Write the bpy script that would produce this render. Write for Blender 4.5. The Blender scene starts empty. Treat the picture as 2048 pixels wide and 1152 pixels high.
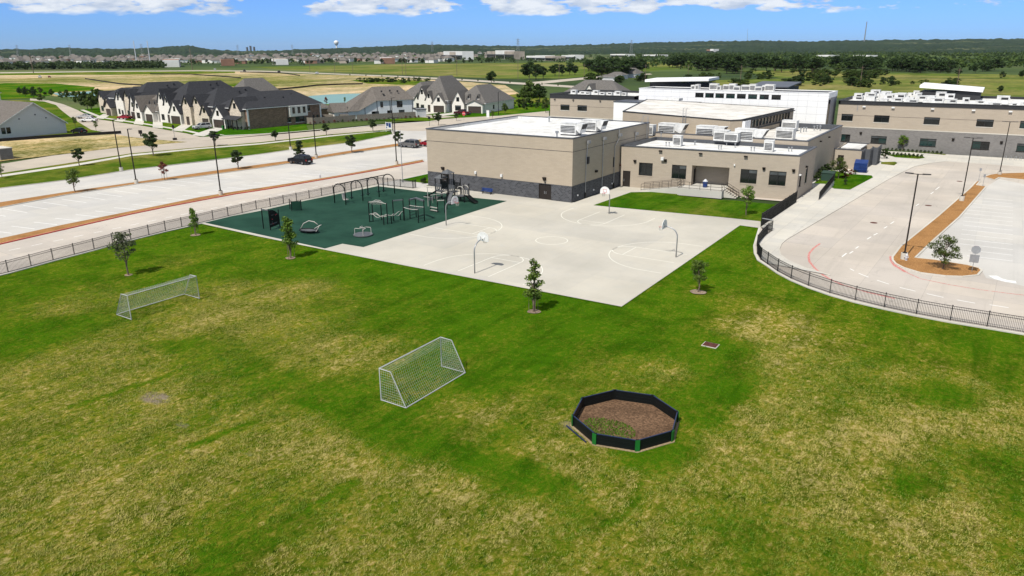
import bpy, math, random
import numpy as np
from mathutils import Vector, Matrix
R_ = math.radians
rng = random.Random(7)
scene = bpy.context.scene
col = scene.collection

# ------------------------------------------------------------------ camera
F, PITCH, ROLL, YAW, CH = 1455.0, R_(18.2), R_(.33), R_(33.3), 21.0   # focal in px of a 2048 wide picture, camera height in m
_c, _s = math.cos(YAW), math.sin(YAW)
_fw = Vector((-_s*math.cos(PITCH), _c*math.cos(PITCH), -math.sin(PITCH)))
_rt = Vector((_c, _s, 0)); _dn = _fw.cross(_rt)
_r2 = _rt*math.cos(ROLL) + _dn*math.sin(ROLL); _d2 = _dn*math.cos(ROLL) - _rt*math.sin(ROLL)
cam = bpy.data.cameras.new('camera'); camo = bpy.data.objects.new('camera', cam); col.objects.link(camo)
cam.sensor_width = 36; cam.lens = F/2048*36; cam.clip_end = 60000; cam.clip_start = .5
m3 = Matrix((_r2, -_d2, -_fw)).transposed()
camo.matrix_world = Matrix.Translation((0, 0, CH)) @ m3.to_4x4()
scene.camera = camo

# ------------------------------------------------------------------ sky, sun, exposure
SUN_EL, SUN_FROM = R_(54), Vector((-.05, -1, 0)).normalized()     # the sun stands over the near side of the field
world = bpy.data.worlds.new('World'); scene.world = world; world.use_nodes = True
wn, wl = world.node_tree.nodes, world.node_tree.links
wn.clear()
def W(t, **k):
    n = wn.new(t)
    for a, b in k.items(): setattr(n, a, b)
    return n
def wmath(op, a, b=None, c=None, clamp=False):
    n = W('ShaderNodeMath', operation=op); n.use_clamp = clamp
    for i, v in enumerate((a, b, c)):
        if v is None: continue
        if isinstance(v, (int, float)): n.inputs[i].default_value = v
        else: wl.new(v, n.inputs[i])
    return n.outputs[0]
def wramp(v, a, b):
    n = W('ShaderNodeMapRange'); n.interpolation_type = 'SMOOTHSTEP'
    wl.new(v, n.inputs[0]); n.inputs[1].default_value = a; n.inputs[2].default_value = b
    return n.outputs[0]
sky = W('ShaderNodeTexSky', sky_type='NISHITA'); sky.sun_disc = False
sky.sun_elevation = SUN_EL; sky.sun_rotation = math.atan2(SUN_FROM.x, SUN_FROM.y)
sky.air_density = 1.0; sky.dust_density = .3; sky.ozone_density = 1.6; sky.altitude = 200
hsv = W('ShaderNodeHueSaturation'); hsv.inputs['Saturation'].default_value = 1.0; hsv.inputs['Value'].default_value = 1.0
wl.new(sky.outputs[0], hsv.inputs['Color'])
tc = W('ShaderNodeTexCoord'); sx = W('ShaderNodeSeparateXYZ'); wl.new(tc.outputs['Generated'], sx.inputs[0])
zc = wmath('MAXIMUM', sx.outputs[2], -.02)
den = wmath('ADD', zc, .25)
cx = wmath('DIVIDE', sx.outputs[0], den); cy = wmath('DIVIDE', sx.outputs[1], den)
cv = W('ShaderNodeCombineXYZ'); wl.new(cx, cv.inputs[0]); wl.new(cy, cv.inputs[1]); cv.inputs[2].default_value = 4.4
nz = W('ShaderNodeTexNoise'); nz.inputs['Scale'].default_value = 3.3; nz.inputs['Detail'].default_value = 10; nz.inputs['Roughness'].default_value = .58
wl.new(cv.outputs[0], nz.inputs['Vector'])
cmask = wramp(nz.outputs[0], .47, .53)
n2 = W('ShaderNodeTexNoise'); n2.inputs['Scale'].default_value = 7; n2.inputs['Detail'].default_value = 7
wl.new(cv.outputs[0], n2.inputs['Vector'])
low = wramp(wmath('ADD', sx.outputs[2], wmath('MULTIPLY', wmath('SUBTRACT', n2.outputs[0], .5), .022)), .0395, .0455)            # the cloud deck starts a little above the horizon
cmask = wmath('MULTIPLY', cmask, low)
shade = wmath('ADD', wmath('MULTIPLY', nz.outputs[0], 1.1), wmath('MULTIPLY', n2.outputs[0], .6))
cr = W('ShaderNodeValToRGB'); wl.new(shade, cr.inputs[0])
cr.color_ramp.elements[0].position = .74; cr.color_ramp.elements[0].color = (7.0, 8.8, 12.0, 1)
cr.color_ramp.elements[1].position = 1.0; cr.color_ramp.elements[1].color = (15.9, 16.5, 17.2, 1)
tint = W('ShaderNodeMix', data_type='RGBA'); tint.blend_type = 'MULTIPLY'
wl.new(wmath('SUBTRACT', 1, wramp(sx.outputs[2], -.02, .5)), tint.inputs[0]); wl.new(hsv.outputs[0], tint.inputs[6]); tint.inputs[7].default_value = (.66, 1.29, 2.95, 1)   # clear blue air, less yellow at the rim
mx = W('ShaderNodeMix', data_type='RGBA'); wl.new(wmath('MULTIPLY', cmask, .92), mx.inputs[0])
wl.new(tint.outputs[2], mx.inputs[6]); wl.new(cr.outputs[0], mx.inputs[7])
bg = W('ShaderNodeBackground'); bg.inputs[1].default_value = .056; wl.new(mx.outputs[2], bg.inputs[0])
wo = W('ShaderNodeOutputWorld'); wl.new(bg.outputs[0], wo.inputs[0])
sun = bpy.data.lights.new('sun', 'SUN'); sun.energy = 5.0; sun.angle = R_(.53); sun.color = (1, .95, .87)
suno = bpy.data.objects.new('sun', sun); col.objects.link(suno)
sd = Vector((SUN_FROM.x*math.cos(SUN_EL), SUN_FROM.y*math.cos(SUN_EL), math.sin(SUN_EL)))
suno.rotation_euler = sd.to_track_quat('Z', 'Y').to_euler(); suno.location = (0, 0, 60)
vs = scene.view_settings; vs.view_transform = 'Standard'; vs.look = 'None'; vs.exposure = 0.0; vs.gamma = 1
try: vs.use_curve_mapping = False
except Exception: pass
scene.render.engine = 'CYCLES'
scene.cycles.max_bounces = 5; scene.cycles.diffuse_bounces = 2; scene.cycles.glossy_bounces = 2; scene.cycles.transparent_max_bounces = 8

# ------------------------------------------------------------------ helpers
def g(x, y, z=0.):
    """survey: the point at height z that stands at photo pixel x, y (2048 px wide photo)"""
    d = _r2*(x-1024) + _d2*(y-576) + _fw*F
    t = (z-CH)/d.z
    return Vector((d.x*t, d.y*t, z))
def hz(bx, by, ty):
    """height of an upright thing standing at pixel bx,by whose top shows at row ty"""
    p = g(bx, by); lo, hi = 0., 40.
    for _ in range(40):
        m = (lo+hi)/2; q = Vector((p.x, p.y, m-CH))
        yy = q.dot(_d2)/q.dot(_fw)*F + 576
        if yy > ty: lo = m
        else: hi = m
    return lo
def P2(q): return g(*q) if isinstance(q, tuple) else q
def V(x, y, z=0.): return Vector((x, y, z))
def poly(*pts): return [P2(q) for q in pts]

class MB:
    def __init__(s): s.v = []; s.f = []; s.m = []
    def add(s, vs_, fs, m=0):
        o = len(s.v); s.v += [tuple(q) for q in vs_]
        for f in fs: s.f.append([i+o for i in f]); s.m.append(m)
        return s
    def box(s, x0, x1, y0, y1, z0, z1, m=0):
        return s.add([(x0,y0,z0),(x1,y0,z0),(x1,y1,z0),(x0,y1,z0),(x0,y0,z1),(x1,y0,z1),(x1,y1,z1),(x0,y1,z1)],
                     [(3,2,1,0),(4,5,6,7),(0,1,5,4),(1,2,6,5),(2,3,7,6),(3,0,4,7)], m)
    def hexa(s, b, t, m=0):
        """a box from 4 bottom and 4 top points"""
        return s.add(list(b)+list(t), [(3,2,1,0),(4,5,6,7),(0,1,5,4),(1,2,6,5),(2,3,7,6),(3,0,4,7)], m)
    def prism(s, pl, z0, z1, m=0, bottom=False):
        n = len(pl); a = [(p[0],p[1],z0) for p in pl]; b = [(p[0],p[1],z1) for p in pl]
        ar = sum(pl[i][0]*pl[(i+1)%n][1]-pl[(i+1)%n][0]*pl[i][1] for i in range(n))
        if ar < 0: a.reverse(); b.reverse()
        fs = [tuple(range(n, 2*n))] + [(i, (i+1)%n, n+(i+1)%n, n+i) for i in range(n)]
        if bottom: fs.append(tuple(range(n-1, -1, -1)))
        return s.add(a+b, fs, m)
    def sheet(s, pl, z, m=0):
        n = len(pl); ar = sum(pl[i][0]*pl[(i+1)%n][1]-pl[(i+1)%n][0]*pl[i][1] for i in range(n))
        q = list(pl) if ar > 0 else list(reversed(pl))
        return s.add([(p[0],p[1],z) for p in q], [tuple(range(n))], m)
    def quad(s, a, b, c, d, m=0): return s.add([a,b,c,d], [(0,1,2,3)], m)
    def bar(s, p0, p1, w, h=None, m=0, up=(0,0,1)):
        """a beam of rectangular section between two points"""
        h = h or w; p0, p1 = Vector(p0), Vector(p1); d = (p1-p0).normalized(); u = Vector(up)
        if abs(d.dot(u)) > .95: u = Vector((1,0,0))
        r = d.cross(u).normalized()*w/2; q = r.cross(d).normalized()*h/2
        return s.hexa([p0-r-q, p0+r-q, p1+r-q, p1-r-q], [p0-r+q, p0+r+q, p1+r+q, p1-r+q], m)
    def tube(s, path, r, n=6, m=0, closed=False, cap=True):
        path = [Vector(p) for p in path]; k = len(path); o = len(s.v); rs = r if isinstance(r, (list, tuple)) else [r]*k
        prev = None
        for i, p in enumerate(path):
            if closed: d = path[(i+1)%k]-path[i-1]
            else: d = path[min(i+1,k-1)]-path[max(i-1,0)]
            d.normalize()
            if prev is None:
                u = Vector((0,0,1)) if abs(d.z) < .9 else Vector((1,0,0)); a = d.cross(u).normalized()
            else: a = (prev - d*prev.dot(d)).normalized()
            prev = a; b = d.cross(a)
            for j in range(n):
                t = 2*math.pi*j/n; s.v.append(tuple(p + (a*math.cos(t)+b*math.sin(t))*rs[i]))
        for i in range(k if closed else k-1):
            i2 = (i+1)%k
            for j in range(n):
                s.f.append([o+i*n+j, o+i*n+(j+1)%n, o+i2*n+(j+1)%n, o+i2*n+j]); s.m.append(m)
        if cap and not closed:
            s.f.append([o+j for j in range(n-1,-1,-1)]); s.m.append(m)
            s.f.append([o+(k-1)*n+j for j in range(n)]); s.m.append(m)
        return s
    def cyl(s, c, r, z0, z1, n=16, m=0, r1=None):
        return s.tube([(c[0],c[1],z0),(c[0],c[1],z1)], [r, r if r1 is None else r1], n, m)
    def ring(s, c, r0, r1, z, n=48, a0=0, a1=2*math.pi, m=0):
        full = abs(a1-a0) > 6.28; k = n if full else n+1; o = len(s.v)
        for i in range(k):
            t = a0+(a1-a0)*i/n
            for r in (r0, r1): s.v.append((c[0]+r*math.cos(t), c[1]+r*math.sin(t), z))
        for i in range(n):
            j = (i+1)%k; s.f.append([o+2*i, o+2*i+1, o+2*j+1, o+2*j]); s.m.append(m)
        return s
    def mesh(s, name, mats, smooth=False):
        me = bpy.data.meshes.new(name); me.from_pydata(s.v, [], s.f)
        mats = mats if isinstance(mats, (list, tuple)) else [mats]
        for q in mats: me.materials.append(q)
        if len(mats) > 1: me.polygons.foreach_set('material_index', s.m)
        if smooth: me.polygons.foreach_set('use_smooth', [True]*len(me.polygons))
        me.update(); return me
    def build(s, name, mats, parent=None, loc=None, rz=0, smooth=False):
        return link(name, s.mesh(name, mats, smooth), parent, loc, rz)
def link(name, me, parent=None, loc=None, rz=0, scale=None):
    o = bpy.data.objects.new(name, me); col.objects.link(o)
    if parent is not None: o.parent = parent
    if loc is not None: o.location = loc
    if rz: o.rotation_euler = (0, 0, rz)
    if scale is not None: o.scale = scale if isinstance(scale, (tuple, list)) else (scale,)*3
    return o
def tag(o, label, cat, group=None):
    o['label'] = label; o['category'] = cat
    if group: o['group'] = group
    return o
def thing(name, label, cat, loc=(0,0,0), rz=0, group=None, scale=None):
    o = link(name, None, None, loc, rz, scale); o.empty_display_size = .3
    return tag(o, label, cat, group)
def struct(o): o['kind'] = 'structure'; return o
def stuff(o): o['kind'] = 'stuff'; return o
def copy_tree(o, parent=None, loc=None, rz=None, label=None, scale=None):
    c = o.copy(); col.objects.link(c); c.parent = parent
    if loc is not None: c.location = loc
    if rz is not None: c.rotation_euler = (0, 0, rz)
    if scale is not None: c.scale = scale if isinstance(scale, (tuple, list)) else (scale,)*3
    if label: c['label'] = label
    for ch in kids.get(o.name, []) if o.name in kids else list(o.children): copy_tree(ch, c)
    return c
kids = {}

# ------------------------------------------------------------------ materials
class N:
    def __init__(s, name, rough=.8, spec=.3):
        s.mat = bpy.data.materials.new(name); s.mat.use_nodes = True
        s.n, s.l = s.mat.node_tree.nodes, s.mat.node_tree.links
        s.b = s.n['Principled BSDF']; s.b.inputs['Roughness'].default_value = rough
        s.b.inputs['Specular IOR Level'].default_value = spec
        s.geo = None
    def pos(s):
        if s.geo is None: s.geo = s.n.new('ShaderNodeNewGeometry')
        return s.geo.outputs['Position']
    def val(s, sock, v):
        if isinstance(v, (int, float)): sock.default_value = v
        elif isinstance(v, tuple): sock.default_value = (*v, 1) if len(v) == 3 and sock.type == 'RGBA' else v
        else: s.l.new(v, sock)
    def math(s, op, a, b=None, clamp=False):
        n = s.n.new('ShaderNodeMath'); n.operation = op; n.use_clamp = clamp
        s.val(n.inputs[0], a)
        if b is not None: s.val(n.inputs[1], b)
        return n.outputs[0]
    def mapping(s, vec, scale=(1,1,1), rot=(0,0,0), loc=(0,0,0)):
        n = s.n.new('ShaderNodeMapping'); s.l.new(vec, n.inputs[0])
        n.inputs['Scale'].default_value = scale; n.inputs['Rotation'].default_value = rot; n.inputs['Location'].default_value = loc
        return n.outputs[0]
    def noise(s, scale, detail=4, rough=.55, vec=None, dist=0):
        n = s.n.new('ShaderNodeTexNoise'); s.l.new(vec if vec is not None else s.pos(), n.inputs['Vector'])
        n.inputs['Scale'].default_value = scale; n.inputs['Detail'].default_value = detail; n.inputs['Roughness'].default_value = rough
        n.inputs['Distortion'].default_value = dist
        return n.outputs[0]
    def ramp(s, v, a, b, smooth=True):
        n = s.n.new('ShaderNodeMapRange'); n.interpolation_type = 'SMOOTHSTEP' if smooth else 'LINEAR'
        s.val(n.inputs[0], v); n.inputs[1].default_value = a; n.inputs[2].default_value = b
        return n.outputs[0]
    def mix(s, f, a, b, mode='MIX'):
        n = s.n.new('ShaderNodeMix'); n.data_type = 'RGBA'; n.blend_type = mode
        s.val(n.inputs[0], f); s.val(n.inputs[6], a); s.val(n.inputs[7], b); return n.outputs[2]
    def bump(s, h, strength=.3, dist=.05):
        n = s.n.new('ShaderNodeBump'); n.inputs['Strength'].default_value = strength; n.inputs['Distance'].default_value = dist
        s.l.new(h, n.inputs['Height']); s.l.new(n.outputs[0], s.b.inputs['Normal'])
    def color(s, c): s.val(s.b.inputs['Base Color'], c); return s.mat
def plain(name, c, rough=.6, metal=0, spec=.35, var=.12, scale=2.5):
    m = N(name, rough, spec); m.b.inputs['Metallic'].default_value = metal
    if var:
        d = tuple(max(0, q*(1-var)) for q in c); u = tuple(q*(1+var*.6) for q in c)
        m.color(m.mix(m.ramp(m.noise(scale, 5, .6), .3, .7), d, u))
    else: m.color(c)
    return m.mat
M = {}
M['black_metal'] = plain('black_metal', (.008,.008,.009), .45, 0, .25)
M['bronze_metal'] = plain('bronze_metal', (.018,.014,.011), .5, 0, .25)
M['galv'] = plain('galvanised_steel', (.36,.37,.38), .42, .6)
M['white_paint'] = plain('white_paint', (.72,.72,.70), .5)
M['grey_paint'] = plain('grey_paint', (.28,.29,.30), .5)
M['red_paint'] = plain('red_paint', (.5,.06,.07), .55)
M['glass'] = plain('window_glass', (.008,.011,.012), .08, 0, .5, 0)
M['glass_teal_reflection'] = plain('window_glass_teal_reflection', (.010,.032,.030), .08, 0, .5, .3, .5); M['glass_blind'] = plain('blinds_behind_glass', (.075,.085,.088), .15, 0, .5, .25, .8)  # teal base colour paints a reflection into some of the panes
M['frame'] = plain('dark_window_frame', (.022,.021,.02), .45)
M['door_brown'] = plain('brown_door', (.026,.021,.018), .6, 0, .2)
M['coping'] = plain('grey_coping', (.075,.08,.09), .45)
M['dark_band'] = plain('charcoal_parapet', (.028,.029,.031), .6)
M['white_unit'] = plain('white_sheet_metal', (.66,.66,.64), .5, 0, .35, .2, 1.2)
M['dark_louvre'] = plain('dark_louvre', (.03,.03,.032), .6)
M['green_post'] = plain('green_plastic', (.010,.13,.02), .45)
M['blue_rail'] = plain('blue_plastic', (.014,.024,.07), .4)
M['blue_metal'] = plain('blue_enamel', (.012,.04,.17), .45, 0, .35, .3, 1.5)
M['play_black'] = plain('black_powder_coat', (.006,.008,.008), .45, 0, .2)
M['play_grey'] = plain('grey_plastic', (.10,.105,.11), .5)
M['play_white'] = plain('pale_powder_coat', (.40,.38,.34), .45)
M['rubber_black'] = plain('rubber_black', (.013,.013,.013), .8)
M['hydrant'] = plain('hydrant_paint', (.55,.56,.58), .4)
M['silt'] = plain('silt_fabric', (.015,.014,.013), .9)
M['transformer'] = plain('transformer_green', (.03,.06,.045), .5)
M['rust'] = plain('rusty_grate', (.11,.04,.03), .8, 0, .2, .35, 4)
M['net'] = plain('net_cord', (.38,.40,.37), .8, 0, .2, 0)

def concrete(name, c, stain=.22, joint=None, tint=None, jrot=0, joint_dark=.78, wear=.22):
    m = N(name, .88, .18)
    big = m.noise(.09, 5, .6); mid = m.noise(.6, 6, .65); fine = m.noise(9, 4, .7)
    dark = tuple(q*(1-stain) for q in c); lite = tuple(min(.8, q*1.06) for q in c)
    k = m.mix(m.ramp(big, .3, .7), dark, lite)
    k = m.mix(m.math('MULTIPLY', m.ramp(mid, .5, .75), .35), k, tint or tuple(q*.86 for q in c))
    k = m.mix(m.math('MULTIPLY', m.ramp(fine, .45, .7), .10), k, tuple(q*.8 for q in c))
    # worn streaks, drawn out along the driving direction
    st = m.noise(1.0, 6, .7, m.mapping(m.pos(), (.9, .05, 1), (0,0,jrot)))
    k = m.mix(m.math('MULTIPLY', m.ramp(st, .5, .75), wear), k, tuple(q*.72 for q in c))
    sp = m.noise(.45, 3, .4); k = m.mix(m.math('MULTIPLY', m.ramp(m.math('MULTIPLY', sp, m.noise(2.2, 4, .7)), .36, .46), wear*1.6), k, tuple(q*.6 for q in c))
    if joint:
        br = m.n.new('ShaderNodeTexBrick'); m.l.new(m.mapping(m.pos(), (1,1,1), (0,0,jrot)), br.inputs['Vector'])
        br.offset = 0; br.inputs['Scale'].default_value = 1
        br.inputs['Brick Width'].default_value = joint; br.inputs['Row Height'].default_value = joint
        br.inputs['Mortar Size'].default_value = .022; br.inputs['Mortar Smooth'].default_value = .3
        br.inputs['Color1'].default_value = (.93,.935,.95,1); br.inputs['Color2'].default_value = (1.03,1.02,1.0,1); br.inputs['Mortar'].default_value = (joint_dark,)*3+(1,)
        k = m.mix(1.0, k, br.outputs[0], 'MULTIPLY')
    m.color(k); m.bump(fine, .15, .01); return m.mat
M['court'] = concrete('court_concrete', (.50,.472,.405), .14, 6.1, (.42,.425,.41), 0, .9, .16)
M['lot'] = concrete('lot_concrete', (.525,.505,.465), .1, 4.6, None, 0, .86, .26)
M['drive'] = concrete('drive_concrete', (.505,.455,.395), .16, 5.2, (.42,.38,.33), .03, .74, .4)
M['street'] = concrete('street_concrete', (.46,.405,.33), .12, 4.6)
M['walk'] = concrete('walk_concrete', (.55,.525,.465), .12, 1.8)
M['kerb'] = concrete('kerb_concrete', (.56,.53,.46), .15)
M['pad'] = concrete('pad_concrete', (.55,.53,.48), .12)

def mulch(name, a, b):
    m = N(name, .95, .1); f = m.noise(7, 6, .75); big = m.noise(.5, 4)
    k = m.mix(m.ramp(f, .3, .72), a, b); k = m.mix(m.math('MULTIPLY', m.ramp(big, .45, .7), .4), k, tuple(q*.7 for q in a))
    m.color(k); m.bump(f, .8, .06); return m.mat
M['mulch'] = mulch('bark_mulch', (.22,.105,.035), (.48,.26,.10))
M['mulch_brown'] = mulch('brown_mulch', (.20,.11,.05), (.40,.24,.12))
M['pit_dirt'] = mulch('pit_dirt', (.06,.036,.021), (.24,.145,.085))
M['bare'] = mulch('bare_earth', (.26,.21,.16), (.5,.42,.36))
def rubber():
    m = N('green_rubber', .92, .15); f = m.noise(14, 4, .7); big = m.noise(.25, 5, .6)
    k = m.mix(m.ramp(big, .3, .7), (.009,.040,.025), (.018,.064,.041)); k = m.mix(m.math('MULTIPLY', m.ramp(f, .4, .7), .3), k, (.008,.03,.02)); k = m.mix(m.math('MULTIPLY', m.ramp(m.noise(.9, 6, .7), .56, .74), .35), k, (.035,.075,.055))
    m.color(k); m.bump(f, .25, .01); return m.mat
M['rubber'] = rubber()

def grassy(name, lush, mid, dry, dead, attr=None, bias=.5, fine=1.0, tuft=.75, scale=1.0, blades=False):
    """mown grass: green, yellowed and dead straw by noise (and by the surveyed lush map of the field)"""
    m = N(name, 1, .0)
    warp = m.noise(.30*scale, 6, .65); med = m.noise(1.1*scale, 6, .65)
    t1 = m.noise(2.4*scale, 8, .75, dist=.8); t2 = m.noise(9*scale, 6, .8); t3 = m.noise(3.6*scale, 6, .72, m.mapping(m.pos(), (1,.55,1), (0,0,.12)), 1.0)
    if attr:
        a = m.n.new('ShaderNodeAttribute'); a.attribute_name = attr; base = a.outputs['Fac']
    else: base = m.ramp(m.noise(.05*scale, 4, .6), .25, .75)
    base = m.math('ADD', base, bias-.5)
    mow = m.noise(.55*scale, 4, .6, m.mapping(m.pos(), (1,.06,1), (0,0,.1)))
    v = m.math('ADD', base, m.math('MULTIPLY', m.math('SUBTRACT', warp, .5), .55))
    v = m.math('ADD', v, m.math('MULTIPLY', m.math('SUBTRACT', med, .5), .6))
    v = m.math('ADD', v, m.math('MULTIPLY', m.math('SUBTRACT', mow, .5), .55))
    v = m.math('ADD', v, m.math('MULTIPLY', m.math('SUBTRACT', t1, .5), tuft))
    v = m.math('ADD', v, m.math('MULTIPLY', m.math('SUBTRACT', t3, .5), tuft*1.6))
    cr_ = m.n.new('ShaderNodeValToRGB'); m.l.new(v, cr_.inputs[0]); e = cr_.color_ramp.elements
    e[0].position = .02; e[0].color = (*dead, 1); e[1].position = 1; e[1].color = (*lush, 1)
    q = e.new(.30); q.color = (*dry, 1); q = e.new(.62); q.color = (*mid, 1)
    k = cr_.outputs[0]
    if blades: m.color(m.mix(.5, k, m.mix(m.ramp(base, .3, .8), (.44,.38,.13), (.09,.19,.01)))); return m.mat
    # dark speckles: the shadow between tufts, painted into the grass colour
    gap_shade = m.math('MULTIPLY', m.ramp(t3, .56, .68), m.ramp(m.math('SUBTRACT', 1, base), .1, .6))
    k = m.mix(m.math('MULTIPLY', gap_shade, .8*fine), k, (.034,.040,.008))
    k = m.mix(m.math('MULTIPLY', m.ramp(t2, .55, .68), .45*fine), k, tuple(q*.5 for q in mid))
    dk = m.math('ADD', m.math('MULTIPLY', m.noise(.28*scale, 7, .7, dist=.6), .6), m.math('MULTIPLY', m.noise(.8*scale, 5, .65, m.mapping(m.pos(), (1,.12,1), (0,0,.1))), .4))
    k = m.mix(m.math('MULTIPLY', m.ramp(dk, .46, .60), .62), k, m.mix(1.0, k, (.42,.52,.45), 'MULTIPLY'))
    k = m.mix(m.math('MULTIPLY', m.ramp(dk, .52, .40), .35), k, m.mix(1.0, k, (1.45,1.18,1.2), 'MULTIPLY'))
    if attr:
        a2 = m.n.new('ShaderNodeAttribute'); a2.attribute_name = 'bare'
        bv = m.math('ADD', a2.outputs['Fac'], m.math('MULTIPLY', m.math('SUBTRACT', t1, .5), 1.1))
        k = m.mix(m.math('MULTIPLY', m.ramp(bv, .35, .75), .85), k, m.mix(m.ramp(t2, .4, .65), (.24,.185,.135), (.36,.30,.24)))
    m.color(k); m.bump(m.math('ADD', m.math('MULTIPLY', t1, 1.4), m.math('ADD', t2, t3)), 1.0, .12); return m.mat
LU, MI, DR, DE = (.056,.148,.004), (.122,.172,.010), (.238,.228,.029), (.49,.40,.15)
M['field'] = grassy('field_grass', LU, MI, DR, DE, 'lush', .57, tuft=1.4)
M['tufts'] = grassy('grass_tufts', LU, MI, DR, DE, 'lush', .57, tuft=1.4, blades=True)
M['lawn'] = grassy('lawn_grass', (.035,.12,.004), (.075,.15,.008), (.15,.175,.022), (.26,.24,.08), None, .78, .7, .45)
M['verge'] = grassy('verge_grass', (.05,.12,.008), (.10,.15,.016), (.17,.18,.03), (.3,.26,.10), None, .6, .7, .55)
M['meadow'] = grassy('meadow_grass', (.075,.125,.022), (.115,.155,.032), (.18,.18,.055), (.25,.22,.09), None, .5, .35, .45, .1)
M['drylot'] = grassy('dry_lot_grass', (.08,.10,.018), (.19,.175,.05), (.42,.335,.155), (.56,.45,.26), None, .22, .6, 1.3, .35)
M['dirt'] = grassy('graded_earth', (.08,.115,.02), (.20,.20,.06), (.40,.32,.17), (.56,.44,.28), None, .32, .5, .9, .1)
def base_ground():
    m = N('open_country', .95, .1)
    a = m.noise(.0035, 6, .6); b = m.noise(.02, 6, .65); c = m.noise(.0016, 5, .6)
    k = m.mix(m.ramp(a, .38, .62), (.030,.052,.016), (.085,.125,.028))
    k = m.mix(m.math('MULTIPLY', m.ramp(b, .5, .66), .6), k, (.022,.042,.014))
    k = m.mix(m.math('MULTIPLY', m.ramp(c, .52, .66), .5), k, (.21,.19,.10))
    m.color(k); return m.mat
M['country'] = base_ground()
def forest():
    m = N('far_forest', .95, .1)
    a = m.noise(.012, 6, .7); b = m.noise(.0022, 6, .65, m.mapping(m.pos(), (.35,1,1), (0,0,.55)))
    k = m.mix(m.ramp(a, .35, .65), (.010,.024,.012), (.030,.052,.020))
    k = m.mix(m.math('MULTIPLY', m.ramp(b, .57, .66), .7), k, (.16,.17,.08))
    m.color(k); m.bump(a, 1, 12); return m.mat
M['forest'] = forest()
def water():
    m = N('pond_water', .4, .15); n = m.noise(.12, 5, .6); m.color(m.mix(n, (.15,.29,.27), (.21,.35,.32)))
    m.bump(m.noise(1.5, 4), .08, .05); return m.mat
M['water'] = water()

def masonry(name, c, mortar, w, h, var=.12, msize=.012, stain=.12, rough=.85, bumpd=.01):
    m = N(name, rough, .2)
    s = m.n.new('ShaderNodeSeparateXYZ'); m.l.new(m.pos(), s.inputs[0])
    cb = m.n.new('ShaderNodeCombineXYZ'); m.l.new(m.math('ADD', s.outputs[0], s.outputs[1]), cb.inputs[0]); m.l.new(s.outputs[2], cb.inputs[1])
    br = m.n.new('ShaderNodeTexBrick'); m.l.new(cb.outputs[0], br.inputs['Vector']); br.inputs['Scale'].default_value = 1
    br.inputs['Brick Width'].default_value = w; br.inputs['Row Height'].default_value = h; br.inputs['Mortar Size'].default_value = msize
    br.inputs['Color1'].default_value = (*[q*(1-var) for q in c], 1); br.inputs['Color2'].default_value = (*[q*(1+var) for q in c], 1)
    br.inputs['Mortar'].default_value = (*mortar, 1); br.inputs['Bias'].default_value = 0
    k = m.mix(m.math('MULTIPLY', m.ramp(m.noise(.35, 6, .6), .4, .75), stain), br.outputs[0], tuple(q*.6 for q in c))
    # rain streaks running down
    st = m.noise(1, 5, .65, m.mapping(m.pos(), (1.3, 1.3, .12)))
    k = m.mix(m.math('MULTIPLY', m.ramp(st, .55, .75), stain*.8), k, tuple(min(.75, q*1.25) for q in c))
    m.color(k); m.bump(m.math('SUBTRACT', 1, br.outputs['Fac']), .4, bumpd); return m.mat
M['tan'] = masonry('tan_block', (.41,.345,.262), (.365,.308,.235), .8, .2, .035, .010, .12)
M['tan_warm'] = masonry('warm_tan_block', (.405,.345,.272), (.36,.307,.243), .8, .2, .035, .010, .12)
M['grey_block'] = masonry('grey_split_block', (.062,.064,.070), (.125,.128,.135), .41, .205, .4, .022, .12)
M['grey_block_light'] = masonry('grey_block', (.19,.18,.17), (.235,.225,.215), .41, .205, .12, .018, .2)
M['brick_brown'] = masonry('brown_brick', (.20,.125,.085), (.28,.22,.17), .6, .2, .35, .02, .15)
M['brick_tan'] = masonry('tan_brick', (.58,.50,.395), (.5,.45,.38), .5, .18, .2, .02, .12)
M['brick_grey'] = masonry('grey_brick', (.18,.16,.145), (.28,.26,.24), .5, .18, .3, .02, .15)
M['stone_white'] = masonry('white_brick', (.72,.69,.63), (.66,.63,.58), .6, .2, .05, .015, .1)
M['siding'] = masonry('pale_siding', (.58,.59,.60), (.42,.43,.44), 6, .2, .02, .012, .06)
M['siding_white'] = masonry('white_batten_siding', (.66,.68,.69), (.5,.5,.5), .4, 9, .02, .02, .06)
M['panel'] = plain('white_metal_panel', (.84,.84,.83), .4, 0, .3, .02, .7)
M['panel_gap'] = plain('panel_joint', (.3,.3,.31), .7)
def membrane():
    m = N('white_roof_membrane', .8, .2); a = m.noise(.5, 6, .65); b = m.noise(.08, 4)
    k = m.mix(m.ramp(a, .42, .7), (.70,.70,.68), (.50,.49,.46)); k = m.mix(m.math('MULTIPLY', m.ramp(b, .45, .7), .4), k, (.56,.54,.50)); m.color(k); return m.mat
M['membrane'] = membrane()
def membrane2():
    m = N('worn_roof_membrane', .85, .2); a = m.noise(.35, 7, .7); b = m.noise(.1, 4)
    k = m.mix(m.ramp(a, .38, .68), (.70,.68,.63), (.50,.47,.42)); k = m.mix(m.math('MULTIPLY', m.ramp(b, .45, .7), .5), k, (.5,.47,.42)); m.color(k); return m.mat
M['membrane_worn'] = membrane2()
def shingle(name, c):
    m = N(name, .9, .15); a = m.noise(2.2, 5, .7); b = m.noise(.3, 4)
    k = m.mix(m.ramp(a, .3, .7), tuple(q*.72 for q in c), tuple(q*1.25 for q in c)); k = m.mix(m.math('MULTIPLY', b, .3), k, tuple(q*1.3 for q in c))
    m.color(k); m.bump(a, .5, .03); return m.mat
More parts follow.
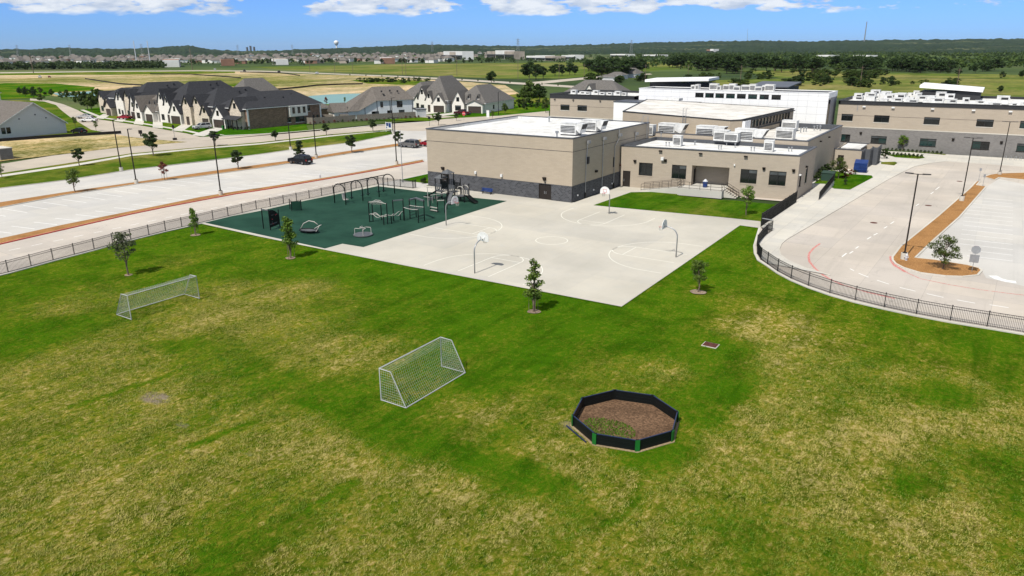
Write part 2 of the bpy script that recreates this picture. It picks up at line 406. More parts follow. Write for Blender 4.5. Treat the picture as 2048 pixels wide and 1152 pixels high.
M['roof_dark'] = shingle('charcoal_shingle', (.036,.037,.041))
M['roof_grey'] = shingle('grey_shingle', (.125,.117,.108))
M['roof_brown'] = shingle('brown_shingle', (.135,.12,.105))
M['roof_far'] = shingle('far_shingle', (.155,.14,.125))
def wood(name, c):
    m = N(name, .85, .2); a = m.noise(1, 6, .7, m.mapping(m.pos(), (7,7,.5)))
    m.color(m.mix(a, tuple(q*.6 for q in c), tuple(q*1.3 for q in c))); return m.mat
M['fence_wood'] = wood('weathered_fence_wood', (.23,.20,.165))
M['bark'] = wood('tree_bark', (.16,.12,.09))
M['garage'] = plain('brown_garage_door', (.06,.045,.036), .6)
def leafmat(name, dark, lite, rough=.6):
    m = N(name, rough, .25)
    gi = m.n.new('ShaderNodeNewGeometry'); oi = m.n.new('ShaderNodeObjectInfo')
    k = m.mix(gi.outputs['Random Per Island'], dark, lite)
    k = m.mix(m.math('MULTIPLY', oi.outputs['Random'], .45), k, tuple(q*.72 for q in dark))
    m.color(k)
    tr = m.n.new('ShaderNodeBsdfTranslucent'); m.l.new(k, tr.inputs[0])
    ms = m.n.new('ShaderNodeMixShader'); ms.inputs[0].default_value = .32
    m.l.new(m.b.outputs[0], ms.inputs[1]); m.l.new(tr.outputs[0], ms.inputs[2])
    m.l.new(ms.outputs[0], m.n['Material Output'].inputs[0]); return m.mat
M['leaf'] = leafmat('leaf_green', (.065,.11,.016), (.19,.27,.042))
M['leaf_warm'] = leafmat('leaf_warm_green', (.045,.072,.011), (.14,.185,.032))
M['leaf_light'] = leafmat('leaf_light_green', (.075,.14,.014), (.19,.30,.04))
M['leaf_dark'] = leafmat('leaf_dark_green', (.028,.052,.015), (.085,.13,.036))
M['leaf_grey'] = leafmat('leaf_grey_green', (.07,.09,.04), (.21,.235,.115))
M['leaf_red'] = leafmat('leaf_red_brown', (.12,.03,.02), (.28,.09,.06))
M['leaf_wood'] = leafmat('leaf_woodland', (.020,.044,.011), (.068,.115,.024))
M['leaf_bright'] = leafmat('leaf_bright_green', (.05,.085,.014), (.115,.17,.03))
# ================================================================== THE GROUND
ang = [2*math.pi*i/64 for i in range(64)]
b = MB(); b.sheet([(15000*math.cos(a), 15000*math.sin(a)) for a in ang], -.12)
struct(b.build('ground', M['country']))

# ---- the playing field, with the surveyed map of its green and yellowed patches
LUSH = """30 580 80,100 560 80,200 530 75,300 500 80,400 475 85,350 520 60,120 620 45,200 600 50,300 560 70,50 660 90,100 650 80,20 690 80,450 520 80,550 540 85,620 530 90,700 530 95,760 560 90,850 560 100,950 580 100,1050 590 95,1150 610 95,1250 640 90,1350 620 85,1420 540 90,1480 480 95,1500 520 70,1560 570 70,1650 610 65,1750 640 70,1850 670 75,1950 690 85,2030 700 80,
480 580 40,550 590 30,600 580 35,450 630 30,380 660 35,520 650 35,600 650 40,650 610 60,700 640 55,750 640 80,820 620 85,900 640 90,1000 650 90,1100 660 90,1080 720 100,1000 700 90,980 760 95,940 730 80,1180 680 85,1280 690 90,1380 690 80,1450 700 90,1420 730 80,1180 740 55,1150 780 60,1250 740 50,1330 740 40,
360 690 75,400 710 60,300 720 40,200 700 35,100 740 35,30 760 30,250 770 35,330 800 30,420 770 50,500 740 65,560 760 70,640 790 75,700 820 85,740 840 85,800 860 90,860 890 90,900 850 60,960 830 30,950 880 45,680 720 30,640 700 30,720 700 35,600 720 40,1000 870 60,950 920 90,1020 940 95,1080 960 90,1060 880 40,1100 900 25,1130 940 20,1180 920 40,1290 920 95,1330 900 90,1100 850 40,1040 810 50,
50 850 40,150 850 40,100 920 35,200 950 30,300 900 40,400 880 30,420 850 50,450 940 35,550 900 30,600 850 35,650 900 25,700 950 25,760 960 30,850 960 20,900 980 20,800 1000 35,100 1020 35,200 1080 30,60 1100 35,320 1020 30,350 1110 35,440 1110 90,500 1080 75,400 1140 80,560 1050 60,600 1020 55,650 990 50,550 1120 30,700 1080 30,800 1100 35,900 1080 30,980 1100 30,960 1130 50,
1150 1020 60,1050 1040 25,1100 1080 50,1200 1000 30,1250 960 30,1260 1040 35,1350 1000 40,1400 950 30,1450 900 25,1500 850 25,1550 800 30,1460 785 100,1445 800 95,1415 825 85,1480 820 30,1550 720 30,1500 660 20,1560 640 20,1600 680 25,1650 720 45,1700 700 50,1750 720 60,1700 760 50,1650 800 45,1600 790 40,1800 750 35,1890 790 90,1870 780 80,1930 760 35,1850 700 60,2000 760 70,2020 820 30,1950 850 25,1850 850 20,1780 880 20,1700 880 20,1600 900 25,1660 960 25,1750 950 30,1800 965 85,1900 900 50,1980 930 75,2030 960 60,2010 1030 50,1900 1020 25,1800 1040 25,1700 1040 30,1600 1000 35,1500 980 40,1450 1050 60,1500 1100 60,1400 1110 45,1600 1120 50,1700 1130 60,1650 1090 55,1800 1120 30,1920 1110 35,2030 1120 50,1300 1100 40,1200 1120 40"""
cp = []
for t in LUSH.replace('\n', '').split(','):
    x, y, v_ = map(float, t.split()); p = g(x, y); cp.append((p.x, p.y, v_/100))
cp = np.array(cp)
NX, NY = 440, 350
gx = np.linspace(-84, 62, NX); gy = np.linspace(-12, 104, NY)
GX, GY = np.meshgrid(gx, gy, indexing='ij'); fx, fy = GX.ravel(), GY.ravel()
lush = np.zeros(len(fx))
for i0 in range(0, len(fx), 8000):
    d2 = (fx[i0:i0+8000, None]-cp[None, :, 0])**2 + (fy[i0:i0+8000, None]-cp[None, :, 1])**2
    w = 1/(d2+.35)**1.7; lush[i0:i0+8000] = (w*cp[None, :, 2]).sum(1)/w.sum(1)
def streak(pts, width, gain):
    q = [g(*p) for p in pts]
    for a_, b_ in zip(q, q[1:]):
        ab = np.array([b_.x-a_.x, b_.y-a_.y]); L2 = (ab**2).sum()
        t = np.clip(((fx-a_.x)*ab[0]+(fy-a_.y)*ab[1])/L2, 0, 1)
        d = np.hypot(fx-(a_.x+t*ab[0]), fy-(a_.y+t*ab[1]))
        lush[:] = np.maximum(lush, gain*np.exp(-(d/width)**2))
for pts, w_, g_ in ((((380,892),(500,845)), .45, .95), (((135,815),(320,755),(440,702)), .5, .75), (((400,1140),(470,1095),(560,1050),(700,965)), .5, .8),
                    (((600,800),(760,850),(900,890),(1040,945),(1120,970)), 1.1, .9), (((880,660),(1010,690),(1090,725)), 1.4, 1.0),
                    (((1000,690),(1130,660),(1250,655)), .9, .9), (((480,590),(560,560)), .4, .7), (((660,620),(740,600)), .4, .8),
                    (((1180,1060),(1250,1030),(1300,925)), .35, .75)):
    streak(pts, w_, g_)
fz = .03*np.sin(fx*.11+1)*np.sin(fy*.13) - .03
idx = np.arange(NX*NY).reshape(NX, NY)
quads = np.stack([idx[:-1,:-1], idx[1:,:-1], idx[1:,1:], idx[:-1,1:]], -1).reshape(-1, 4)
me = bpy.data.meshes.new('playing_field')
me.from_pydata(np.stack([fx, fy, fz], 1).tolist(), [], quads.tolist()); me.materials.append(M['field'])
at = me.attributes.new('lush', 'FLOAT', 'POINT'); at.data.foreach_set('value', lush.astype(np.float32))
bare = np.zeros(len(fx))
for px, py, rx_, ry_, k_ in ((310,795,1.5,.9,1.1), (364,850,1.0,.5,.65), (496,907,.6,.4,.6), (1140,850,1.0,.7,.8), (800,760,1.6,2.6,.45), (1700,690,2.5,1.5,.25)):
    p = g(px, py); bare = np.maximum(bare, k_*np.clip(1.25-np.hypot((fx-p.x)/rx_, (fy-p.y)/ry_), 0, 1))
at = me.attributes.new('bare', 'FLOAT', 'POINT'); at.data.foreach_set('value', bare.astype(np.float32))
me.polygons.foreach_set('use_smooth', [True]*len(me.polygons)); me.update()
field = struct(link('playing_field', me))

# ---- coarse tufts standing in the yellowed grass
trs = np.random.RandomState(9); NT = 520000
tx, ty = trs.uniform(-82, 26, NT), trs.uniform(2, 62, NT)
cl_ = np.sin(tx*1.7+2*np.sin(ty*.9))*np.sin(ty*1.3+1.5*np.sin(tx*.8))+.6*np.sin(tx*4.1+ty*2.2)*np.sin(ty*3.7-tx)   # clumped, not even
xi = np.clip(((tx+84)/146*(NX-1)).astype(int), 0, NX-1); yi = np.clip(((ty+12)/116*(NY-1)).astype(int), 0, NY-1)
tl = lush.reshape(NX, NY)[xi, yi]
dxc, dyc = tx*_rt.x+ty*_rt.y, -tx*_s+ty*_c      # sideways and ahead of the camera
keep = (trs.rand(NT) < np.clip(1.15-tl, .15, .9)) & (cl_+trs.normal(size=NT)*.5 > -.35) & ~((ty > 53.6) & (tx > -83.5)) & (np.hypot(tx+15.35, ty-35.55) > 3.2) & (np.abs(dxc) < dyc*.95+6) & (dyc > 12) & (tx > -80.3+(30-ty)*.1)
tx, ty, tl = tx[keep], ty[keep], tl[keep]
ex, ey = [], []                                   # grass leaning over the edges of the concrete
for pa, pb in (((402,448),(650,500.5)),((650,500.5),(1243,614.4)),((1243,613),(1480,452)),((1187,411),(1340,425.4)),((1340,425.4),(1520,442.5)),((1187,410.6),(1262,384.8))):
    a, c = g(*pa), g(*pb); k = int((c-a).length*26); t_ = trs.rand(k); ex.append(a.x+(c.x-a.x)*t_+trs.normal(size=k)*.05); ey.append(a.y+(c.y-a.y)*t_+trs.normal(size=k)*.05)
ex, ey = np.concatenate(ex), np.concatenate(ey); tx, ty, tl = np.concatenate([tx, ex]), np.concatenate([ty, ey]), np.concatenate([tl, np.full(len(ex), .85)]); nt = len(tx); NB = 4
px_, py_, pl_ = np.repeat(tx, NB), np.repeat(ty, NB), np.repeat(tl, NB); n = len(px_)
az = trs.uniform(0, 6.28, n); ln = trs.uniform(.04, .12, n); w_ = trs.uniform(.008, .018, n); hh = trs.uniform(.025, .08, n)*np.where(pl_ > .7, .7, 1)
ca, sa = np.cos(az), np.sin(az); bx, by = px_+trs.normal(size=n)*.05, py_+trs.normal(size=n)*.05
co = np.stack([np.stack([bx-sa*w_, by+ca*w_, np.full(n, -.02)], 1), np.stack([bx+sa*w_, by-ca*w_, np.full(n, -.03)], 1), np.stack([bx+ca*ln, by+sa*ln, hh], 1)], 1).reshape(-1, 3)
me = bpy.data.meshes.new('grass_tufts'); me.vertices.add(3*n); me.vertices.foreach_set('co', co.astype(np.float32).ravel())
me.loops.add(3*n); me.loops.foreach_set('vertex_index', np.arange(3*n, dtype=np.int32)); me.polygons.add(n)
me.polygons.foreach_set('loop_start', np.arange(0, 3*n, 3, dtype=np.int32)); me.polygons.foreach_set('loop_total', np.full(n, 3, dtype=np.int32))
at = me.attributes.new('lush', 'FLOAT', 'POINT'); at.data.foreach_set('value', np.repeat(pl_, 3).astype(np.float32))
me.materials.append(M['tufts']); me.update(); me.validate()
tag(stuff(link('grass_tufts', me)), 'coarse straw and green grass tufts over the playing field', 'grass')

def sheet(name, pl, z, mat):
    return struct(MB().sheet(pl, z).build(name, M[mat]))
def wobble(cx_, cy_, rx, ry, n=22, amp=.22, seed=1, rot=0):
    r = random.Random(seed); ph = [r.uniform(0, 6.28) for _ in range(4)]; out = []
    for i in range(n):
        t = 2*math.pi*i/n; k = 1+amp*(math.sin(2*t+ph[0])*.5+math.sin(3*t+ph[1])*.4+math.sin(5*t+ph[2])*.35)
        x, y = rx*k*math.cos(t), ry*k*math.sin(t); out.append((cx_+x*math.cos(rot)-y*math.sin(rot), cy_+x*math.sin(rot)+y*math.cos(rot)))
    return out
# ---- concrete on the left: car park and bus lane
fenceL_px = [(-70,564.5),(-26,556.5),(17.4,546),(63.3,533.6),(107.3,521.4),(149.7,510.4),(189.3,500),(226.6,489.3),(262.5,480.2),(298.7,471.1),(332,462.8),(364.6,455.5),(396.5,448),(427,440.6),(457,433.4),(485.2,426.8),(513.7,420),(541.4,414.8),(568,408.6),(594,403.4),(619.5,398.2),(644,393),(667.4,387.8),(691,382.6),(713,377.8),(735,373.3),(755.5,369.5)]
fl = [g(*p) for p in fenceL_px]
lot_poly = [V(q.x+.28, q.y) for q in fl] + poly((849,378.5),(848,372)) + [V(-76.4,118), V(-76.4,131), V(-110,190), V(-130,190), V(-140,152.6)] + \
           poly((785,262),(785.4,268.8),(712.5,284.4),(582.3,300),(520,309),(400,324.5),(260.4,340.4),(130,361.2),(0,377.3)) + [V(-130,30), V(-130,-30), V(-78,-30), V(-78,10)]
lot = sheet('parking_lot', lot_poly, .02, 'lot')
lane_poly = [V(q.x-.35, q.y) for q in fl] + [V(-83.5,98), V(-83.5,118), V(-93.4,118)] + poly((846.6,324.2),(764.6,339.6),(634.4,362.3),(530,380.2),(416.7,399),(260,429.8),(125,460.8),(0,489.6)) + [V(-92.8,25), V(-92,-10), V(-80,-10), V(-79.5,20)]
lane = sheet('bus_lane', lane_poly, .026, 'drive')
def strip(parent, a, b_, w, z=.032, mat='white_paint', name='lane_marking'):
    a, b_ = Vector(a), Vector(b_); d = (b_-a).normalized(); n = Vector((-d.y, d.x, 0))*w/2
    o = MB().sheet([(a+n), (a-n), (b_-n), (b_+n)], z).build(name, M[mat], parent); return o
def faded(name, c, wear):
    m = N(name, .7, .2); n = m.noise(6, 5, .7)
    m.color(m.mix(m.ramp(n, wear, wear+.25), c, (.58,.54,.48))); return m.mat
M['line_white'] = faded('worn_white_line', (.74,.74,.71), .53)
M['line_court'] = faded('court_line', (.70,.69,.61), .55)
M['line_red'] = faded('worn_red_line', (.52,.17,.15), .47)
M['kerb_red'] = faded('red_kerb_paint', (.50,.085,.07), .62)
for k in range(24):                                           # dashes down the bus lane
    y0 = 30+k*2.35; x0 = -89.6-.016*(y0-34)
    strip(lane, (x0, y0, 0), (x0-.02, y0+1.15, 0), .13, .031, 'line_white')
for k in range(17):
    y0 = 45.0+2.67*(k-3); strip(lot, (-115.3, y0, 0), (-109.4, y0+.55, 0), .12, .025, 'line_white', 'parking_line')
for k in range(26):
    y0 = 40.5+2.655*(k-2); strip(lot, (-102.4, y0, 0), (-98.2-.0*k, y0+.85, 0), .12, .025, 'line_white', 'parking_line')
def island(name, near, far, z=.13, mat='mulch', kerb='kerb', kw=.16, mat2=None):
    """planting strip: a kerb ring with mulch inside"""
    pl = [P2(q) for q in near] + [P2(q) for q in reversed(far)]
    o = struct(MB().sheet(pl, z-.02).build(name, M[mat]))
    n = len(pl); kb = MB()
    for i in range(n):
        a, c = pl[i], pl[(i+1)%n]; kb.bar((a.x,a.y,z/2), (c.x,c.y,z/2), kw, z)
    kb.build('kerb', M[kerb], o); return o
i1n = [(-60,503.5),(0,489.2),(125,460.4),(260,429.4),(330,415),(416.7,398.6),(470,388.8),(530,379.8),(634.4,361.9),(700,350.5),(764.6,339.2),(846.6,323.8)]
i1f = [(-60,492),(0,478.6),(125,451.2),(234,429.2),(310,414),(400,395.5),(470,384),(520,377),(608,363.2),(686.5,350.2),(764.6,336),(846.6,320)]
isl1 = island('planting_strip', i1n, i1f)
k1 = MB(); q = [g(*p) for p in i1n]
for a, c in zip(q, q[1:]): k1.bar((a.x+.12,a.y,.075), (c.x+.12,c.y,.075), .16, .15)
k1.build('red_kerb', M['kerb_red'], isl1)
isl2 = island('planting_strip', [(-60,427),(0,416),(130,391),(273.4,369),(400,353),(520,336.5),(577,327.6),(712.5,305.4),(801,292.2),(842,286)],
              [(-60,417),(0,406),(140.6,384),(268,365.8),(400,346.5),(520,330),(577,322.4),(712.5,300.2),(801,287),(842,279.5)])
# ---- verge, walk, street
vlo = [(-60,386),(0,377.3),(130,361.2),(260.4,340.4),(400,324),(520,309),(582.3,300),(712.5,284.4),(785.4,268.8)]
vhi = [(-60,364),(0,354.5),(156,331.5),(260.4,312.8),(400,298.5),(520,289.2),(660,273.5),(775,262)]
wlk = [(-60,360.5),(0,350.5),(156,327.5),(260.4,309.3),(400,296.3),(520,286.8),(660,271.2),(785,260.3)]
vg = struct(MB().sheet([P2(q) for q in vlo]+[P2(q) for q in reversed(vhi)], .05).build('verge', M['verge']))
kb = MB(); q = [g(*p) for p in vlo]
for a, c in zip(q, q[1:]): kb.bar((a.x,a.y,.06), (c.x,c.y,.06), .18, .12)
kb.build('kerb', M['kerb'], vg)
sheet('pavement', [P2(q) for q in vhi]+[P2(q) for q in reversed(wlk)], .055, 'walk')
snear = [(-60,357),(0,347),(130,327.5),(260.4,307.3),(400,294.8),(520,284.8),(660,269),(785,258.8)]
sheet('verge', [P2(q) for q in wlk]+[P2(q) for q in reversed(snear)], .048, 'verge')
sfar = [(-60,333),(10.4,327),(104,311.6),(234.4,296),(375,284.4)]
sheet('street', [P2(q) for q in snear]+poly((815,262),(846,262),(846,240))+poly((863.5,242.5),(816.7,245.6),(760,249.5),(660.4,257.2),(582,265),(500,270.5),(440,273),(400,274))+[P2(q) for q in reversed(sfar)], .03, 'street')
sheet('street', poly((846,262),(846,240),(900,237.5),(960,232.5),(1098,222))+poly((1098,236),(1000,243),(930,250)), .03, 'street')
sheet('street', [P2(q) for q in sfar[-1:]]+poly((400,274),(375,267.5),(286.5,252),(198,239),(170,228),(156,220.6),(128,209),(96,200.5),(60,197),(60,201),(88,203),(112,210),(122,220),(140,234),(182.3,259.7),(230,268.5),(260.4,274),(310,279)), .026, 'street')
sheet('dry_lot', poly((-80,292),(0,283),(226,268),(262,274.5),(310,279.5),(375,284.2),(234.4,295.6),(104,311),(26,319.6),(-80,334)), .04, 'drylot')
sheet('lawn', poly((-80,300),(-80,212),(0,200),(60,201),(88,203),(112,210),(140,234),(182,259.5),(226,267.5),(0,283)), .018, 'verge')
# front lawns, walk and drives of the first row of houses
sheet('lawn', poly((400,273.6),(376,267),(287,251.6),(199,238.5),(156,220))+[V(-300,165), V(-172,165), V(-171,150)]+poly((617,262),(582,264.6),(500,270),(440,272.6)), .034, 'lawn')
walkR = [(440,270.5),(398,269),(376,263.8),(330,255.8),(287,248.6),(240,241.8),(199,235.6),(160,220)]
sheet('pavement', [P2(q) for q in walkR]+[V(P2(q).x, P2(q).y+1.5) for q in reversed(walkR)], .04, 'walk')
for px0, py0, xh, yh, w_ in ((402,271,-187,133,5.2),(360,261.5,-203.5,133,5),(322,255.5,-220.5,134,5),(283,248.5,-233.5,136,5),(243,242.5,-246,138,5),(205,236.8,-262,141,5)):
    p = g(px0, py0); sheet('driveway', [V(p.x-w_/2, p.y-1), V(p.x+w_/2, p.y-1), V(xh+w_/2, yh), V(xh-w_/2, yh)], .046, 'walk')
# second street beyond, where the white houses stand
sheet('lawn', [V(-172,166), V(-200,240), V(-132,268)]+poly((1098,222),(1000,231.5),(900,237),(860,242)), .033, 'lawn')
sheet('street', [V(-150,186), V(-148.5,194), V(-215,198), V(-215,190)], .037, 'street')
for x0, y0 in ((-165.5,205),(-157,208)):
    sheet('driveway', [V(x0-2.5, 193.5), V(x0+2.5, 193.5), V(x0+2.5, y0), V(x0-2.5, y0)], .043, 'walk')
pv = poly((640,262.5),(700,256.5),(760,250.6),(816,246.6),(862,243.6)); sheet('pavement', [V(q.x,q.y,0) for q in pv]+[V(q.x-1.2,q.y+1.2) for q in reversed(pv)], .042, 'walk')
pv = poly((440,272.4),(500,270),(582,264.6),(640,259.2)); sheet('pavement', pv+[V(q.x-.6,q.y+1.5) for q in reversed(pv)], .043, 'walk')
# graded earth, ponds and open fields behind the houses
sheet('graded_ground', poly((-300,205),(-300,151),(0,150),(200,147),(330,143),(470,141),(600,148),(740,152),(900,161),(1010,170),(1040,188),(980,200),(900,204),(820,192),(740,186),(600,214),(520,205),(330,186),(226,194),(110,192),(60,186),(0,176),(-100,178)), -.06, 'dirt')
sheet('lawn', poly((-80,176),(10,166),(110,167),(190,174),(186,181),(110,184),(104,190),(60,196),(0,199),(-80,208)), -.02, 'lawn')
sheet('lawn', poly((640,214),(655,207),(700,204),(760,196),(820,190),(900,200),(960,196),(1050,186),(1098,196),(1098,215),(1000,222),(900,214),(800,222),(700,236)), -.015, 'verge')
sheet('rough_grass', poly((-200,146),(0,145),(240,142),(330,141.4),(470,142.6),(470,146),(330,149),(180,149.5),(0,150.5),(-200,153)), -.045, 'verge')
sheet('rough_grass', poly((440,170),(470,167),(520,168),(560,171),(540,174),(480,174)), -.045, 'verge')
sheet('rough_grass', poly((700,160),(760,158),(860,161),(900,166),(840,170),(740,168)), -.045, 'verge')
sheet('pond', poly((104,186.5),(150,183.8),(200,182.2),(226,181.5),(250,182.5),(262,187),(240,192.5),(180,193),(125,193)), -.01, 'water')
sheet('pond', poly((600,195),(625,191.4),(660,188.8),(700,187.4),(729,186.8),(722,192),(704,201),(690,208.5),(668,208.8),(648,207.6),(622,203),(606,199)), -.01, 'water')
sheet('meadow', poly((495,133.5),(640,131.5),(800,128.5),(1000,126),(1200,124.2),(1420,123.5),(1420,132),(1250,146),(1130,156.5),(1010,157.5),(880,152.5),(760,147.5),(640,143),(560,139)), -.05, 'meadow')
sheet('far_road', poly((0,144.6),(200,142),(400,140.6),(520,141.2),(600,144.2),(700,148.2),(800,151.8),(900,156.5),(1010,163),(1150,171.6),(1150,175.6),(1010,166.8),(900,159.6),(800,154.2),(700,150),(600,146),(520,143),(400,142.2),(200,143.6),(0,146.6)), -.04, 'street')
sheet('meadow', poly((1300,165),(1500,158),(1700,156),(2100,158),(2300,200),(2200,232),(1900,215),(1690,196),(1500,192),(1300,190)), -.05, 'meadow')
sheet('meadow', poly((1480,142),(1600,139),(1740,146),(1980,148),(2120,152),(2120,158),(1750,155),(1560,156)), -.04, 'meadow')
sheet('far_road', poly((1040,166),(1200,152),(1300,147),(1305,148.6),(1210,154.5),(1060,170)), -.035, 'street')

# ---- court, rubber playground, walks by the school
court_poly = poly((403,443.6),(402,447.5),(520,473.8),(650,500),(820,533.4),(1000,567.3),(1243,613.8),(1480,451),(1521.5,456.5),(1521,443),(1440,434.5),(1340,425.2),(1187,411),(1262,384.6),(1356,386))+[V(-41.5,106.8), V(-49,106.8), V(-49,91), V(-76.5,90.4)]+poly((848,376.5),(755,369))+[V(-83.4,83)]
court = sheet('court', court_poly, .03, 'court')
rubber_px = [(408,445.5),(460,433.8),(522.4,421.6),(600,404),(680,387.5),(755,372.6),(800,378),(845,383.5),(884,386.5),(952.8,396.4),(1014,402.3),(726.8,494.8),(685,488),(650,497.6)]
rub = sheet('rubber_surface', poly(*rubber_px), .036, 'rubber')
def cline(a, b_): strip(court, a, b_, .085, .0355, 'line_court', 'court_line')
def carc(c, r, a0, a1):
    o = MB().ring(c, r-.043, r+.043, .0345, 60, a0, a1).build('court_line', M['line_court'], court)
CC = V(-40.75, 70.4)
carc(CC, 1.83, 0, 2*math.pi)
for (bx, by, ax) in ((-40.7,55.0,90),(-56.2,70.0,0),(-41.2,87.2,-90),(-25.5,71.0,180)):
    t = R_(ax); d = V(math.cos(t), math.sin(t)); n = V(-math.sin(t), math.cos(t)); B = V(bx, by)
    for s_ in (-1, 1):
        cline(B+n*1.83*s_, B+n*1.83*s_+d*6.0)
        cline(B+n*6.0*s_-d*.3, B+n*6.0*s_+d*1.6)
    cline(B+d*5.8-n*1.83, B+d*5.8+n*1.83)
    carc(B+d*5.8, 1.83, t-math.pi/2, t+math.pi/2)
    carc(B+d*1.6, 6.0, t-math.pi/2, t+math.pi/2)
pad = MB().sheet(poly((838,378),(848,374.6),(885,380),(884,386),(852,384.4),(833,381)), .045).build('pavement', M['walk']); struct(pad)
sheet('lawn', poly((1187,410.8),(1225,397.5),(1262.5,384.8),(1310,384),(1357,386.4),(1357.5,392.6),(1442,400.5),(1472,401.5),(1551.6,409.6),(1536,426),(1520.6,442.8),(1440,434.3),(1340,425)), .042, 'lawn')
sheet('bed', [V(-83,92), V(-76.6,92), V(-76.6,104), V(-83,104)], .06, 'lawn')
sheet('lawn', [V(-81.5,95), V(-76.6,95), V(-76.6,113), V(-81,113)], .07, 'lawn')

# ---- the drive on the right
drive_poly = poly((1592,405),(1521.6,455))+poly((1508.6,492.7),(1512,507),(1518,520),(1534.6,531),(1555,545.5),(1582,560),(1616.5,574.5),(1659.5,589.5),(1710,604),(1768,617.5),(1832,631.2),(1900,644),(1973.4,656),(2048,668.5),(2130,681),(2212,693),(2298,705),(2388,717))+[V(45,76), V(45,173.5), V(-30,173.5), V(-30,106.8)]
drv = sheet('drive', drive_poly, .028, 'drive')
sheet('parking_lot', poly((1972,374.5),(1918.6,436),(1869,480.5),(1829,518.5),(1868,523),(1934,533),(1962,540.5))+[V(1.5,80), V(12,76), V(45,76), V(45,140), V(6,140)]+poly((1998,358),(1985,366)), .033, 'lot')
walk_r = [(1592,405),(1521.6,455),(1543.8,463.5),(1530,474),(1519,484),(1513,497),(1518,515),(1535,528)]
kline = [(1660,552),(1610,537),(1575,522),(1560.6,511),(1557.6,500),(1562,489),(1573,479.5),(1610,458),(1653,432.8),(1700,405),(1775.4,359.9),(1802,346),(1827.5,333.9),(1860,327),(1892.6,323.4),(1960,328),(2048,334)]
rw = struct(MB().sheet([P2(q) for q in walk_r]+[P2(q) for q in kline]+[V(6,173.5), V(-30,173.5), V(-30,120), V(-22.4,120), V(-22.4,108)], .10).build('pavement', M['walk']))
kb = MB(); q = [g(*p) for p in kline]
for a, c in zip(q, q[1:]): kb.bar((a.x,a.y,.058), (c.x,c.y,.058), .16, .115)
kb.build('kerb', M['kerb'], rw)
isl_px = [(1784.5,516),(1801.4,494),(1877,432.8),(1939.5,378),(1953,363.8),(1960,364),(1952.5,371.6),(1972,374.2),(1918.6,435.4),(1869,479.7),(1830,517.4),(1869,521.4),(1934,531.8),(1958,538),(1963,543),(1955,552),(1925,555),(1892.6,554),(1840.5,547.4),(1806.6,537),(1791,529),(1785,522)]
ir = struct(MB().sheet(poly(*isl_px), .13).build('planting_strip', M['mulch']))
kb = MB(); q = poly(*isl_px); n_ = len(q)
for i in range(n_): kb.bar((*q[i].xy, .07), (*q[(i+1)%n_].xy, .07), .2, .14)
kb.build('kerb', M['kerb'], ir)
i2 = struct(MB().sheet(poly((1968,355),(1980,350.5),(1996.8,348),(2046,346.6),(2120,349),(2120,363),(2046,360.4),(1998,356),(1989,361)), .13).build('planting_strip', M['mulch']))
kb = MB(); q = poly((1968,355),(1980,350.5),(1996.8,348),(2046,346.6),(2120,349),(2120,363),(2046,360.4),(1998,356),(1989,361)); n_ = len(q)
for i in range(n_): kb.bar((*q[i].xy, .07), (*q[(i+1)%n_].xy, .07), .2, .14)
kb.build('kerb', M['kerb'], i2)
def ribbon(parent, pts, w, z, mat, name='lane_marking'):
    q = [P2(p) for p in pts]; L, Rr = [], []
    for i, p in enumerate(q):
        d = (q[min(i+1,len(q)-1)]-q[max(i-1,0)]).normalized(); n = V(-d.y, d.x)*(w/2); L.append(p+n); Rr.append(p-n)
    m = MB()
    for i in range(len(q)-1): m.add([(*L[i].xy,z),(*Rr[i].xy,z),(*Rr[i+1].xy,z),(*L[i+1].xy,z)], [(0,1,2,3)])
    return m.build(name, M[mat], parent)
ribbon(drv, [(1640,487.5),(1627,497),(1618.5,507),(1617,514),(1619,524),(1629.6,537),(1645,550),(1660,559),(1684,570),(1736,585.5),(1790,598)], .22, .034, 'line_red')
ribbon(drv, [(1782,513),(1783,522),(1790,532),(1806,541.5),(1812,545)], .34, .038, 'line_red')
ribbon(drv, [(1812,545),(1840.5,558),(1897.8,569.8),(1960,580),(2022.8,588),(2100,597)], .13, .034, 'line_red')
for pa, pb in (((1684,514),(1693,507)),((1699,507.5),(1706,503)),((1711,497.5),(1717,493.5)),((1734,479),(1742,474)),((1747,471),(1755,467)),((1768,457),(1774,453.5)),((1781,448),(1788,443.5)),((1832,412),(1838,408)),((1861,388.5),(1867,384)),((1871,380),(1879,374)),
               ((1717,547),(1737,555)),((1754,561),(1778,569)),((1799.5,575.5),(1831,583)),((1853.5,588),(1887,595.5)),((1914,600.5),(1950,607)),((1979,610),(2017,616)),((1700,538),(1708,542))):
    strip(drv, g(*pa), g(*pb), .13, .034, 'line_white')
ribbon(drv, [(1985,552),(1996,558),(2014,563),(2032,565)], .8, .04, 'line_white')
for k in range(15):
    y0 = 88+k*2.62; xl = -2.05-.10*k if k < 3 else -2.2-.045*k
    strip(drv, (max(xl, -1.3 if k < 2 else -9)+.9, y0, 0), (3.6+.0*k, y0+.15, 0), .11, .037, 'line_white', 'parking_line')
for px, py in ((1747.5,446),(1856.6,411.5),(1919,363),(1838,480.5)):
    p = g(px, py); MB().cyl((p.x, p.y), .42, .02, .045, 20).build('manhole_cover', M['rust'], drv)
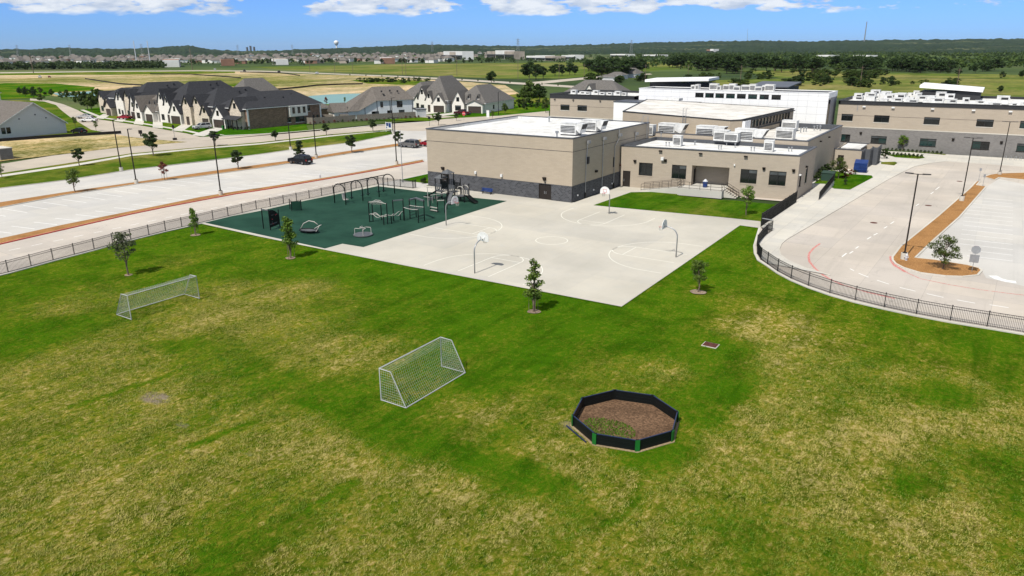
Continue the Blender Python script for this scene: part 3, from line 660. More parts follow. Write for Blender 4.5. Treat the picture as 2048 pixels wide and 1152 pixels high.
# beds beside the loading area
sheet('bed', poly((1662,341),(1700,349),(1743,352),(1746,356),(1700,380.6),(1668,378.5),(1650,369),(1627,368)), .115, 'lawn')
sheet('bed', poly((1765,300.5),(1830,301),(1892,309.5),(1890,311),(1830,305.5),(1770,303)), .115, 'lawn')
sheet('bed', poly((1770,309),(1820,311),(1846,314),(1850,317),(1836,318.8),(1790,315.5)), .115, 'lawn')
sheet('bed', poly((1762,325),(1790,324.5),(1795,327),(1788,332),(1762,329)), .115, 'verge')
kerbr = [(1519,456.8),(1514,474),(1508.6,492.7),(1510,507),(1516.4,520.5),(1534.6,532),(1555,546.5),(1582,561),(1616.5,575.5),(1659.5,590.5),(1710,605),(1768,618.5),(1832,632.2),(1900,645),(1973.4,657),(2048,669.5),(2130,682),(2212,694),(2298,706),(2388,718)]
mk = MB(); q = [g(*p) for p in kerbr]
for a, c in zip(q, q[1:]): mk.bar((*a.xy, .04), (*c.xy, .04), .26, .1)
struct(mk.build('mowing_kerb', M['kerb']))
mk = MB()
for a, c in zip(fl, fl[1:]): mk.bar((a.x+.12, a.y, .04), (c.x+.12, c.y, .04), .4, .08)
struct(mk.build('mowing_kerb', M['kerb']))
o = thing('drain_grate', 'small rusty drain grate in a concrete frame set in the lawn', 'drain', g(1421,690))
b = MB(); b.box(-.56,.56,-.44,.44,-.05,.02); b.build('frame', M['kerb'], o)
b = MB()
for i in range(9): b.box(-.48+.107*i, -.42+.107*i, -.36, .36, .02, .06)
b.box(-.5,.5,-.38,.38,.015,.035); b.build('grate', M['rust'], o)

# ---- hills on the horizon: a ridge as the skyline shows it
SKY_PX = [(-400,97),(60,98),(130,95.5),(200,97.5),(260,96.5),(300,95),(340,92.5),(375,90.5),(400,94),(420,99),(480,102),(560,101),(600,98),(680,95.5),(750,93),(800,90.5),(850,88.5),(960,90.5),(1030,92),(1100,91),(1200,88),(1300,84.5),(1400,82.5),(1500,80.5),(1600,82.5),(1700,80.5),(1800,79),(1900,78),(2048,77),(2500,76)]
def az_el(x, y):
    d = _r2*(x-1024) + _d2*(y-576) + _fw*F
    return math.atan2(d.x, d.y), math.atan2(d.z, math.hypot(d.x, d.y))
sk = [az_el(*p) for p in SKY_PX]; saz = [a for a, e in sk]; sel = [e for a, e in sk]
NA, NR = 620, 26; rs = np.linspace(2500, 8200, NR)
nrng = np.random.RandomState(3); verts = []
azs = np.linspace(saz[0], saz[-1], NA); ridge = np.interp(azs, saz, sel)
jag = np.convolve(nrng.rand(NA+8)-.5, np.ones(3)/3, 'same')[:NA]*9
low_el = .0022+.0018*np.sin(azs*23)+.0012*np.sin(azs*51+2)
for j, r in enumerate(rs):
    t = (r-2500)/3700
    if r <= 6200:
        prof = max(0, t)**1.6
        h = prof*(CH+6200*np.tan(ridge)+jag*1.0) + (1-prof)*(5*np.sin(azs*90+j)*t + 9*t*np.sin(azs*37+j*.7))
        if j == 0: h = np.full(NA, -6.0)
        h = h + (nrng.rand(NA)-.5)*7*(j > 0)
    else: h = (CH+6200*np.tan(ridge))*(1-(r-6200)/2300)
    for a, hh in zip(azs, h): verts.append((r*math.sin(a), r*math.cos(a), hh))
idx = np.arange(NR*NA).reshape(NR, NA)
quads = np.stack([idx[:-1,:-1], idx[:-1,1:], idx[1:,1:], idx[1:,:-1]], -1).reshape(-1, 4)
me = bpy.data.meshes.new('hills'); me.from_pydata(verts, [], quads.tolist()); me.materials.append(M['forest']); me.update()
struct(link('hills', me))

# ---- the air
hb = MB(); hb.box(-15500, 15500, -15500, 15500, -9, 175)
M['haze'] = bpy.data.materials.new('haze'); M['haze'].use_nodes = True; hn = M['haze'].node_tree; hn.nodes.remove(hn.nodes['Principled BSDF'])
pv_ = hn.nodes.new('ShaderNodeVolumePrincipled'); pv_.inputs['Color'].default_value = (.80,.90,1,1); pv_.inputs['Density'].default_value = 1.4e-5; pv_.inputs['Anisotropy'].default_value = .1
hn.links.new(pv_.outputs[0], hn.nodes['Material Output'].inputs['Volume'])
stuff(hb.build('haze', M['haze']))
# ================================================================== THE SCHOOL
class Wall:
    """an upright wall plane from p0 to p1 (outside on its right hand when walking p0 -> p1), local u along it, v up, w outwards"""
    def __init__(s, p0, p1):
        s.o = Vector((p0[0], p0[1], 0)); d = Vector((p1[0]-p0[0], p1[1]-p0[1], 0)); s.L = d.length; s.u = d/s.L
        s.w = Vector((s.u.y, -s.u.x, 0)); s.open = []
    def pt(s, u, v, w=0): return s.o + s.u*u + s.w*w + Vector((0, 0, v))
    def face(s, mb, z0, z1, m=0, u0=0, u1=None, depth=.16, openings=None, mr=None):
        """wall face with real openings and their reveals"""
        u1 = s.L if u1 is None else u1; ops = [q for q in (s.open if openings is None else openings) if q[2] < z1 and q[3] > z0 and q[0] < u1 and q[1] > u0]
        us = sorted({u0, u1, *[min(max(q[0],u0),u1) for q in ops], *[min(max(q[1],u0),u1) for q in ops]})
        zs = sorted({z0, z1, *[min(max(q[2],z0),z1) for q in ops], *[min(max(q[3],z0),z1) for q in ops]})
        for a, b_ in zip(us, us[1:]):
            for c, d in zip(zs, zs[1:]):
                mu, mv = (a+b_)/2, (c+d)/2
                if any(q[0] < mu < q[1] and q[2] < mv < q[3] for q in ops): continue
                mb.quad(s.pt(a,c), s.pt(b_,c), s.pt(b_,d), s.pt(a,d), m)
        for a, b_, c, d in [q[:4] for q in ops]:
            c, d = max(c, z0), min(d, z1); k = m if mr is None else mr
            mb.quad(s.pt(a,c), s.pt(a,c,-depth), s.pt(a,d,-depth), s.pt(a,d), k); mb.quad(s.pt(b_,c,-depth), s.pt(b_,c), s.pt(b_,d), s.pt(b_,d,-depth), k)
            mb.quad(s.pt(a,d), s.pt(a,d,-depth), s.pt(b_,d,-depth), s.pt(b_,d), k); mb.quad(s.pt(a,c,-depth), s.pt(a,c), s.pt(b_,c), s.pt(b_,c,-depth), k)
    def box(s, mb, u0, u1, v0, v1, w0, w1, m=0):
        P = s.pt
        mb.hexa([P(u0,v0,w0), P(u0,v0,w1), P(u1,v0,w1), P(u1,v0,w0)], [P(u0,v1,w0), P(u0,v1,w1), P(u1,v1,w1), P(u1,v1,w0)], m)
def window(parent, wl_, u0, u1, v0, v1, cols=2, tran=.28, fw=.07, depth=.14, fm='frame', pm='glass', sill=None):
    """recessed window: dark frame with mullions and a transom, a pane behind each, under one window part"""
    f = MB()
    wl_.box(f, u0, u1, v0, v0+fw, -depth, -depth+.09); wl_.box(f, u0, u1, v1-fw, v1, -depth, -depth+.09)
    wl_.box(f, u0, u0+fw, v0+fw, v1-fw, -depth, -depth+.09); wl_.box(f, u1-fw, u1, v0+fw, v1-fw, -depth, -depth+.09)
    for i in range(1, cols):
        uu = u0+(u1-u0)*i/cols; wl_.box(f, uu-fw/2, uu+fw/2, v0+fw, v1-fw, -depth, -depth+.08)
    vt = v1-(v1-v0)*tran if tran else None
    if vt: wl_.box(f, u0+fw, u1-fw, vt-fw/2, vt+fw/2, -depth, -depth+.07)
    o = f.build('window', M[fm], parent)
    for i in range(cols):
        a = u0+(u1-u0)*i/cols+fw/2; b_ = u0+(u1-u0)*(i+1)/cols-fw/2
        low_pm = pm if pm != 'glass' else rng.choice(('glass','glass','glass_teal_reflection'))
        for ci, (c, d) in enumerate(((v0+fw/2, vt), (vt, v1-fw/2)) if vt else ((v0+fw/2, v1-fw/2),)):
            pmx = 'glass_blind' if ci == 1 and pm == 'glass' and rng.random() < .6 else low_pm
            p = MB(); wl_.box(p, a, b_, c+.005, d-.005, -depth-.03, -depth+.02); p.build('pane', M[pmx], o)
    if sill:
        p = MB(); wl_.box(p, u0-.08, u1+.08, v0-.14, v0-.003, -.02, .05); p.build('sill', M[sill], o)
    return o
def door(parent, wl_, u0, u1, v0, v1, leaves=1, mat='door_brown', depth=.12):
    f = MB(); wl_.box(f, u0, u0+.06, v0, v1, -depth, -depth+.09); wl_.box(f, u1-.06, u1, v0, v1, -depth, -depth+.09); wl_.box(f, u0+.06, u1-.06, v1-.06, v1, -depth, -depth+.09)
    o = f.build('door', M[mat], parent)
    for i in range(leaves):
        a = u0+.06+(u1-u0-.12)*i/leaves+.006; b_ = u0+.06+(u1-u0-.12)*(i+1)/leaves-.006
        p = MB(); wl_.box(p, a, b_, v0+.015, v1-.066, -depth-.03, -depth+.035); p.build('leaf', M[mat], o)
        h = MB(); hu = b_-.13 if i == 0 and leaves > 1 else a+.13; wl_.box(h, hu-.03, hu+.03, v0+.85, v0+1.25, -depth+.036, -depth+.09); h.build('handle', M['galv'], o)
    return o
def wall_light(parent, wl_, u, v, s=.38, mat='bronze_metal'):
    m = MB(); P = wl_.pt
    m.hexa([P(u-s*.35,v-s/2,0), P(u-s*.35,v-s/2,s*.45), P(u+s*.35,v-s/2,s*.45), P(u+s*.35,v-s/2,0)], [P(u-s/2,v+s/2,0), P(u-s/2,v+s/2,s*.8), P(u+s/2,v+s/2,s*.8), P(u+s/2,v+s/2,0)])
    return m.build('wall_light', M[mat], parent)
def coping(parent, pts, z, w=.42, h=.14, mat='coping', closed=True):
    """metal cap along the top of the parapet, mitred at the corners, and the parapet's inner faces"""
    n = len(pts); q = [Vector((p[0], p[1], 0)) for p in pts]; ar = sum(q[i].x*q[(i+1)%n].y-q[(i+1)%n].x*q[i].y for i in range(n)); sg = 1 if ar > 0 else -1
    outr, inn = [], []
    for i in range(n):
        a = (q[i]-q[i-1]).normalized(); b_ = (q[(i+1)%n]-q[i]).normalized(); na = Vector((a.y,-a.x,0))*sg; nb = Vector((b_.y,-b_.x,0))*sg
        k = (na+nb); k = k/max(.3, (1+na.dot(nb))); outr.append(q[i]+k*.07); inn.append(q[i]-k*(w-.07))
    m = MB()
    for i in range(n):
        j = (i+1)%n; a, b_, c, d = outr[i], outr[j], inn[j], inn[i]
        zz = z if not isinstance(z, (list, tuple)) else None
        z0, z1 = (zz, zz) if zz is not None else (z[i], z[j])
        m.hexa([(*a.xy,z0-h),(*b_.xy,z1-h),(*c.xy,z1-h),(*d.xy,z0-h)], [(*a.xy,z0),(*b_.xy,z1),(*c.xy,z1),(*d.xy,z0)])
    m.build('coping', M[mat], parent); return inn
def roof_deck(parent, inn, z, ztop, mat='membrane', pmat='coping'):
    m = MB(); m.sheet([(p.x, p.y) for p in inn], z); m.build('roof', M[mat], parent)
    k = MB(); n = len(inn)
    for i in range(n):
        a, b_ = inn[i], inn[(i+1)%n]; k.quad((*b_.xy,z), (*a.xy,z), (*a.xy,ztop), (*b_.xy,ztop))
    k.build('parapet', M[pmat], parent)

# ---------------------------------------------------------------- gymnasium
GX0, GX1, GY0, GY1, GZ = -75.6, -49.2, 90.6, 117.4, 9.15
gym = thing('gymnasium', 'tall windowless tan gymnasium block with dark grey block base and white roof', 'building', (0,0,0))
gpts = [(GX0,GY0),(GX1,GY0),(GX1,GY1),(GX0,GY1)]
gf, gr, gb, gl = [Wall(gpts[i], gpts[(i+1)%4]) for i in range(4)]
BZ = 2.35
gf.open = [(2.45,4.35,0,2.28),(20.9,23.0,0,2.28)]
w = MB(); gf.face(w, BZ, GZ-.14); gr.face(w, BZ, GZ-.14); gb.face(w, BZ, GZ-.14); gl.face(w, BZ, GZ-.14); w.build('wall', M['tan'], gym)
w = MB()
for q in (gf, gr, gb, gl):
    q2 = Wall(q.pt(0,0,.035), q.pt(q.L,0,.035)); q2.open = q.open; q2.face(w, 0, BZ, depth=.2); q.box(w, 0, q.L, BZ-.03, BZ+.02, 0, .045)
w.build('block_base', M['grey_block'], gym)
r_ = MB(); gf.box(r_, 0, gf.L, 7.18, 7.24, .0, .012); gr.box(r_, 0, gr.L, 7.18, 7.24, 0, .012); r_.build('control_joint', M['dark_louvre'], gym)
door(gym, gf, 2.45, 4.35, 0, 2.28, 2); door(gym, gf, 20.9, 23.0, 0, 2.28, 2)
for u in (3.2, 21.9): wall_light(gym, gf, u, 3.05, .5); 
for u, v in ((9.6,2.95),(14.4,2.9)):
    m = MB(); gf.box(m, u-.16, u+.16, v-.2, v+.2, 0, .28); m.build('wall_light', M['white_unit'], gym)
for u in (3.1, 22.0):
    m = MB(); gf.box(m, u-.07, u+.07, 2.42, 2.55, .03, .16); m.build('camera_dome', M['dark_louvre'], gym)
inn = coping(gym, gpts, GZ, .3); roof_deck(gym, inn, GZ-.5, GZ-.14, 'membrane', 'membrane')
# downspouts and floodlights on the shaded side
for u, kink in ((3.9,True),(9.3,False),(13.4,True),(21.0,False)):
    m = MB(); z1 = GZ-1.0 if u < 20 else GZ-1.4
    if kink: pts = [gr.pt(u,.15 if u < 14 else .15,.12), gr.pt(u,5.6 if u < 10 else 6.6,.12), gr.pt(u+(.25 if u < 10 else 1.3),(6.9 if u < 10 else 7.6),.12), gr.pt(u+(.25 if u < 10 else 1.3),z1+(0 if u < 10 else .9),.12)]
    else: pts = [gr.pt(u,.15 if u < 20 else 6.7,.12), gr.pt(u,z1,.12)]
    m.tube(pts, .055, 6); m.build('conduit', M['galv'], gym)
    fl_ = MB(); uu = pts[-1]
    k = (uu-gr.o).dot(gr.u)
    gr.box(fl_, k-.32, k-.06, z1-.15, z1+.25, .2, .55); gr.box(fl_, k+.06, k+.32, z1-.15, z1+.25, .2, .55); gr.box(fl_, k-.05, k+.05, z1-.4, z1, 0, .3)
    fl_.build('floodlight', M['galv'], gym)
for u in (3.9, 9.3, 13.4):
    m = MB(); gr.box(m, u-.1, u+.1, 0, .9, .04, .22); m.build('downspout_boot', M['black_metal'], gym)
m = MB(); gr.box(m, 4.35, 4.85, 5.0, 6.0, 0, .18); m.build('louvre', M['dark_louvre'], gym)
m = MB(); gr.box(m, 7.0, 7.5, 3.4, 3.7, 0, .3); m.build('wall_light', M['bronze_metal'], gym)
m = MB(); gr.box(m, 13.2, 13.5, 3.4, 4.9, 0, .14); m.build('louvre', M['dark_louvre'], gym)
for u in (1.6, 6.6, 12.9):
    m = MB(); gr.box(m, u-.1, u+.1, .75, .95, .036, .16); m.build('outlet_cover', M['white_paint'], gym)
# roof ladder with its cage hoop over the parapet
m = MB()
for d in (-.25,.25):
    m.tube([gr.pt(25.6+d, 6.6, .2), gr.pt(25.6+d, GZ+1.1, .2), gr.pt(25.6+d, GZ+1.2, -.6), gr.pt(25.6+d, GZ-.2, -.9)], .03, 5)
for k in range(9): m.bar(gr.pt(25.35, 6.8+k*.32, .2), gr.pt(25.85, 6.8+k*.32, .2), .03)
tag(m.build('roof_ladder', M['galv']), 'galvanised roof ladder at the far corner of the tan gymnasium', 'ladder')

def rooftop_unit(name, label, loc, w, d, h, hood=0, group=None, rz=0, legs=.2):
    o = thing(name, label, 'rooftop unit', loc, rz, group)
    m = MB(); m.box(-w/2, w/2, -d/2, d/2, legs, legs+h); m.box(-w/2-.04, w/2+.04, -d/2-.04, d/2+.04, legs+h, legs+h+.06); m.build('casing', M['white_unit'], o)
    m = MB(); m.box(-w/2+.1, w/2-.1, -d/2+.1, d/2-.1, 0, legs); m.build('curb', M['coping'], o)
    m = MB()
    for k in range(5): m.box(-w/2+.15, w/2-.15, -d/2-.03, -d/2+.01, legs+h*.18+k*h*.13, legs+h*.25+k*h*.13)
    m.build('louvre', M['dark_louvre'], o)
    if hood:
        m = MB(); x0 = w/2
        m.hexa([(x0,-d/2*.9,legs+h*.45),(x0+hood*.55,-d/2*.9,legs+h*.15),(x0+hood*.55,d/2*.9,legs+h*.15),(x0,d/2*.9,legs+h*.45)],
               [(x0,-d/2*.9,legs+h),(x0+hood,-d/2*.9,legs+h*1.02),(x0+hood,d/2*.9,legs+h*1.02),(x0,d/2*.9,legs+h)])
        m.build('hood', M['white_unit'], o)
        m = MB(); m.quad((x0+hood*.56,-d/2*.8,legs+h*.19),(x0+hood*.56,d/2*.8,legs+h*.19),(x0+hood*.98,d/2*.8,legs+h*.95),(x0+hood*.98,-d/2*.8,legs+h*.95)); m.build('intake_mesh', M['dark_louvre'], o)
    return o
p = g(1138,262,8.9); rooftop_unit('rooftop_unit', 'white boxy rooftop unit nearest the front corner of the gymnasium roof', (-53.4,97.6,GZ-.5), 2.7, 2.0, 1.6, 1.1)
rooftop_unit('rooftop_unit', 'white boxy rooftop unit behind its twin on the gymnasium roof', (-52.9,103.4,GZ-.5), 2.6, 2.0, 1.6, 1.2)
for i, (x, y) in enumerate(((-66.5,113.5),(-53.5,93.6))):
    m = MB(); m.cyl((0,0), .12, 0, .7, 10); m.cyl((0,0), .26, .7, .95, 12)
    tag(m.build('roof_vent', M['galv'], None, (x,y,GZ-.5)), ('small vent pipe near the back edge of the gymnasium roof','small vent pipe by the front edge of the gymnasium roof')[i], 'roof vent')

# ---------------------------------------------------------------- kitchen wing
KZ = 6.5
kp = [(-49.0,106.2),(-22.6,108.7),(-22.7,119.9),(-49.0,119.9)]
kit = thing('kitchen_wing', 'low tan flat-roofed wing with a recessed porch and dark windows', 'building')
kf, kr, kb_, kl = [Wall(kp[i], kp[(i+1)%4]) for i in range(4)]
def kx(px): # photo column -> distance along the kitchen front
    a = g(px, 372+(px-1238)*.0847); return (a-kf.o).dot(kf.u)
kwin = [(kx(1276.5),kx(1303.5),2.0,4.0),(kx(1341.5),kx(1370),1.9,4.0),(kx(1477),kx(1509.5),2.0,4.05),(kx(1533.5),kx(1567),2.0,4.05)]
kdoor = (kx(1245.5),kx(1260.3),0,2.55); kporch = (kx(1381),kx(1454.5),1.05,4.1)
kf.open = kwin+[kdoor, (kporch[0],kporch[1],kporch[2],kporch[3])]
kr.open = [(1.3,2.5,1.7,3.7),(5.2,6.6,1.7,3.9)]
w = MB(); kf.face(w, 0, KZ-.14, openings=kwin+[kdoor]+[(kporch[0],kporch[1],kporch[2],kporch[3])], depth=.16)
kr.face(w, 0, KZ-.14); kb_.face(w, 0, KZ-.14); w.build('wall', M['tan_warm'], kit)
# the recessed porch
a, b_, c, d = kporch; pm_ = MB(); P = kf.pt
pm_.quad(P(a,c,-2.6),P(b_,c,-2.6),P(b_,d,-2.6),P(a,d,-2.6)); pm_.quad(P(a,c,-.16),P(a,c,-2.6),P(a,d,-2.6),P(a,d,-.16)); pm_.quad(P(b_,c,-2.6),P(b_,c,-.16),P(b_,d,-.16),P(b_,d,-2.6)); pm_.quad(P(a,d,-.16),P(a,d,-2.6),P(b_,d,-2.6),P(b_,d,-.16))
pm_.build('porch', M['tan_warm'], kit)
m = MB(); kf.box(m, a, b_, c-.3, c, -2.6, -.16); m.build('porch_floor', M['pad'], kit)
pw = Wall(P(a,0,-.3), P(a,0,-2.6))
m = MB(); kf.box(m, a+.001, a+.06, c, c+2.3, -2.2, -1.2); m.build('door', M['door_brown'], kit)
for q in kwin: window(kit, kf, *q, cols=2, sill='tan_warm')
for q in kr.open: window(kit, kr, *q, cols=1, sill='tan_warm')
door(kit, kf, *kdoor[:4])
for px, v, s_ in ((1268.5,4.15,.42),(1328,4.55,.44),(1522,4.3,.42),(1580.5,4.3,.42)): wall_light(kit, kf, kx(px), v, s_)
m = MB(); kf.box(m, kx(1322.5)-.22, kx(1322.5)+.22, 4.6, 5.05, 0, .4); m.build('speaker_box', M['white_paint'], kit)
for px, v in ((1317.5,6.02),(1396,5.98),(1484.5,5.95)):
    m = MB(); kf.box(m, kx(px)-.25, kx(px)+.25, v-.12, v+.06, 0, .3); m.build('scupper', M['bronze_metal'], kit)
m = MB(); kf.box(m, kx(1464)-.1, kx(1464)+.1, 4.45, 4.7, 0, .2); m.build('camera_dome', M['white_paint'], kit)
m = MB(); kr.box(m, .5, .95, 3.55, 3.75, 0, .3); m.build('wall_light', M['white_paint'], kit)
m = MB(); kr.box(m, 4.6, 4.95, 4.15, 4.4, 0, .3); m.build('wall_light', M['bronze_metal'], kit)
m = MB(); kf.box(m, kx(1240.5)-.1, kx(1240.5)+.1, 3.25, 3.5, 0, .25); m.build('alarm_box', M['rust'], kit)
inn = coping(kit, kp, KZ); roof_deck(kit, inn, KZ-.55, KZ-.14)
for i, (px, py) in enumerate(((1355,292),(1537,303))):
    p = g(px, py, KZ-.55); rooftop_unit('rooftop_unit', ('white cube exhaust unit on the left of the low wing roof','white cube exhaust unit on the right end of the low wing roof')[i], p, 1.35, 1.3, 1.6, 0, None, .1, .05)
for px, py in ((1332,292.5),(1338,292.8),(1389,290),(1390,290),(1437,299),(1442,299.2),(1453,291),(1470,295.5),(1502,302.5),(1508,302.8),(1577,303),(1583,303)):
    p = g(px, py, KZ-.55); m = MB(); m.cyl((0,0), .07, 0, .55, 8); m.cyl((0,0), .14, .55, .68, 8)
    tag(m.build('vent_pipe', M['grey_paint'], None, p), 'short grey vent pipe on the low wing roof', 'vent pipe', 'vent pipes on the low wing roof')
# terrace, ramp, stairs and railings in front
tz = 1.05
ter = thing('terrace', 'raised white concrete terrace with ramp and steps against the low tan wing', 'terrace')
u0, u1 = kx(1366), kx(1452)
m = MB(); kf.box(m, u0, u1, 0, tz-.01, .01, 3.1); m.build('platform', M['pad'], ter)
m = MB(); ru = kx(1290)
m.hexa([kf.pt(ru,0,.9), kf.pt(ru,0,2.6), kf.pt(u0-.005,0,2.6), kf.pt(u0-.005,0,.9)], [kf.pt(ru,.08,.9), kf.pt(ru,.08,2.6), kf.pt(u0-.005,tz-.02,2.6), kf.pt(u0-.005,tz-.02,.9)]); m.build('ramp', M['pad'], ter)
for k in range(6):
    m = MB(); kf.box(m, u1+.004+k*.31, u1+.31+k*.31, 0, tz-.17*(k+1)+.02, .3, 2.0); m.build('step', M['kerb'], ter)
def railing(parent, pts, h=1.0, step=1.3):
    q = [Vector(p) for p in pts]; m = MB()
    for a, c in zip(q, q[1:]):
        for zz in (h, h*.55, .14): m.tube([a+V(0,0,zz), c+V(0,0,zz)], .03, 6)
        n = max(1, int((c-a).length/step))
        for k in range(n+1): p = a.lerp(c, k/n); m.tube([p, p+V(0,0,h)], .028, 6)
    return m.build('railing', M['bronze_metal'], parent)
railing(ter, [kf.pt(u0+.1,tz,.3), kf.pt(u0+.1,tz,3.0), kf.pt(u1-.1,tz,3.0), kf.pt(u1-.1,tz,2.1)])
railing(ter, [kf.pt(ru+.2,.1,2.5), kf.pt(u0-.2,tz,2.5)]); railing(ter, [kf.pt(ru+.2,.1,1.0), kf.pt(u0-.2,tz,1.0)])
railing(ter, [kf.pt(u1+.1,tz,.35), kf.pt(u1+1.9,.05,.35)], .9, 1.0); railing(ter, [kf.pt(u1+.1,tz,1.95), kf.pt(u1+1.9,.05,1.95)], .9, 1.0)
p = kf.pt(kx(1411), tz, .6)
o = thing('litter_bin', 'round dark litter bin with a pale lid on the terrace', 'bin', p)
m = MB(); m.cyl((0,0), .33, 0, .85, 14, 0, .38); m.build('drum', M['blue_metal'], o)
m = MB(); m.cyl((0,0), .4, .86, .95, 14); m.cyl((0,0), .3, .95, 1.2, 14, 0, .12); m.build('lid', M['hydrant'], o)

# ---------------------------------------------------------------- rear wing (mechanical roof) and cafeteria
RZ = 7.3
rp = [(-24.0,119.93),(-24.0,148),(-49.0,148),(-49.0,119.93)]
rw_ = thing('service_wing', 'tan service wing behind the low wing with a roof full of machines', 'building')
ws = [Wall(rp[i], rp[(i+1)%4]) for i in range(4)]
ws[0].open = [(2.2,3.2,.3,5.0)]
w = MB()
for q in ws: q.face(w, 0, RZ-.14)
w.build('wall', M['tan_warm'], rw_)
window(rw_, ws[0], 2.2, 3.2, .3, 5.0, 1, 0)
for u, v in ((9,6.3),(16,6.3)):
    m = MB(); ws[0].box(m, u-.25, u+.25, v-.1, v+.1, 0, .3); m.build('scupper', M['bronze_metal'], rw_)
inn = coping(rw_, rp, RZ); roof_deck(rw_, inn, RZ-.9, RZ-.14, 'membrane_worn')
def on(px, py, z): return g(px, py, z)
RD = RZ-.9
hood = [(1336,273,3.0,2.1,1.9,1.9,'nearest the gymnasium'),(1412,279,3.0,2.1,1.9,1.9,'in the middle of the row'),(1490,286,3.0,2.1,1.9,2.0,'nearest the white roof boxes')]
for px, py, w_, d_, h_, hd, wh in hood:
    rooftop_unit('rooftop_unit', 'white rooftop unit with a big slanted intake hood, '+wh, on(px, py-2, RD), w_, d_, h_, hd)
rooftop_unit('rooftop_unit', 'tall narrow white rooftop box beside the gymnasium wall', on(1301,272,RD), 1.4, 1.5, 1.7)
for i, (px, py, w_, d_, h_) in enumerate(((1443,283,2.2,1.9,1.6),(1464,285,2.2,1.8,1.4),(1579,262,2.6,1.9,1.7),(1570,280,2.8,2.0,1.7))):
    rooftop_unit('rooftop_unit', ('white louvred box left of the last hooded rooftop unit','low white louvred box against the last hooded rooftop unit','white rooftop box at the far end beside the clerestory windows','white rooftop box nearest the parapet of the service wing')[i], on(px, py, RD), w_, d_, h_)
for px, py in ((1322,275),(1548,289),(1552,289),(1601,265),(1607,264),(1612,264),(1628,261),(1634,260),(1640,259),(1640,262)):
    m = MB(); m.cyl((0,0), .09, 0, .7, 8); m.cyl((0,0), .18, .7, .85, 8)
    tag(m.build('vent_pipe', M['grey_paint'], None, on(px, py, RD)), 'short grey vent pipe on the service wing roof', 'vent pipe', 'vent pipes on the service wing roof')
m = MB()
for k in range(5): m.bar((-45.5+k*.9,127.0,RD+.35), (-44.2+k*.9,131,RD+.35), .12, .12)
tag(m.build('pipe_run', M['galv']), 'run of parallel insulated pipes lying on the service wing roof', 'pipes')
# cafeteria with its big pale roof
caf = thing('cafeteria_block', 'tan cafeteria block with a broad weathered pale roof and clerestory strip windows', 'building')
cp_ = [(-58.6,127.0),(-38.2,126.0),(-36.6,127.4),(-34.6,155.5),(-66.5,156.5)]
cz = [9.95,9.3,9.35,9.45,10.2]
w = MB(); cw = [Wall(cp_[i], cp_[(i+1)%5]) for i in range(5)]
CO = []
for k in range(13): CO.append((3.3+k*1.75, 3.3+k*1.75+1.6, 7.55, 8.85))
for i, q in enumerate(cw):
    za, zb = cz[i]-.16, cz[(i+1)%5]-.16; zm = min(za, zb)-.05
    q.face(w, 0, zm, openings=CO if i == 2 else [], depth=.2)
    w.quad(q.pt(0,zm), q.pt(q.L,zm), q.pt(q.L,zb), q.pt(0,za))
w.build('wall', M['tan'], caf)
inn = coping(caf, cp_, cz, .36, .16, 'dark_band')
m = MB(); m.add([(p.x,p.y,z-.06) for p, z in zip(inn, cz)], [tuple(range(5))]); m.build('roof', M['membrane_worn'], caf)
for q in CO: window(caf, cw[2], *q, cols=1, tran=0, fw=.09, depth=.17)
m = MB(); cw[2].box(m, .3, 28, 7.15, 7.5, .0, .06); cw[2].box(m, .3, 28, 8.95, 9.12, 0, .35); m.build('trim_band', M['dark_band'], caf)
m = MB(); cw[2].box(m, .2, 2.9, 6.2, 9.05, 0, .5); m.build('white_pier', M['panel'], caf)
m = MB()
for d in (-.28,.28): m.tube([cw[0].pt(12.2+d, RD, .2), cw[0].pt(12.2+d, 10.9, .2), cw[0].pt(12.2+d, 10.95, -.5)], .04, 5)
for k in range(12): m.bar(cw[0].pt(11.92, RD+.3+k*.33, .2), cw[0].pt(12.48, RD+.3+k*.33, .2), .035)
tag(m.build('roof_ladder', M['galv']), 'steel ladder climbing the cafeteria wall to its pale roof', 'ladder')
m = MB(); m.box(-1.9,1.9,-1.2,1.2,0,.55); tag(m.build('roof_hatch', M['white_unit'], None, g(1345,201,10.0)), 'flat white hatch near the far edge of the cafeteria roof', 'roof hatch')

# ---------------------------------------------------------------- white panelled block
wb = thing('white_panel_block', 'white metal panelled two-storey block with a row of small square windows', 'building')
WX0, WX1, WY, WZ = -73.5, -30.6, 168.0, 11.9
wp = [(WX0,WY),(WX1,WY),(WX1,WY+9),(WX0,WY+9)]
wws = [Wall(wp[i], wp[(i+1)%4]) for i in range(4)]
def wx(px): return (g(px, 192, 10.8)-wws[0].o).dot(wws[0].u)
wop = [(wx(px), wx(px)+1.95, 10.15, 11.15) for px in (1369,1393.5,1418,1443.5,1469,1495,1521.5,1548.5)]
w = MB()
for i, q in enumerate(wws): q2 = Wall(q.pt(0,0,-.05), q.pt(q.L,0,-.05)); q2.face(w, 0, WZ-.05, openings=wop if i == 0 else [])
w.build('backing_wall', M['panel_gap'], wb)
rows = [(0,1.9),(1.9,3.8),(3.8,5.7),(5.7,7.4),(7.4,8.9),(8.9,10.12),(10.12,11.18),(11.18,WZ-.05)]
pw_ = 2.04; q = wws[0]
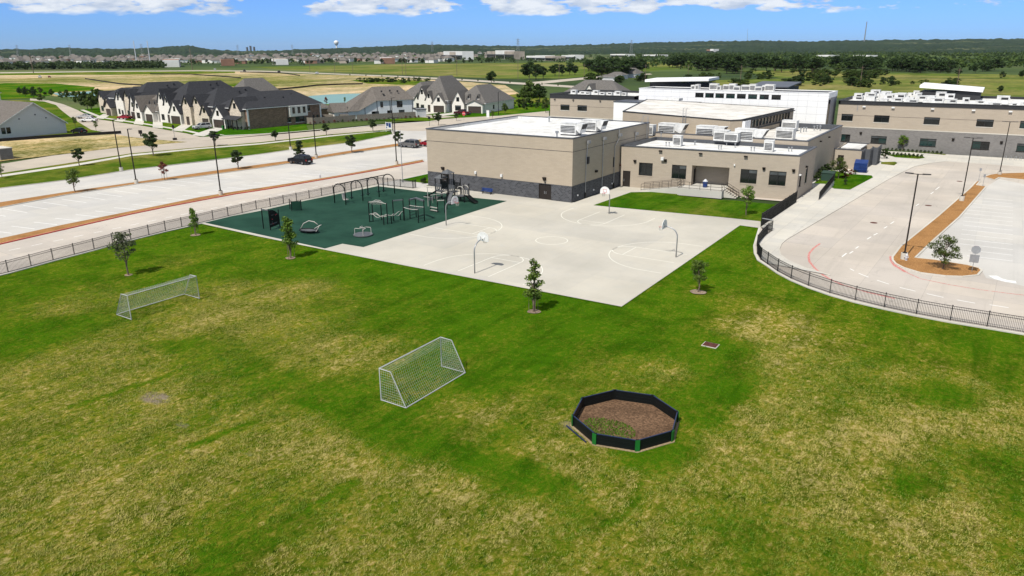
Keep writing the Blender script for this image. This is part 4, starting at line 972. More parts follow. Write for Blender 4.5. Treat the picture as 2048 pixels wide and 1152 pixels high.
for ri, (za, zb) in enumerate(rows):
    u = 0
    while u < q.L-.05:
        ue = min(u+pw_, q.L); segs = [(u, ue)]
        if ri == 6:
            for o_ in wop:
                ns = []
                for s0, s1 in segs:
                    if o_[1] <= s0 or o_[0] >= s1: ns.append((s0, s1)); continue
                    if o_[0]-s0 > .03: ns.append((s0, o_[0]))
                    if s1-o_[1] > .03: ns.append((o_[1], s1))
                segs = ns
        for s0, s1 in segs:
            m = MB(); q.box(m, s0+.012, s1-.012, za+.014, zb-.014, -.04, 0); m.build('panel', M['panel'], wb)
        u = ue
for o_ in wop: window(wb, wws[0], *o_, cols=2, tran=0, fw=.08, depth=.2)
q = wws[1]
m = MB(); q.box(m, .3, 1.9, 0, 10.7, .0, .05); m.build('dark_glazing', M['glass'], wb)
m = MB(); q.box(m, 0, 9, 10.75, WZ-.1, 0, .03); m.build('side_panel', M['panel'], wb)
inn = coping(wb, wp, WZ, .4, .12, 'panel'); roof_deck(wb, inn, WZ-.5, WZ-.12, 'membrane_worn')
# sloping canopy roof at the back left and the low flat roof in front of it
o = thing('canopy_roof', 'long white sloping canopy roof rising behind the white panelled block', 'roof')
m = MB(); m.hexa([(-79,184,12.6),(-62,184,13.1),(-62,192,13.3),(-79,192,12.8)], [(-79,184,13.2),(-62,184,13.7),(-62,192,13.9),(-79,192,13.4)]); m.build('roof', M['panel'], o)
m = MB(); m.box(-78,-62.4,185,191,6,12.5); m.build('wall', M['dark_band'], o)
o = thing('dark_canopy_roof', 'dark grey low sloping roof to the right behind the white panelled block', 'roof')
m = MB(); m.hexa([(-52,183,11.9),(-42.5,183,11.9),(-42.5,196,12.6),(-52,196,12.6)], [(-52,183,12.15),(-42.5,183,12.15),(-42.5,196,12.85),(-52,196,12.85)]); m.build('roof', M['coping'], o)
m = MB(); m.box(-51.6,-42.9,183.4,195.5,6,11.85); m.build('wall', M['dark_band'], o)
o = thing('link_roof', 'flat pale roof between the tan wing and the white panelled block', 'roof')
m = MB(); m.box(-76.5,-58,160.5,167.85,0,9.0); m.build('wall', M['panel'], o)
m = MB(); m.box(-76.6,-57.9,160.4,167.9,9.0,9.18); m.build('roof', M['coping'], o)
for i, px in enumerate((1336,1350,1391,1402,1418,1434,1446,1466,1483,1498,1510,1521)):
    p = g(px, 176, 12.6); s_ = (1.0,.8,1.9,1.2,1.6,1.5,1.5,2.1,1.4,1.6,1.2,2.0)[i]
    rooftop_unit('rooftop_unit', 'white rooftop box in the row along the white panelled block', (p.x, 174+rng.uniform(-.8,1.5), WZ-.5), s_, 1.5, .9+.25*(i%3), 0, 'rooftop boxes along the white panelled block')

# ---------------------------------------------------------------- two-storey classroom wings
def wing(name, label, x0, x1, y0, y1, z, winspec, units, ulabel, ugroup, base=4.45, pzb=9.25):
    o = thing(name, label, 'building'); pts = [(x0,y0),(x1,y0),(x1,y1),(x0,y1)]
    W4 = [Wall(pts[i], pts[(i+1)%4]) for i in range(4)]; f = W4[0]; f.open = winspec
    w = MB()
    for q in W4: q.face(w, base, pzb)
    w.build('wall', M['tan_warm'], o)
    w = MB()
    for q in W4: q2 = Wall(q.pt(0,0,.05), q.pt(q.L,0,.05)); q2.open = q.open; q2.face(w, 0, base, depth=.2)
    w.build('block_base', M['grey_block_light'], o)
    w = MB()
    for q in W4: q.box(w, -.05, q.L+.05, base-.06, base+.12, .0, .09)
    w.build('string_course', M['kerb'], o)
    w = MB()
    for q in W4: q.box(w, -.1, q.L+.1, pzb, z-.12, -.3, .1)
    w.build('parapet_band', M['dark_band'], o)
    inn = coping(o, [(x0-.1,y0-.1),(x1+.1,y0-.1),(x1+.1,y1+.1),(x0-.1,y1+.1)], z, .45, .12, 'dark_band')
    m = MB(); m.sheet([(p.x,p.y) for p in inn], z-.55); m.build('roof', M['membrane'], o)
    for q in winspec: window(o, f, *q, cols=2, sill='kerb', depth=.15)
    m = MB(); f.box(m, 0, f.L, 6.95, 7.0, 0, .01); m.build('control_joint', M['dark_louvre'], o)
    return o, f
RX0, RY = -29.6, 174.6
def rx(px, v): return (g(px, 0, 0) if False else None)
def along(x0, y0, px, py, z):
    # x of the point on the plane y = y0 seen in photo column px near row py
    d = _r2*(px-1024) + _d2*(py-576) + _fw*F; return d.x*(y0/d.y)
win_r = []
for pa, pb, py in ((1683,1706,233),(1748,1779,235.5),(1848,1880,239),(1953,1987.5,244),(2040,2078,248),(2150,2190,252)):
    win_r.append((along(0,RY,pa,py,0)-RX0, along(0,RY,pb,py,0)-RX0, 5.75, 7.2))
for pa, pb, py in ((1682,1700,277),(1741.5,1773,280),(1839,1872,286),(1943,1979,291),(2033,2070,296),(2140,2180,300)):
    win_r.append((along(0,RY,pa,py,0)-RX0, along(0,RY,pb,py,0)-RX0, 1.35, 2.9))
win_r = [(max(.12, a), b_, c, d) for a, b_, c, d in win_r]
rb, rf = wing('classroom_wing', 'long two-storey classroom wing, tan over grey block, at the right edge', RX0, 46, RY, 205, 10.05, win_r, None, '', '')
for px, py in ((1729,210.5),(1787,212.5),(1866,215),(1948,217.5),(2022,219.5)):
    u = along(0,RY,px,py,0)-RX0; m = MB(); rf.box(m, u-.3, u+.3, 8.75, 9.0, 0, .35); m.build('wall_light', M['white_paint'], rb)
for px, v in ((1722,3.3),(1909,3.0),(2007,2.9)):
    u = along(0,RY,px,265,0)-RX0; wall_light(rb, rf, u, v, .5)
u = along(0,RY,1716,210,0)-RX0; m = MB(); rf.box(m, u-.05, u+.05, 7.9, 9.2, .0, .08); m.build('conduit', M['galv'], rb)
win_l = []
LX0, LX1, LY = -98.4, -74.5, 168.4
for pa, pb, py in ((1121,1139,212),(1155,1174,213.5),(1227.5,1247.5,217)):
    win_l.append((along(0,LY,pa,py,0)-LX0, along(0,LY,pb,py,0)-LX0, 5.9, 7.3))
win_l += [(along(0,LY,1104,231,0)-LX0, along(0,LY,1112.5,231,0)-LX0, 3.3, 4.1)]
lb, lf = wing('classroom_wing', 'two-storey tan classroom wing with a charcoal parapet, left of the white block', LX0, LX1, LY, 190, 9.95, win_l, None, '', '', 4.2, 8.85)
for px in (1110,1147,1201,1246):
    u = along(0,LY,px,195,0)-LX0; m = MB(); lf.box(m, u-.2, u+.2, 8.45, 8.65, 0, .3); m.build('wall_light', M['bronze_metal'], lb)
# rooftop machines of the two wings
ru = random.Random(12)
proto_u = thing('rooftop_unit', 'white rooftop unit among the crowd on the right classroom wing', 'rooftop unit', (-26.5,178.5,9.5), 0, 'rooftop units crowding the right classroom wing')
MB().box(-1,1,-.8,.8,.12,1.2).box(-1.03,1.03,-.83,.83,1.2,1.26).build('casing', M['white_unit'], proto_u); MB().box(-.9,.9,-.7,.7,0,.12).build('curb', M['coping'], proto_u); MB().box(-.3,.8,-.83,-.8,.75,1.05).build('louvre', M['dark_louvre'], proto_u)
for k in range(76):
    if k < 16: x, y = -26.5+k*2.55+ru.uniform(-.6,.6), 178+ru.uniform(-1,1.5)
    elif k < 56: x, y = -26+ru.uniform(0,18), 182+ru.uniform(0,20)
    else: x, y = -6+ru.uniform(0,44), 182+ru.uniform(0,18)
    copy_tree(proto_u, None, (x, y, 9.5), ru.choice((0,math.pi/2,0)), None, (ru.uniform(.55,1.25), ru.uniform(.7,1.3), ru.uniform(.6,1.5)))
for k, px in enumerate((1141,1160,1176,1194,1213,1228,1252,1263)):
    p = g(px, 184, 10.4); copy_tree(proto_u, None, (p.x, 171.5+.8*(k%2), 9.4), 0, 'white rooftop unit in the row on the left classroom wing', (.75,.7,.85+.3*(k%3==0)))['group'] = 'rooftop units on the left classroom wing'
o = thing('canopy_roof', 'white sloping canopy roof above the right classroom wing', 'roof')
m = MB(); m.hexa([(-16.5,196,12.0),(-4,196,11.3),(-4,206,11.5),(-16.5,206,12.2)], [(-16.5,196,12.6),(-4,196,11.75),(-4,206,11.95),(-16.5,206,12.8)]); m.build('roof', M['panel'], o)
m = MB(); m.box(-16.2,-4.4,196.6,205,9.4,11.2); m.build('wall', M['dark_band'], o)
# ---------------------------------------------------------------- bin store
EX0, EX1, EY0, EY1, EZ = -23.97, -19.4, 142.7, 154.0, 3.5
M['gate_grey'] = plain('slate_grey_steel', (.085,.09,.098), .5)
en = thing('bin_store', 'tan walled bin store with tall dark grey metal gates', 'enclosure')
ef = Wall((EX0,EY0),(EX1,EY0)); ef.open = [(.75,1.75,0,2.5)]
w = MB(); ef.face(w, 0, EZ); w.box(EX0,EX1-.02,EY0+.001+.16,EY0+.4,0,EZ-.002); w.build('wall', M['tan_warm'], en)
w = MB(); w.box(EX0, EX1+1.6, EY1-.3, EY1, 0, EZ); w.box(EX0+.002, EX0+.3, EY0+.4, EY1-.3, 0, EZ-.003); w.build('back_wall', M['tan_warm'], en)
w = MB(); ef.box(w, -.05, EX1-EX0+.05, EZ, EZ+.1, -.45, .06); w.build('coping', M['coping'], en)
w = MB(); w.box(EX0, EX1-.4, EY1-.36, EY1+.05, EZ, EZ+.1); w.build('coping', M['coping'], en)
w = MB(); w.box(EX0+.5, EX1-.7, EY0+3.5, EY1-.6, EZ-.2, EZ-.02); w.build('roof', M['membrane'], en)
door(en, ef, .75, 1.75, 0, 2.5, 1)
for k in range(3):
    y0 = EY0+.5+k*3.5; xg = EX1+.85*k; m = MB(); m.box(xg-.12, xg, y0, y0+3.3, .12, EZ-.1)
    gt = m.build('gate', M['gate_grey'], en)
    m = MB()
    for j in range(11): m.box(xg+.002, xg+.05, y0+.08+j*.3, y0+.2+j*.3, .2, EZ-.18)
    stuff(m.build('ribs', M['gate_grey'], gt))
    m = MB(); m.box(xg-.2, xg+.12, y0+3.32, y0+3.46, 0, EZ); m.build('post', M['gate_grey'], en)
    if k: m = MB(); m.box(xg-.85, xg-.13, y0-.04, y0+.06, 0, EZ-.15); m.build('return_wall', M['gate_grey'], en)
# ================================================================== FENCES, SPORT, PLAY
def steel_fence(name, label, pts, h=1.22, closed_end=True, pick=.115, mat='black_metal'):
    f = thing(name, label, 'fence', (pts[0].x, pts[0].y, 0)); o0 = Vector((pts[0].x, pts[0].y, 0)); q = [Vector((p.x, p.y, 0))-o0 for p in pts]
    pm_ = MB().box(-.035,.035,-.035,.035,0,h+.06).box(-.045,.045,-.045,.045,h+.06,h+.09).mesh('post', M[mat])
    for p in q: link('post', pm_, f, p)
    rl = MB().box(0,1,-.018,.018,-.018,.018).mesh('rail', M[mat])
    pk = MB()
    for a, c in zip(q, q[1:]):
        L = (c-a).length; t = math.atan2(c.y-a.y, c.x-a.x)
        for zz in (h, h-.2, .12): link('rail', rl, f, a+V(0,0,zz), t, (L,1,1))
        n = max(1, int(L/pick)); d = (c-a)/n
        for k in range(1, n):
            p = a+d*k; pk.box(p.x-.011, p.x+.011, p.y-.011, p.y+.011, .06, h-.0)
    stuff(pk.build('pickets', M[mat], f)); return f
steel_fence('steel_fence', 'long black steel picket fence between the lawn and the bus lane', [V(q.x-.05,q.y) for q in fl], 1.25)
steel_fence('steel_fence', 'short black steel picket fence behind the swings, ending at the gymnasium', [fl[-1]+V(.12,0)]+[g(x, y) for x, y in ((776,371.8),(801,374.6),(826,377.2))]+[V(-76.2, 88.2)], 1.25)
fenceR_px = [(1543.8,463.5),(1534.6,468.5),(1523,480),(1513.8,492.7),(1514.3,508.3),(1521.6,520),(1534.6,529),(1555,543.3),(1582,557.7),(1616.5,572),(1659.5,586.7),(1710,600.8),(1768,615),(1832,628.7),(1900,641.4),(1973.4,653.4),(2048,665.8),(2126,678),(2208,690),(2294,702),(2384,714)]
frp = [g(*p) for p in fenceR_px]
steel_fence('steel_fence', 'curved black steel picket fence along the kerb of the right drive', frp, 1.25)
steel_fence('steel_fence', 'straight black steel fence from the low wing corner down to the gate', [g(1592,406).lerp(g(1521.6,454), k/8) for k in range(9)], 1.7, pick=.09)
m = thing('gate', 'open black steel gate leaf with a pale top plate by the walk', 'gate', g(1523,458))
b = MB(); p1 = g(1543.4,462)-g(1523,458)
for zz in (.12,.6,1.2): b.bar((0,0,zz), (p1.x,p1.y,zz), .05, .05)
for k in range(11): t = k/10; b.bar((p1.x*t,p1.y*t,.1), (p1.x*t,p1.y*t,1.25), .022)
b.build('leaf', M['black_metal'], m)
b = MB(); b.bar((0,0,1.33), (p1.x,p1.y,1.33), .3, .05); b.build('top_plate', M['galv'], m)
# black railing on the ramp wall by the loading bay
rr = thing('ramp_wall', 'low concrete ramp wall with a black railing beside the loading bay bed', 'railing', (0,0,0))
a, c = g(1637,402), g(1666,372)
m = MB(); m.hexa([a+V(-.1,0,0), a+V(.1,0,0), c+V(.1,0,0), c+V(-.1,0,0)], [a+V(-.1,0,.14), a+V(.1,0,.14), c+V(.1,0,.85), c+V(-.1,0,.85)]); m.build('wall', M['kerb'], rr)
m = MB()
for k in range(60):
    p = a.lerp(c, k/59); z0 = .14+.71*k/59; m.bar(p+V(0,0,z0), p+V(0,0,z0+1.15), .03)
m.bar(a+V(0,0,1.3), c+V(0,0,2.0), .05); m.bar(a+V(0,0,.3), c+V(0,0,1.0), .05); stuff(m.build('bars', M['black_metal'], rr))

# ---------------------------------------------------------------- basketball hoops
def hoop(label, loc, ang_, board='white'):
    o = thing('basketball_hoop', label, 'hoop', loc, R_(ang_), 'basketball hoops around the court')
    pts = [(0,0,0),(0,0,2.2)]+[(1.15*(1-math.cos(t)), 0, 2.2+.95*math.sin(t)) for t in [R_(k*15) for k in range(1, 7)]]+[(1.45,0,3.15)]
    MB().tube(pts, [.065]*2+[.062]*7, 10).build('pole', M['galv'], o, smooth=True)
    m = MB(); prof = [(-.68,-.05),(.68,-.05)]+[(.68*math.cos(t), .28+.62*math.sin(t)) for t in [math.pi*k/14 for k in range(15)]]
    n = len(prof); z0 = 2.98
    m.add([(1.46,y,z0+z) for y, z in prof]+[(1.50,y,z0+z) for y, z in prof], [tuple(range(n-1,-1,-1)), tuple(range(n,2*n))]+[(i,(i+1)%n,n+(i+1)%n,n+i) for i in range(n)])
    bd = m.build('backboard', M['white_paint'], o)
    m = MB()
    for y0, y1, za, zb in ((-.25,.25,3.12,3.16),(-.25,.25,3.5,3.54),(-.25,-.21,3.16,3.5),(.21,.25,3.16,3.5)): m.box(1.501,1.506,y0,y1,za,zb)
    m.build('target_square', M['red_paint'], bd)
    m = MB()
    for y0 in (-.3,.3): m.tube([(1.1,0,3.12),(1.46,y0,3.42)], .022, 5)
    m.build('strut', M['galv'], o)
    m = MB(); m.tube([(1.5,0,3.05),(1.62,0,3.05)], .03, 6); m.tube([(1.85+.23*math.cos(2*math.pi*k/16), .23*math.sin(2*math.pi*k/16), 3.05) for k in range(16)], .014, 5, closed=True); m.build('rim', M['red_paint'], o)
    m = MB()
    for k in range(10):
        t = 2*math.pi*k/10; m.tube([(1.85+.23*math.cos(t), .23*math.sin(t), 3.05), (1.85+.15*math.cos(t+.3), .15*math.sin(t+.3), 2.66)], .007, 3)
        m.tube([(1.85+.23*math.cos(t), .23*math.sin(t), 3.05), (1.85+.15*math.cos(t-.3), .15*math.sin(t-.3), 2.66)], .007, 3)
    stuff(m.build('net', M['net'], o)); return o
hoop('basketball hoop nearest the camera, its white board seen from behind', (-40.67,55.25,.03), 90)
hoop('basketball hoop beside the green rubber playground', (-55.78,69.98,.03), 0)
hoop('basketball hoop at the far side of the court near the gymnasium corner', (-41.42,86.73,.03), -90)
hoop('basketball hoop on the right side of the court, facing left', (-26.08,71.23,.03), 180)

M['goal_white'] = plain('worn_white_tube', (.40,.41,.40), .5)
# ---------------------------------------------------------------- soccer goals
def goal(label, loc, face, W_=6.1, H_=2.1, dt=.9, db=2.2):
    o = thing('soccer_goal', label, 'goal', loc, face, 'soccer goals on the field')
    y = W_/2; m = MB(); r = .042
    m.tube([(0,-y,0),(0,-y,H_),(0,y,H_),(0,y,0)], r, 8); m.build('goal_frame', M['goal_white'], o)
    m = MB()
    for s_ in (-y, y): m.tube([(0,s_,H_),(-dt,s_,H_-.02),(-db,s_,.05),(0,s_,.04)], .035, 6)
    m.tube([(-db,-y,.05),(-db,y,.05)], .035, 6); m.build('stay_frame', M['goal_white'], o)
    m = MB(); sp = .17
    def strand(ps): m.tube(ps, .0055, 3, cap=False)
    prof = [(0,H_),(-dt,H_-.04)]; 
    for k in range(1, 15):
        t = k/14; prof.append((-dt-(db-dt)*t+.18*math.sin(math.pi*t), (H_-.04)*(1-t)+.06))
    n = int(W_/sp)
    for i in range(n+1):
        yy = -y+W_*i/n; strand([(x, yy, z) for x, z in prof])
    cum = [0]
    for a, c in zip(prof, prof[1:]): cum.append(cum[-1]+math.hypot(a[0]-c[0], a[1]-c[1]))
    nv = int(cum[-1]/sp)
    for k in range(nv+1):
        d = cum[-1]*k/nv; x, z = np.interp(d, cum, [p[0] for p in prof]), np.interp(d, cum, [p[1] for p in prof])
        strand([(x, -y+W_*i/8, z-.05*math.sin(math.pi*i/8)) for i in range(9)])
    for s_ in (-y, y):
        for k in range(int(H_/sp)+1):
            z = H_-k*sp; t = max(0, min(1, (H_-.04-z)/(H_-.04))); xb = -dt-(db-dt)*t; strand([(0,s_,z),(xb,s_,z)])
        for k in range(1, int(db/sp)):
            x = -k*sp; zt = H_ if -x <= dt else (H_)*(1-(-x-dt)/(db-dt)); strand([(x,s_,.04),(x,s_,zt)])
    stuff(m.build('net', M['net'], o)); return o
goal('white netted soccer goal at the left, facing into the field', (-57.0,32.85,-.02), 0, 6.3)
goal('white netted soccer goal in the middle foreground, seen from behind', (-29.65,33.1,-.02), math.pi, 6.1, 2.2, .95, 2.05)

# ---------------------------------------------------------------- ball pit
gc = V(-15.45,35.55); GR = 3.1
M['mulch_edge'] = mulch('pale_mulch', (.22,.16,.09), (.42,.33,.2))
pit = thing('ball_pit', 'octagonal ball pit of black panels with blue rails and green posts on the lawn', 'ball pit', gc)
gv = [V(GR*math.cos(R_(-53+45*k)), GR*math.sin(R_(-53+45*k))) for k in range(8)]
MB().prism([(p.x*.985,p.y*.985) for p in gv], -.05, .035).build('dirt_floor', M['pit_dirt'], pit)
MB().prism([(p.x*1.055,p.y*1.055) for p in gv], -.05, .012).build('mulch_edge', M['mulch_edge'], pit)
for i in range(8):
    a, c = gv[i], gv[(i+1)%8]; d = (c-a).normalized()
    m = MB()
    for k in range(3): m.bar(a+d*.1+V(0,0,.13+.205*k), c-d*.1+V(0,0,.13+.205*k), .045, .196)
    m.build('panel', M['play_black'], pit)
    m = MB(); m.bar(a+d*.1+V(0,0,.665), c-d*.1+V(0,0,.665), .06, .035); m.build('top_rail', M['blue_rail'], pit)
    m = MB(); n_ = a.normalized(); t_ = V(-n_.y, n_.x)
    
    bx_ = lambda d0, d1, w0, z1: m.hexa([a+n_*d1-t_*w0, a+n_*d1+t_*w0, a+n_*d0+t_*w0, a+n_*d0-t_*w0], [q+V(0,0,z1) for q in (a+n_*d1-t_*w0, a+n_*d1+t_*w0, a+n_*d0+t_*w0, a+n_*d0-t_*w0)])
    bx_(-.06,.03,.09,.70); po = m.build('post', M['play_black'], pit); m = MB(); bx_(.032,.07,.13,.68); m.build('corner_cover', M['green_post'], po)
m = MB()
r2 = random.Random(5)
for k in range(1300):
    t, rr_ = r2.uniform(0, 6.28), math.sqrt(r2.random())*1.35; x, y = -.5+rr_*1.2*math.cos(t), -1.1+rr_*.8*math.sin(t); s_ = r2.uniform(.03,.07); t2 = r2.uniform(0,3.14)
    m.add([(x-s_*math.cos(t2), y-s_*math.sin(t2), .03), (x+s_*math.cos(t2), y+s_*math.sin(t2), .03), (x+r2.uniform(-.04,.04), y+r2.uniform(-.04,.04), .03+s_*1.6)], [(0,1,2)])
stuff(m.build('weeds', M['leaf_light'], pit))
pa, pb = g(1133,853), g(1172,886)
MB().bar((*pa.xy,.06), (*pb.xy,.06), .09, .07)
m = MB(); m.bar((*pa.xy,.06), (*pb.xy,.06), .07, .05); tag(m.build('loose_rail', M['blue_rail']), 'loose blue rail lying on the grass left of the ball pit', 'rail')

# ---------------------------------------------------------------- the playground
def C7p(x, y): return g(700+x/7.877, 350+y/7.877)
def C6p(x, y): return g(500+x/7.877, 360+y/7.877)
def at0(q, o0): return Vector((q.x-o0.x, q.y-o0.y, 0))
# swing set: four arches along one beam
sw = [( (1052,412),(1105,418) ), ((1190,385),(1240,388)), ((1311,365),(1362,345)), ((1428,330),(1480,330))]
s0 = g(400+1078/3.84, 300+415/3.84); s1 = g(400+1453/3.84, 300+330/3.84)
o = thing('swing_set', 'long black swing set with four rounded arches at the back of the rubber surface', 'swing set', s0)
dv = (s1-s0); L = dv.length; du = dv/L; dn = V(-du.y, du.x); HS = 2.9
for k in range(4):
    c = du*(L*k/3); w_ = 1.15
    pts = [c-dn*w_, c-dn*w_*1.0+V(0,0,HS-.9)]+[c-dn*w_*math.cos(t)*1.0+V(0,0,HS-.9+.9*math.sin(t)) for t in [R_(20*j) for j in range(1, 9)]]+[c+dn*w_+V(0,0,HS-.9), c+dn*w_]
    MB().tube(pts, .075, 8).build('arch', M['play_black'], o, smooth=True)
MB().tube([V(0,0,HS), du*L+V(0,0,HS)], .06, 8).build('beam', M['play_black'], o)
for k in range(3):
    for j in (0.33, 0.67):
        c = du*(L*(k+j)/3); big = (k == 0 and j < .5)
        m = MB()
        for s_ in (-.25,.25): m.tube([c+du*s_+V(0,0,HS), c+du*s_+V(0,0,.62)], .012, 4)
        ch = m.build('chain', M['galv'], o)
        m = MB()
        if big:
            m.hexa([c-du*.3-dn*.3+V(0,0,.42), c+du*.3-dn*.3+V(0,0,.42), c+du*.3+dn*.25+V(0,0,.42), c-du*.3+dn*.25+V(0,0,.42)], [c-du*.3-dn*.3+V(0,0,.52), c+du*.3-dn*.3+V(0,0,.52), c+du*.3+dn*.25+V(0,0,.52), c-du*.3+dn*.25+V(0,0,.52)])
            m.hexa([c-du*.3+dn*.22+V(0,0,.5), c+du*.3+dn*.22+V(0,0,.5), c+du*.3+dn*.32+V(0,0,.5), c-du*.3+dn*.32+V(0,0,.5)], [c-du*.28+dn*.4+V(0,0,1.35), c+du*.28+dn*.4+V(0,0,1.35), c+du*.28+dn*.48+V(0,0,1.35), c-du*.28+dn*.48+V(0,0,1.35)])
            m.build('bucket_seat', M['play_white'], o)
        else:
            m.hexa([c-du*.3-dn*.12+V(0,0,.55), c+du*.3-dn*.12+V(0,0,.55), c+du*.3+dn*.12+V(0,0,.55), c-du*.3+dn*.12+V(0,0,.55)], [c-du*.3-dn*.12+V(0,0,.62), c+du*.3-dn*.12+V(0,0,.62), c+du*.3+dn*.12+V(0,0,.62), c-du*.3+dn*.12+V(0,0,.62)])
            m.build('belt_seat', M['play_black'], o)
# climbing frame: posts, hanging rings, balance tubes, curved ladder tops
cl0 = C7p(310,745)
o = thing('ring_climber', 'black posted climbing frame with hanging rings and wavy pale tubes', 'climbing frame', cl0)
posts = [(310,745,2.75),(365,738,2.6),(595,778,2.75),(500,716,2.6),(535,788,1.05),(655,772,1.05),(690,735,2.85),(850,718,2.9),(795,710,1.05)]
PP = []
for x, y, h in posts:
    q = at0(C7p(x, y), cl0); PP.append((q, h)); MB().cyl((q.x,q.y), .065, 0, h, 8).build('post', M['play_black'], o)
def wavy(parent, a, c, z, amp=.18, n=14, r=.04, name='wavy_tube', mat='play_white'):
    pts = [a.lerp(c, k/n)+V(0,0,z+amp*math.sin(2*math.pi*k/n*1.3)) for k in range(n+1)]; return MB().tube(pts, r, 6).build(name, M[mat], parent, smooth=True)
a, b1, c1, d1 = PP[0][0], PP[1][0], PP[2][0], PP[3][0]
for s_, e_ in ((a,c1),(b1,d1)): MB().tube([s_+V(0,0,2.62), s_.lerp(e_,.5)+V(0,0,2.78), e_+V(0,0,2.62)], .04, 6).build('overhead_beam', M['play_white'], o)
for k in range(8):
    p = a.lerp(c1,(k+.7)/9).lerp(b1.lerp(d1,(k+.7)/9),.5)+V(0,0,2.65)
    MB().bar(a.lerp(c1,(k+.7)/9)+V(0,0,2.68), b1.lerp(d1,(k+.7)/9)+V(0,0,2.68), .04).build('rung', M['play_white'], o)
    MB().tube([p+V(.11*math.cos(t),0,-.2+.13*math.sin(t)) for t in [2*math.pi*j/10 for j in range(10)]], .022, 5, closed=True).build('ring', M['play_white'], o)
wavy(o, a, PP[4][0], 1.0); wavy(o, b1, c1, 1.05, .2); wavy(o, a.lerp(b1,.5), PP[5][0], .95, .16); wavy(o, PP[4][0], PP[8][0], 1.0, .17); wavy(o, PP[5][0], PP[8][0].lerp(PP[7][0],.8), 1.0, .2)
MB().bar(PP[6][0]+V(0,0,2.72), PP[7][0]+V(0,0,2.72), .16, .12).build('overhead_beam', M['play_grey'], o)
for z in (.12,): MB().bar(a+V(0,0,z), b1+V(0,0,z), .06).build('ground_bar', M['play_black'], o)
# second climbing frame with arched top
ar0 = C7p(860,718)
o = thing('arch_climber', 'black climber with a pale arched ladder top between the frames', 'climbing frame', ar0)
ps2 = [(858,722,1.75),(948,696,2.7),(1045,668,2.65),(1080,757,1.75),(1175,727,2.75)]
Q = []
for x, y, h in ps2:
    q = at0(C7p(x, y), ar0); Q.append(q); MB().cyl((q.x,q.y), .065, 0, h, 8).build('post', M['play_black'], o)
def arch_ladder(a, b_, c, d, z, drop, n=7):
    A, B = [], []
    for k in range(n+1):
        t = k/n; A.append(a.lerp(b_, t)+V(0,0,z-drop*math.sin(math.pi*t))); B.append(c.lerp(d, t)+V(0,0,z+.08-drop*.3*math.sin(math.pi*t)))
    MB().tube(A, .045, 6).build('arched_rail', M['play_white'], o); MB().tube(B, .045, 6).build('arched_rail', M['play_white'], o)
    for p, q in zip(A, B): MB().bar(p, q, .035).build('rung', M['play_grey'], o)
arch_ladder(Q[0], Q[3], Q[1], Q[4], 1.75, .1)
MB().bar(Q[1]+V(0,0,2.55), Q[2]+V(0,0,2.55), .3, .16).build('top_plate', M['play_grey'], o)
MB().bar(Q[2]+V(0,0,2.6), Q[4]+V(0,0,2.65), .3, .16).build('top_plate', M['play_grey'], o)
for z in (.5,.9): MB().bar(Q[3]+V(0,0,z), Q[4]+V(0,0,z), .05).build('ladder_bar', M['play_black'], o)
for z in (.5,.9): MB().bar(Q[1]+V(0,0,z), Q[2]+V(0,0,z), .05).build('ladder_bar', M['play_black'], o)
# low bridge frame beside the play tower
br0 = C7p(1270,572)
o = thing('bar_climber', 'pale topped overhead bar frame beside the play tower', 'climbing frame', br0)
pts = [at0(C7p(*q), br0) for q in ((1270,572),(1382,592),(1495,605),(1530,540))]
for p, h in zip(pts, (2.25,1.7,1.9,2.35)): MB().cyl((p.x,p.y), .06, 0, h, 8).build('post', M['play_black'], o)
MB().bar(pts[0]+V(0,0,2.2), pts[3]+V(0,0,2.3), .09).build('top_rail', M['play_white'], o)
MB().bar(pts[1]+V(0,0,1.65), pts[2]+V(0,0,1.8), .12, .08).build('top_rail', M['play_white'], o)
for z in (.22,.62): MB().bar(pts[0]+V(0,0,z), pts[1]+V(0,0,z), .22, .07).build('step', M['play_white'], o)
for t in (.15,.4): p = pts[0].lerp(pts[3], t); MB().tube([p+V(0,0,2.2), p+V(0,0,1.1)], .02, 5).build('hanging_bar', M['play_white'], o)
# play tower with slides
tw0 = C7p(1640,400)
o = thing('play_tower', 'black and grey play tower with slides in front of the gymnasium wall', 'play structure', tw0)
def tpost(x, y, h): MB().cyl((x,y), .07, 0, h, 8).build('post', M['play_black'], o)
grid = [(-2.6,-1.0,3.2),(-1.4,-1.0,3.9),(-.2,-1.0,4.1),(1.0,-1.0,3.2),(-2.6,.3,3.1),(-1.4,.3,3.9),(-.2,.3,4.1),(1.0,.3,3.3),(2.3,-.6,2.6),(2.3,.6,2.6)]
for x, y, h in grid: tpost(x, y, h)
for x0, x1, z in ((-2.6,-1.4,1.2),(-1.4,-.2,1.7),(-.2,1.0,1.4),(1.0,2.3,.9)):
    m = MB(); m.box(x0+.05,x1-.05,-.95,.25,z,z+.07); m.build('deck', M['play_grey'], o)
for x0, x1, y, z0, z1, mt in ((-2.6,-1.4,-1.0,1.3,2.3,'play_grey'),(-1.4,-.2,-1.0,1.8,2.9,'play_black'),(-.2,1.0,-1.0,1.5,2.4,'play_grey'),(-1.4,-.2,.3,1.8,3.0,'play_grey'),(-2.6,-1.4,.3,1.3,2.4,'play_black'),(-.2,1.0,.3,1.6,2.6,'play_black'),(1.0,2.3,.45,1.0,1.8,'play_grey')):
    m = MB()
    for k in range(4): xx = x0+.12+(x1-x0-.24)*k/3; m.box(xx-.1, xx+.1, y-.02, y+.02, z0, z1)
    m.box(x0+.07, x1-.07, y-.03, y+.03, z1, z1+.07); m.build('barrier', M[mt], o)
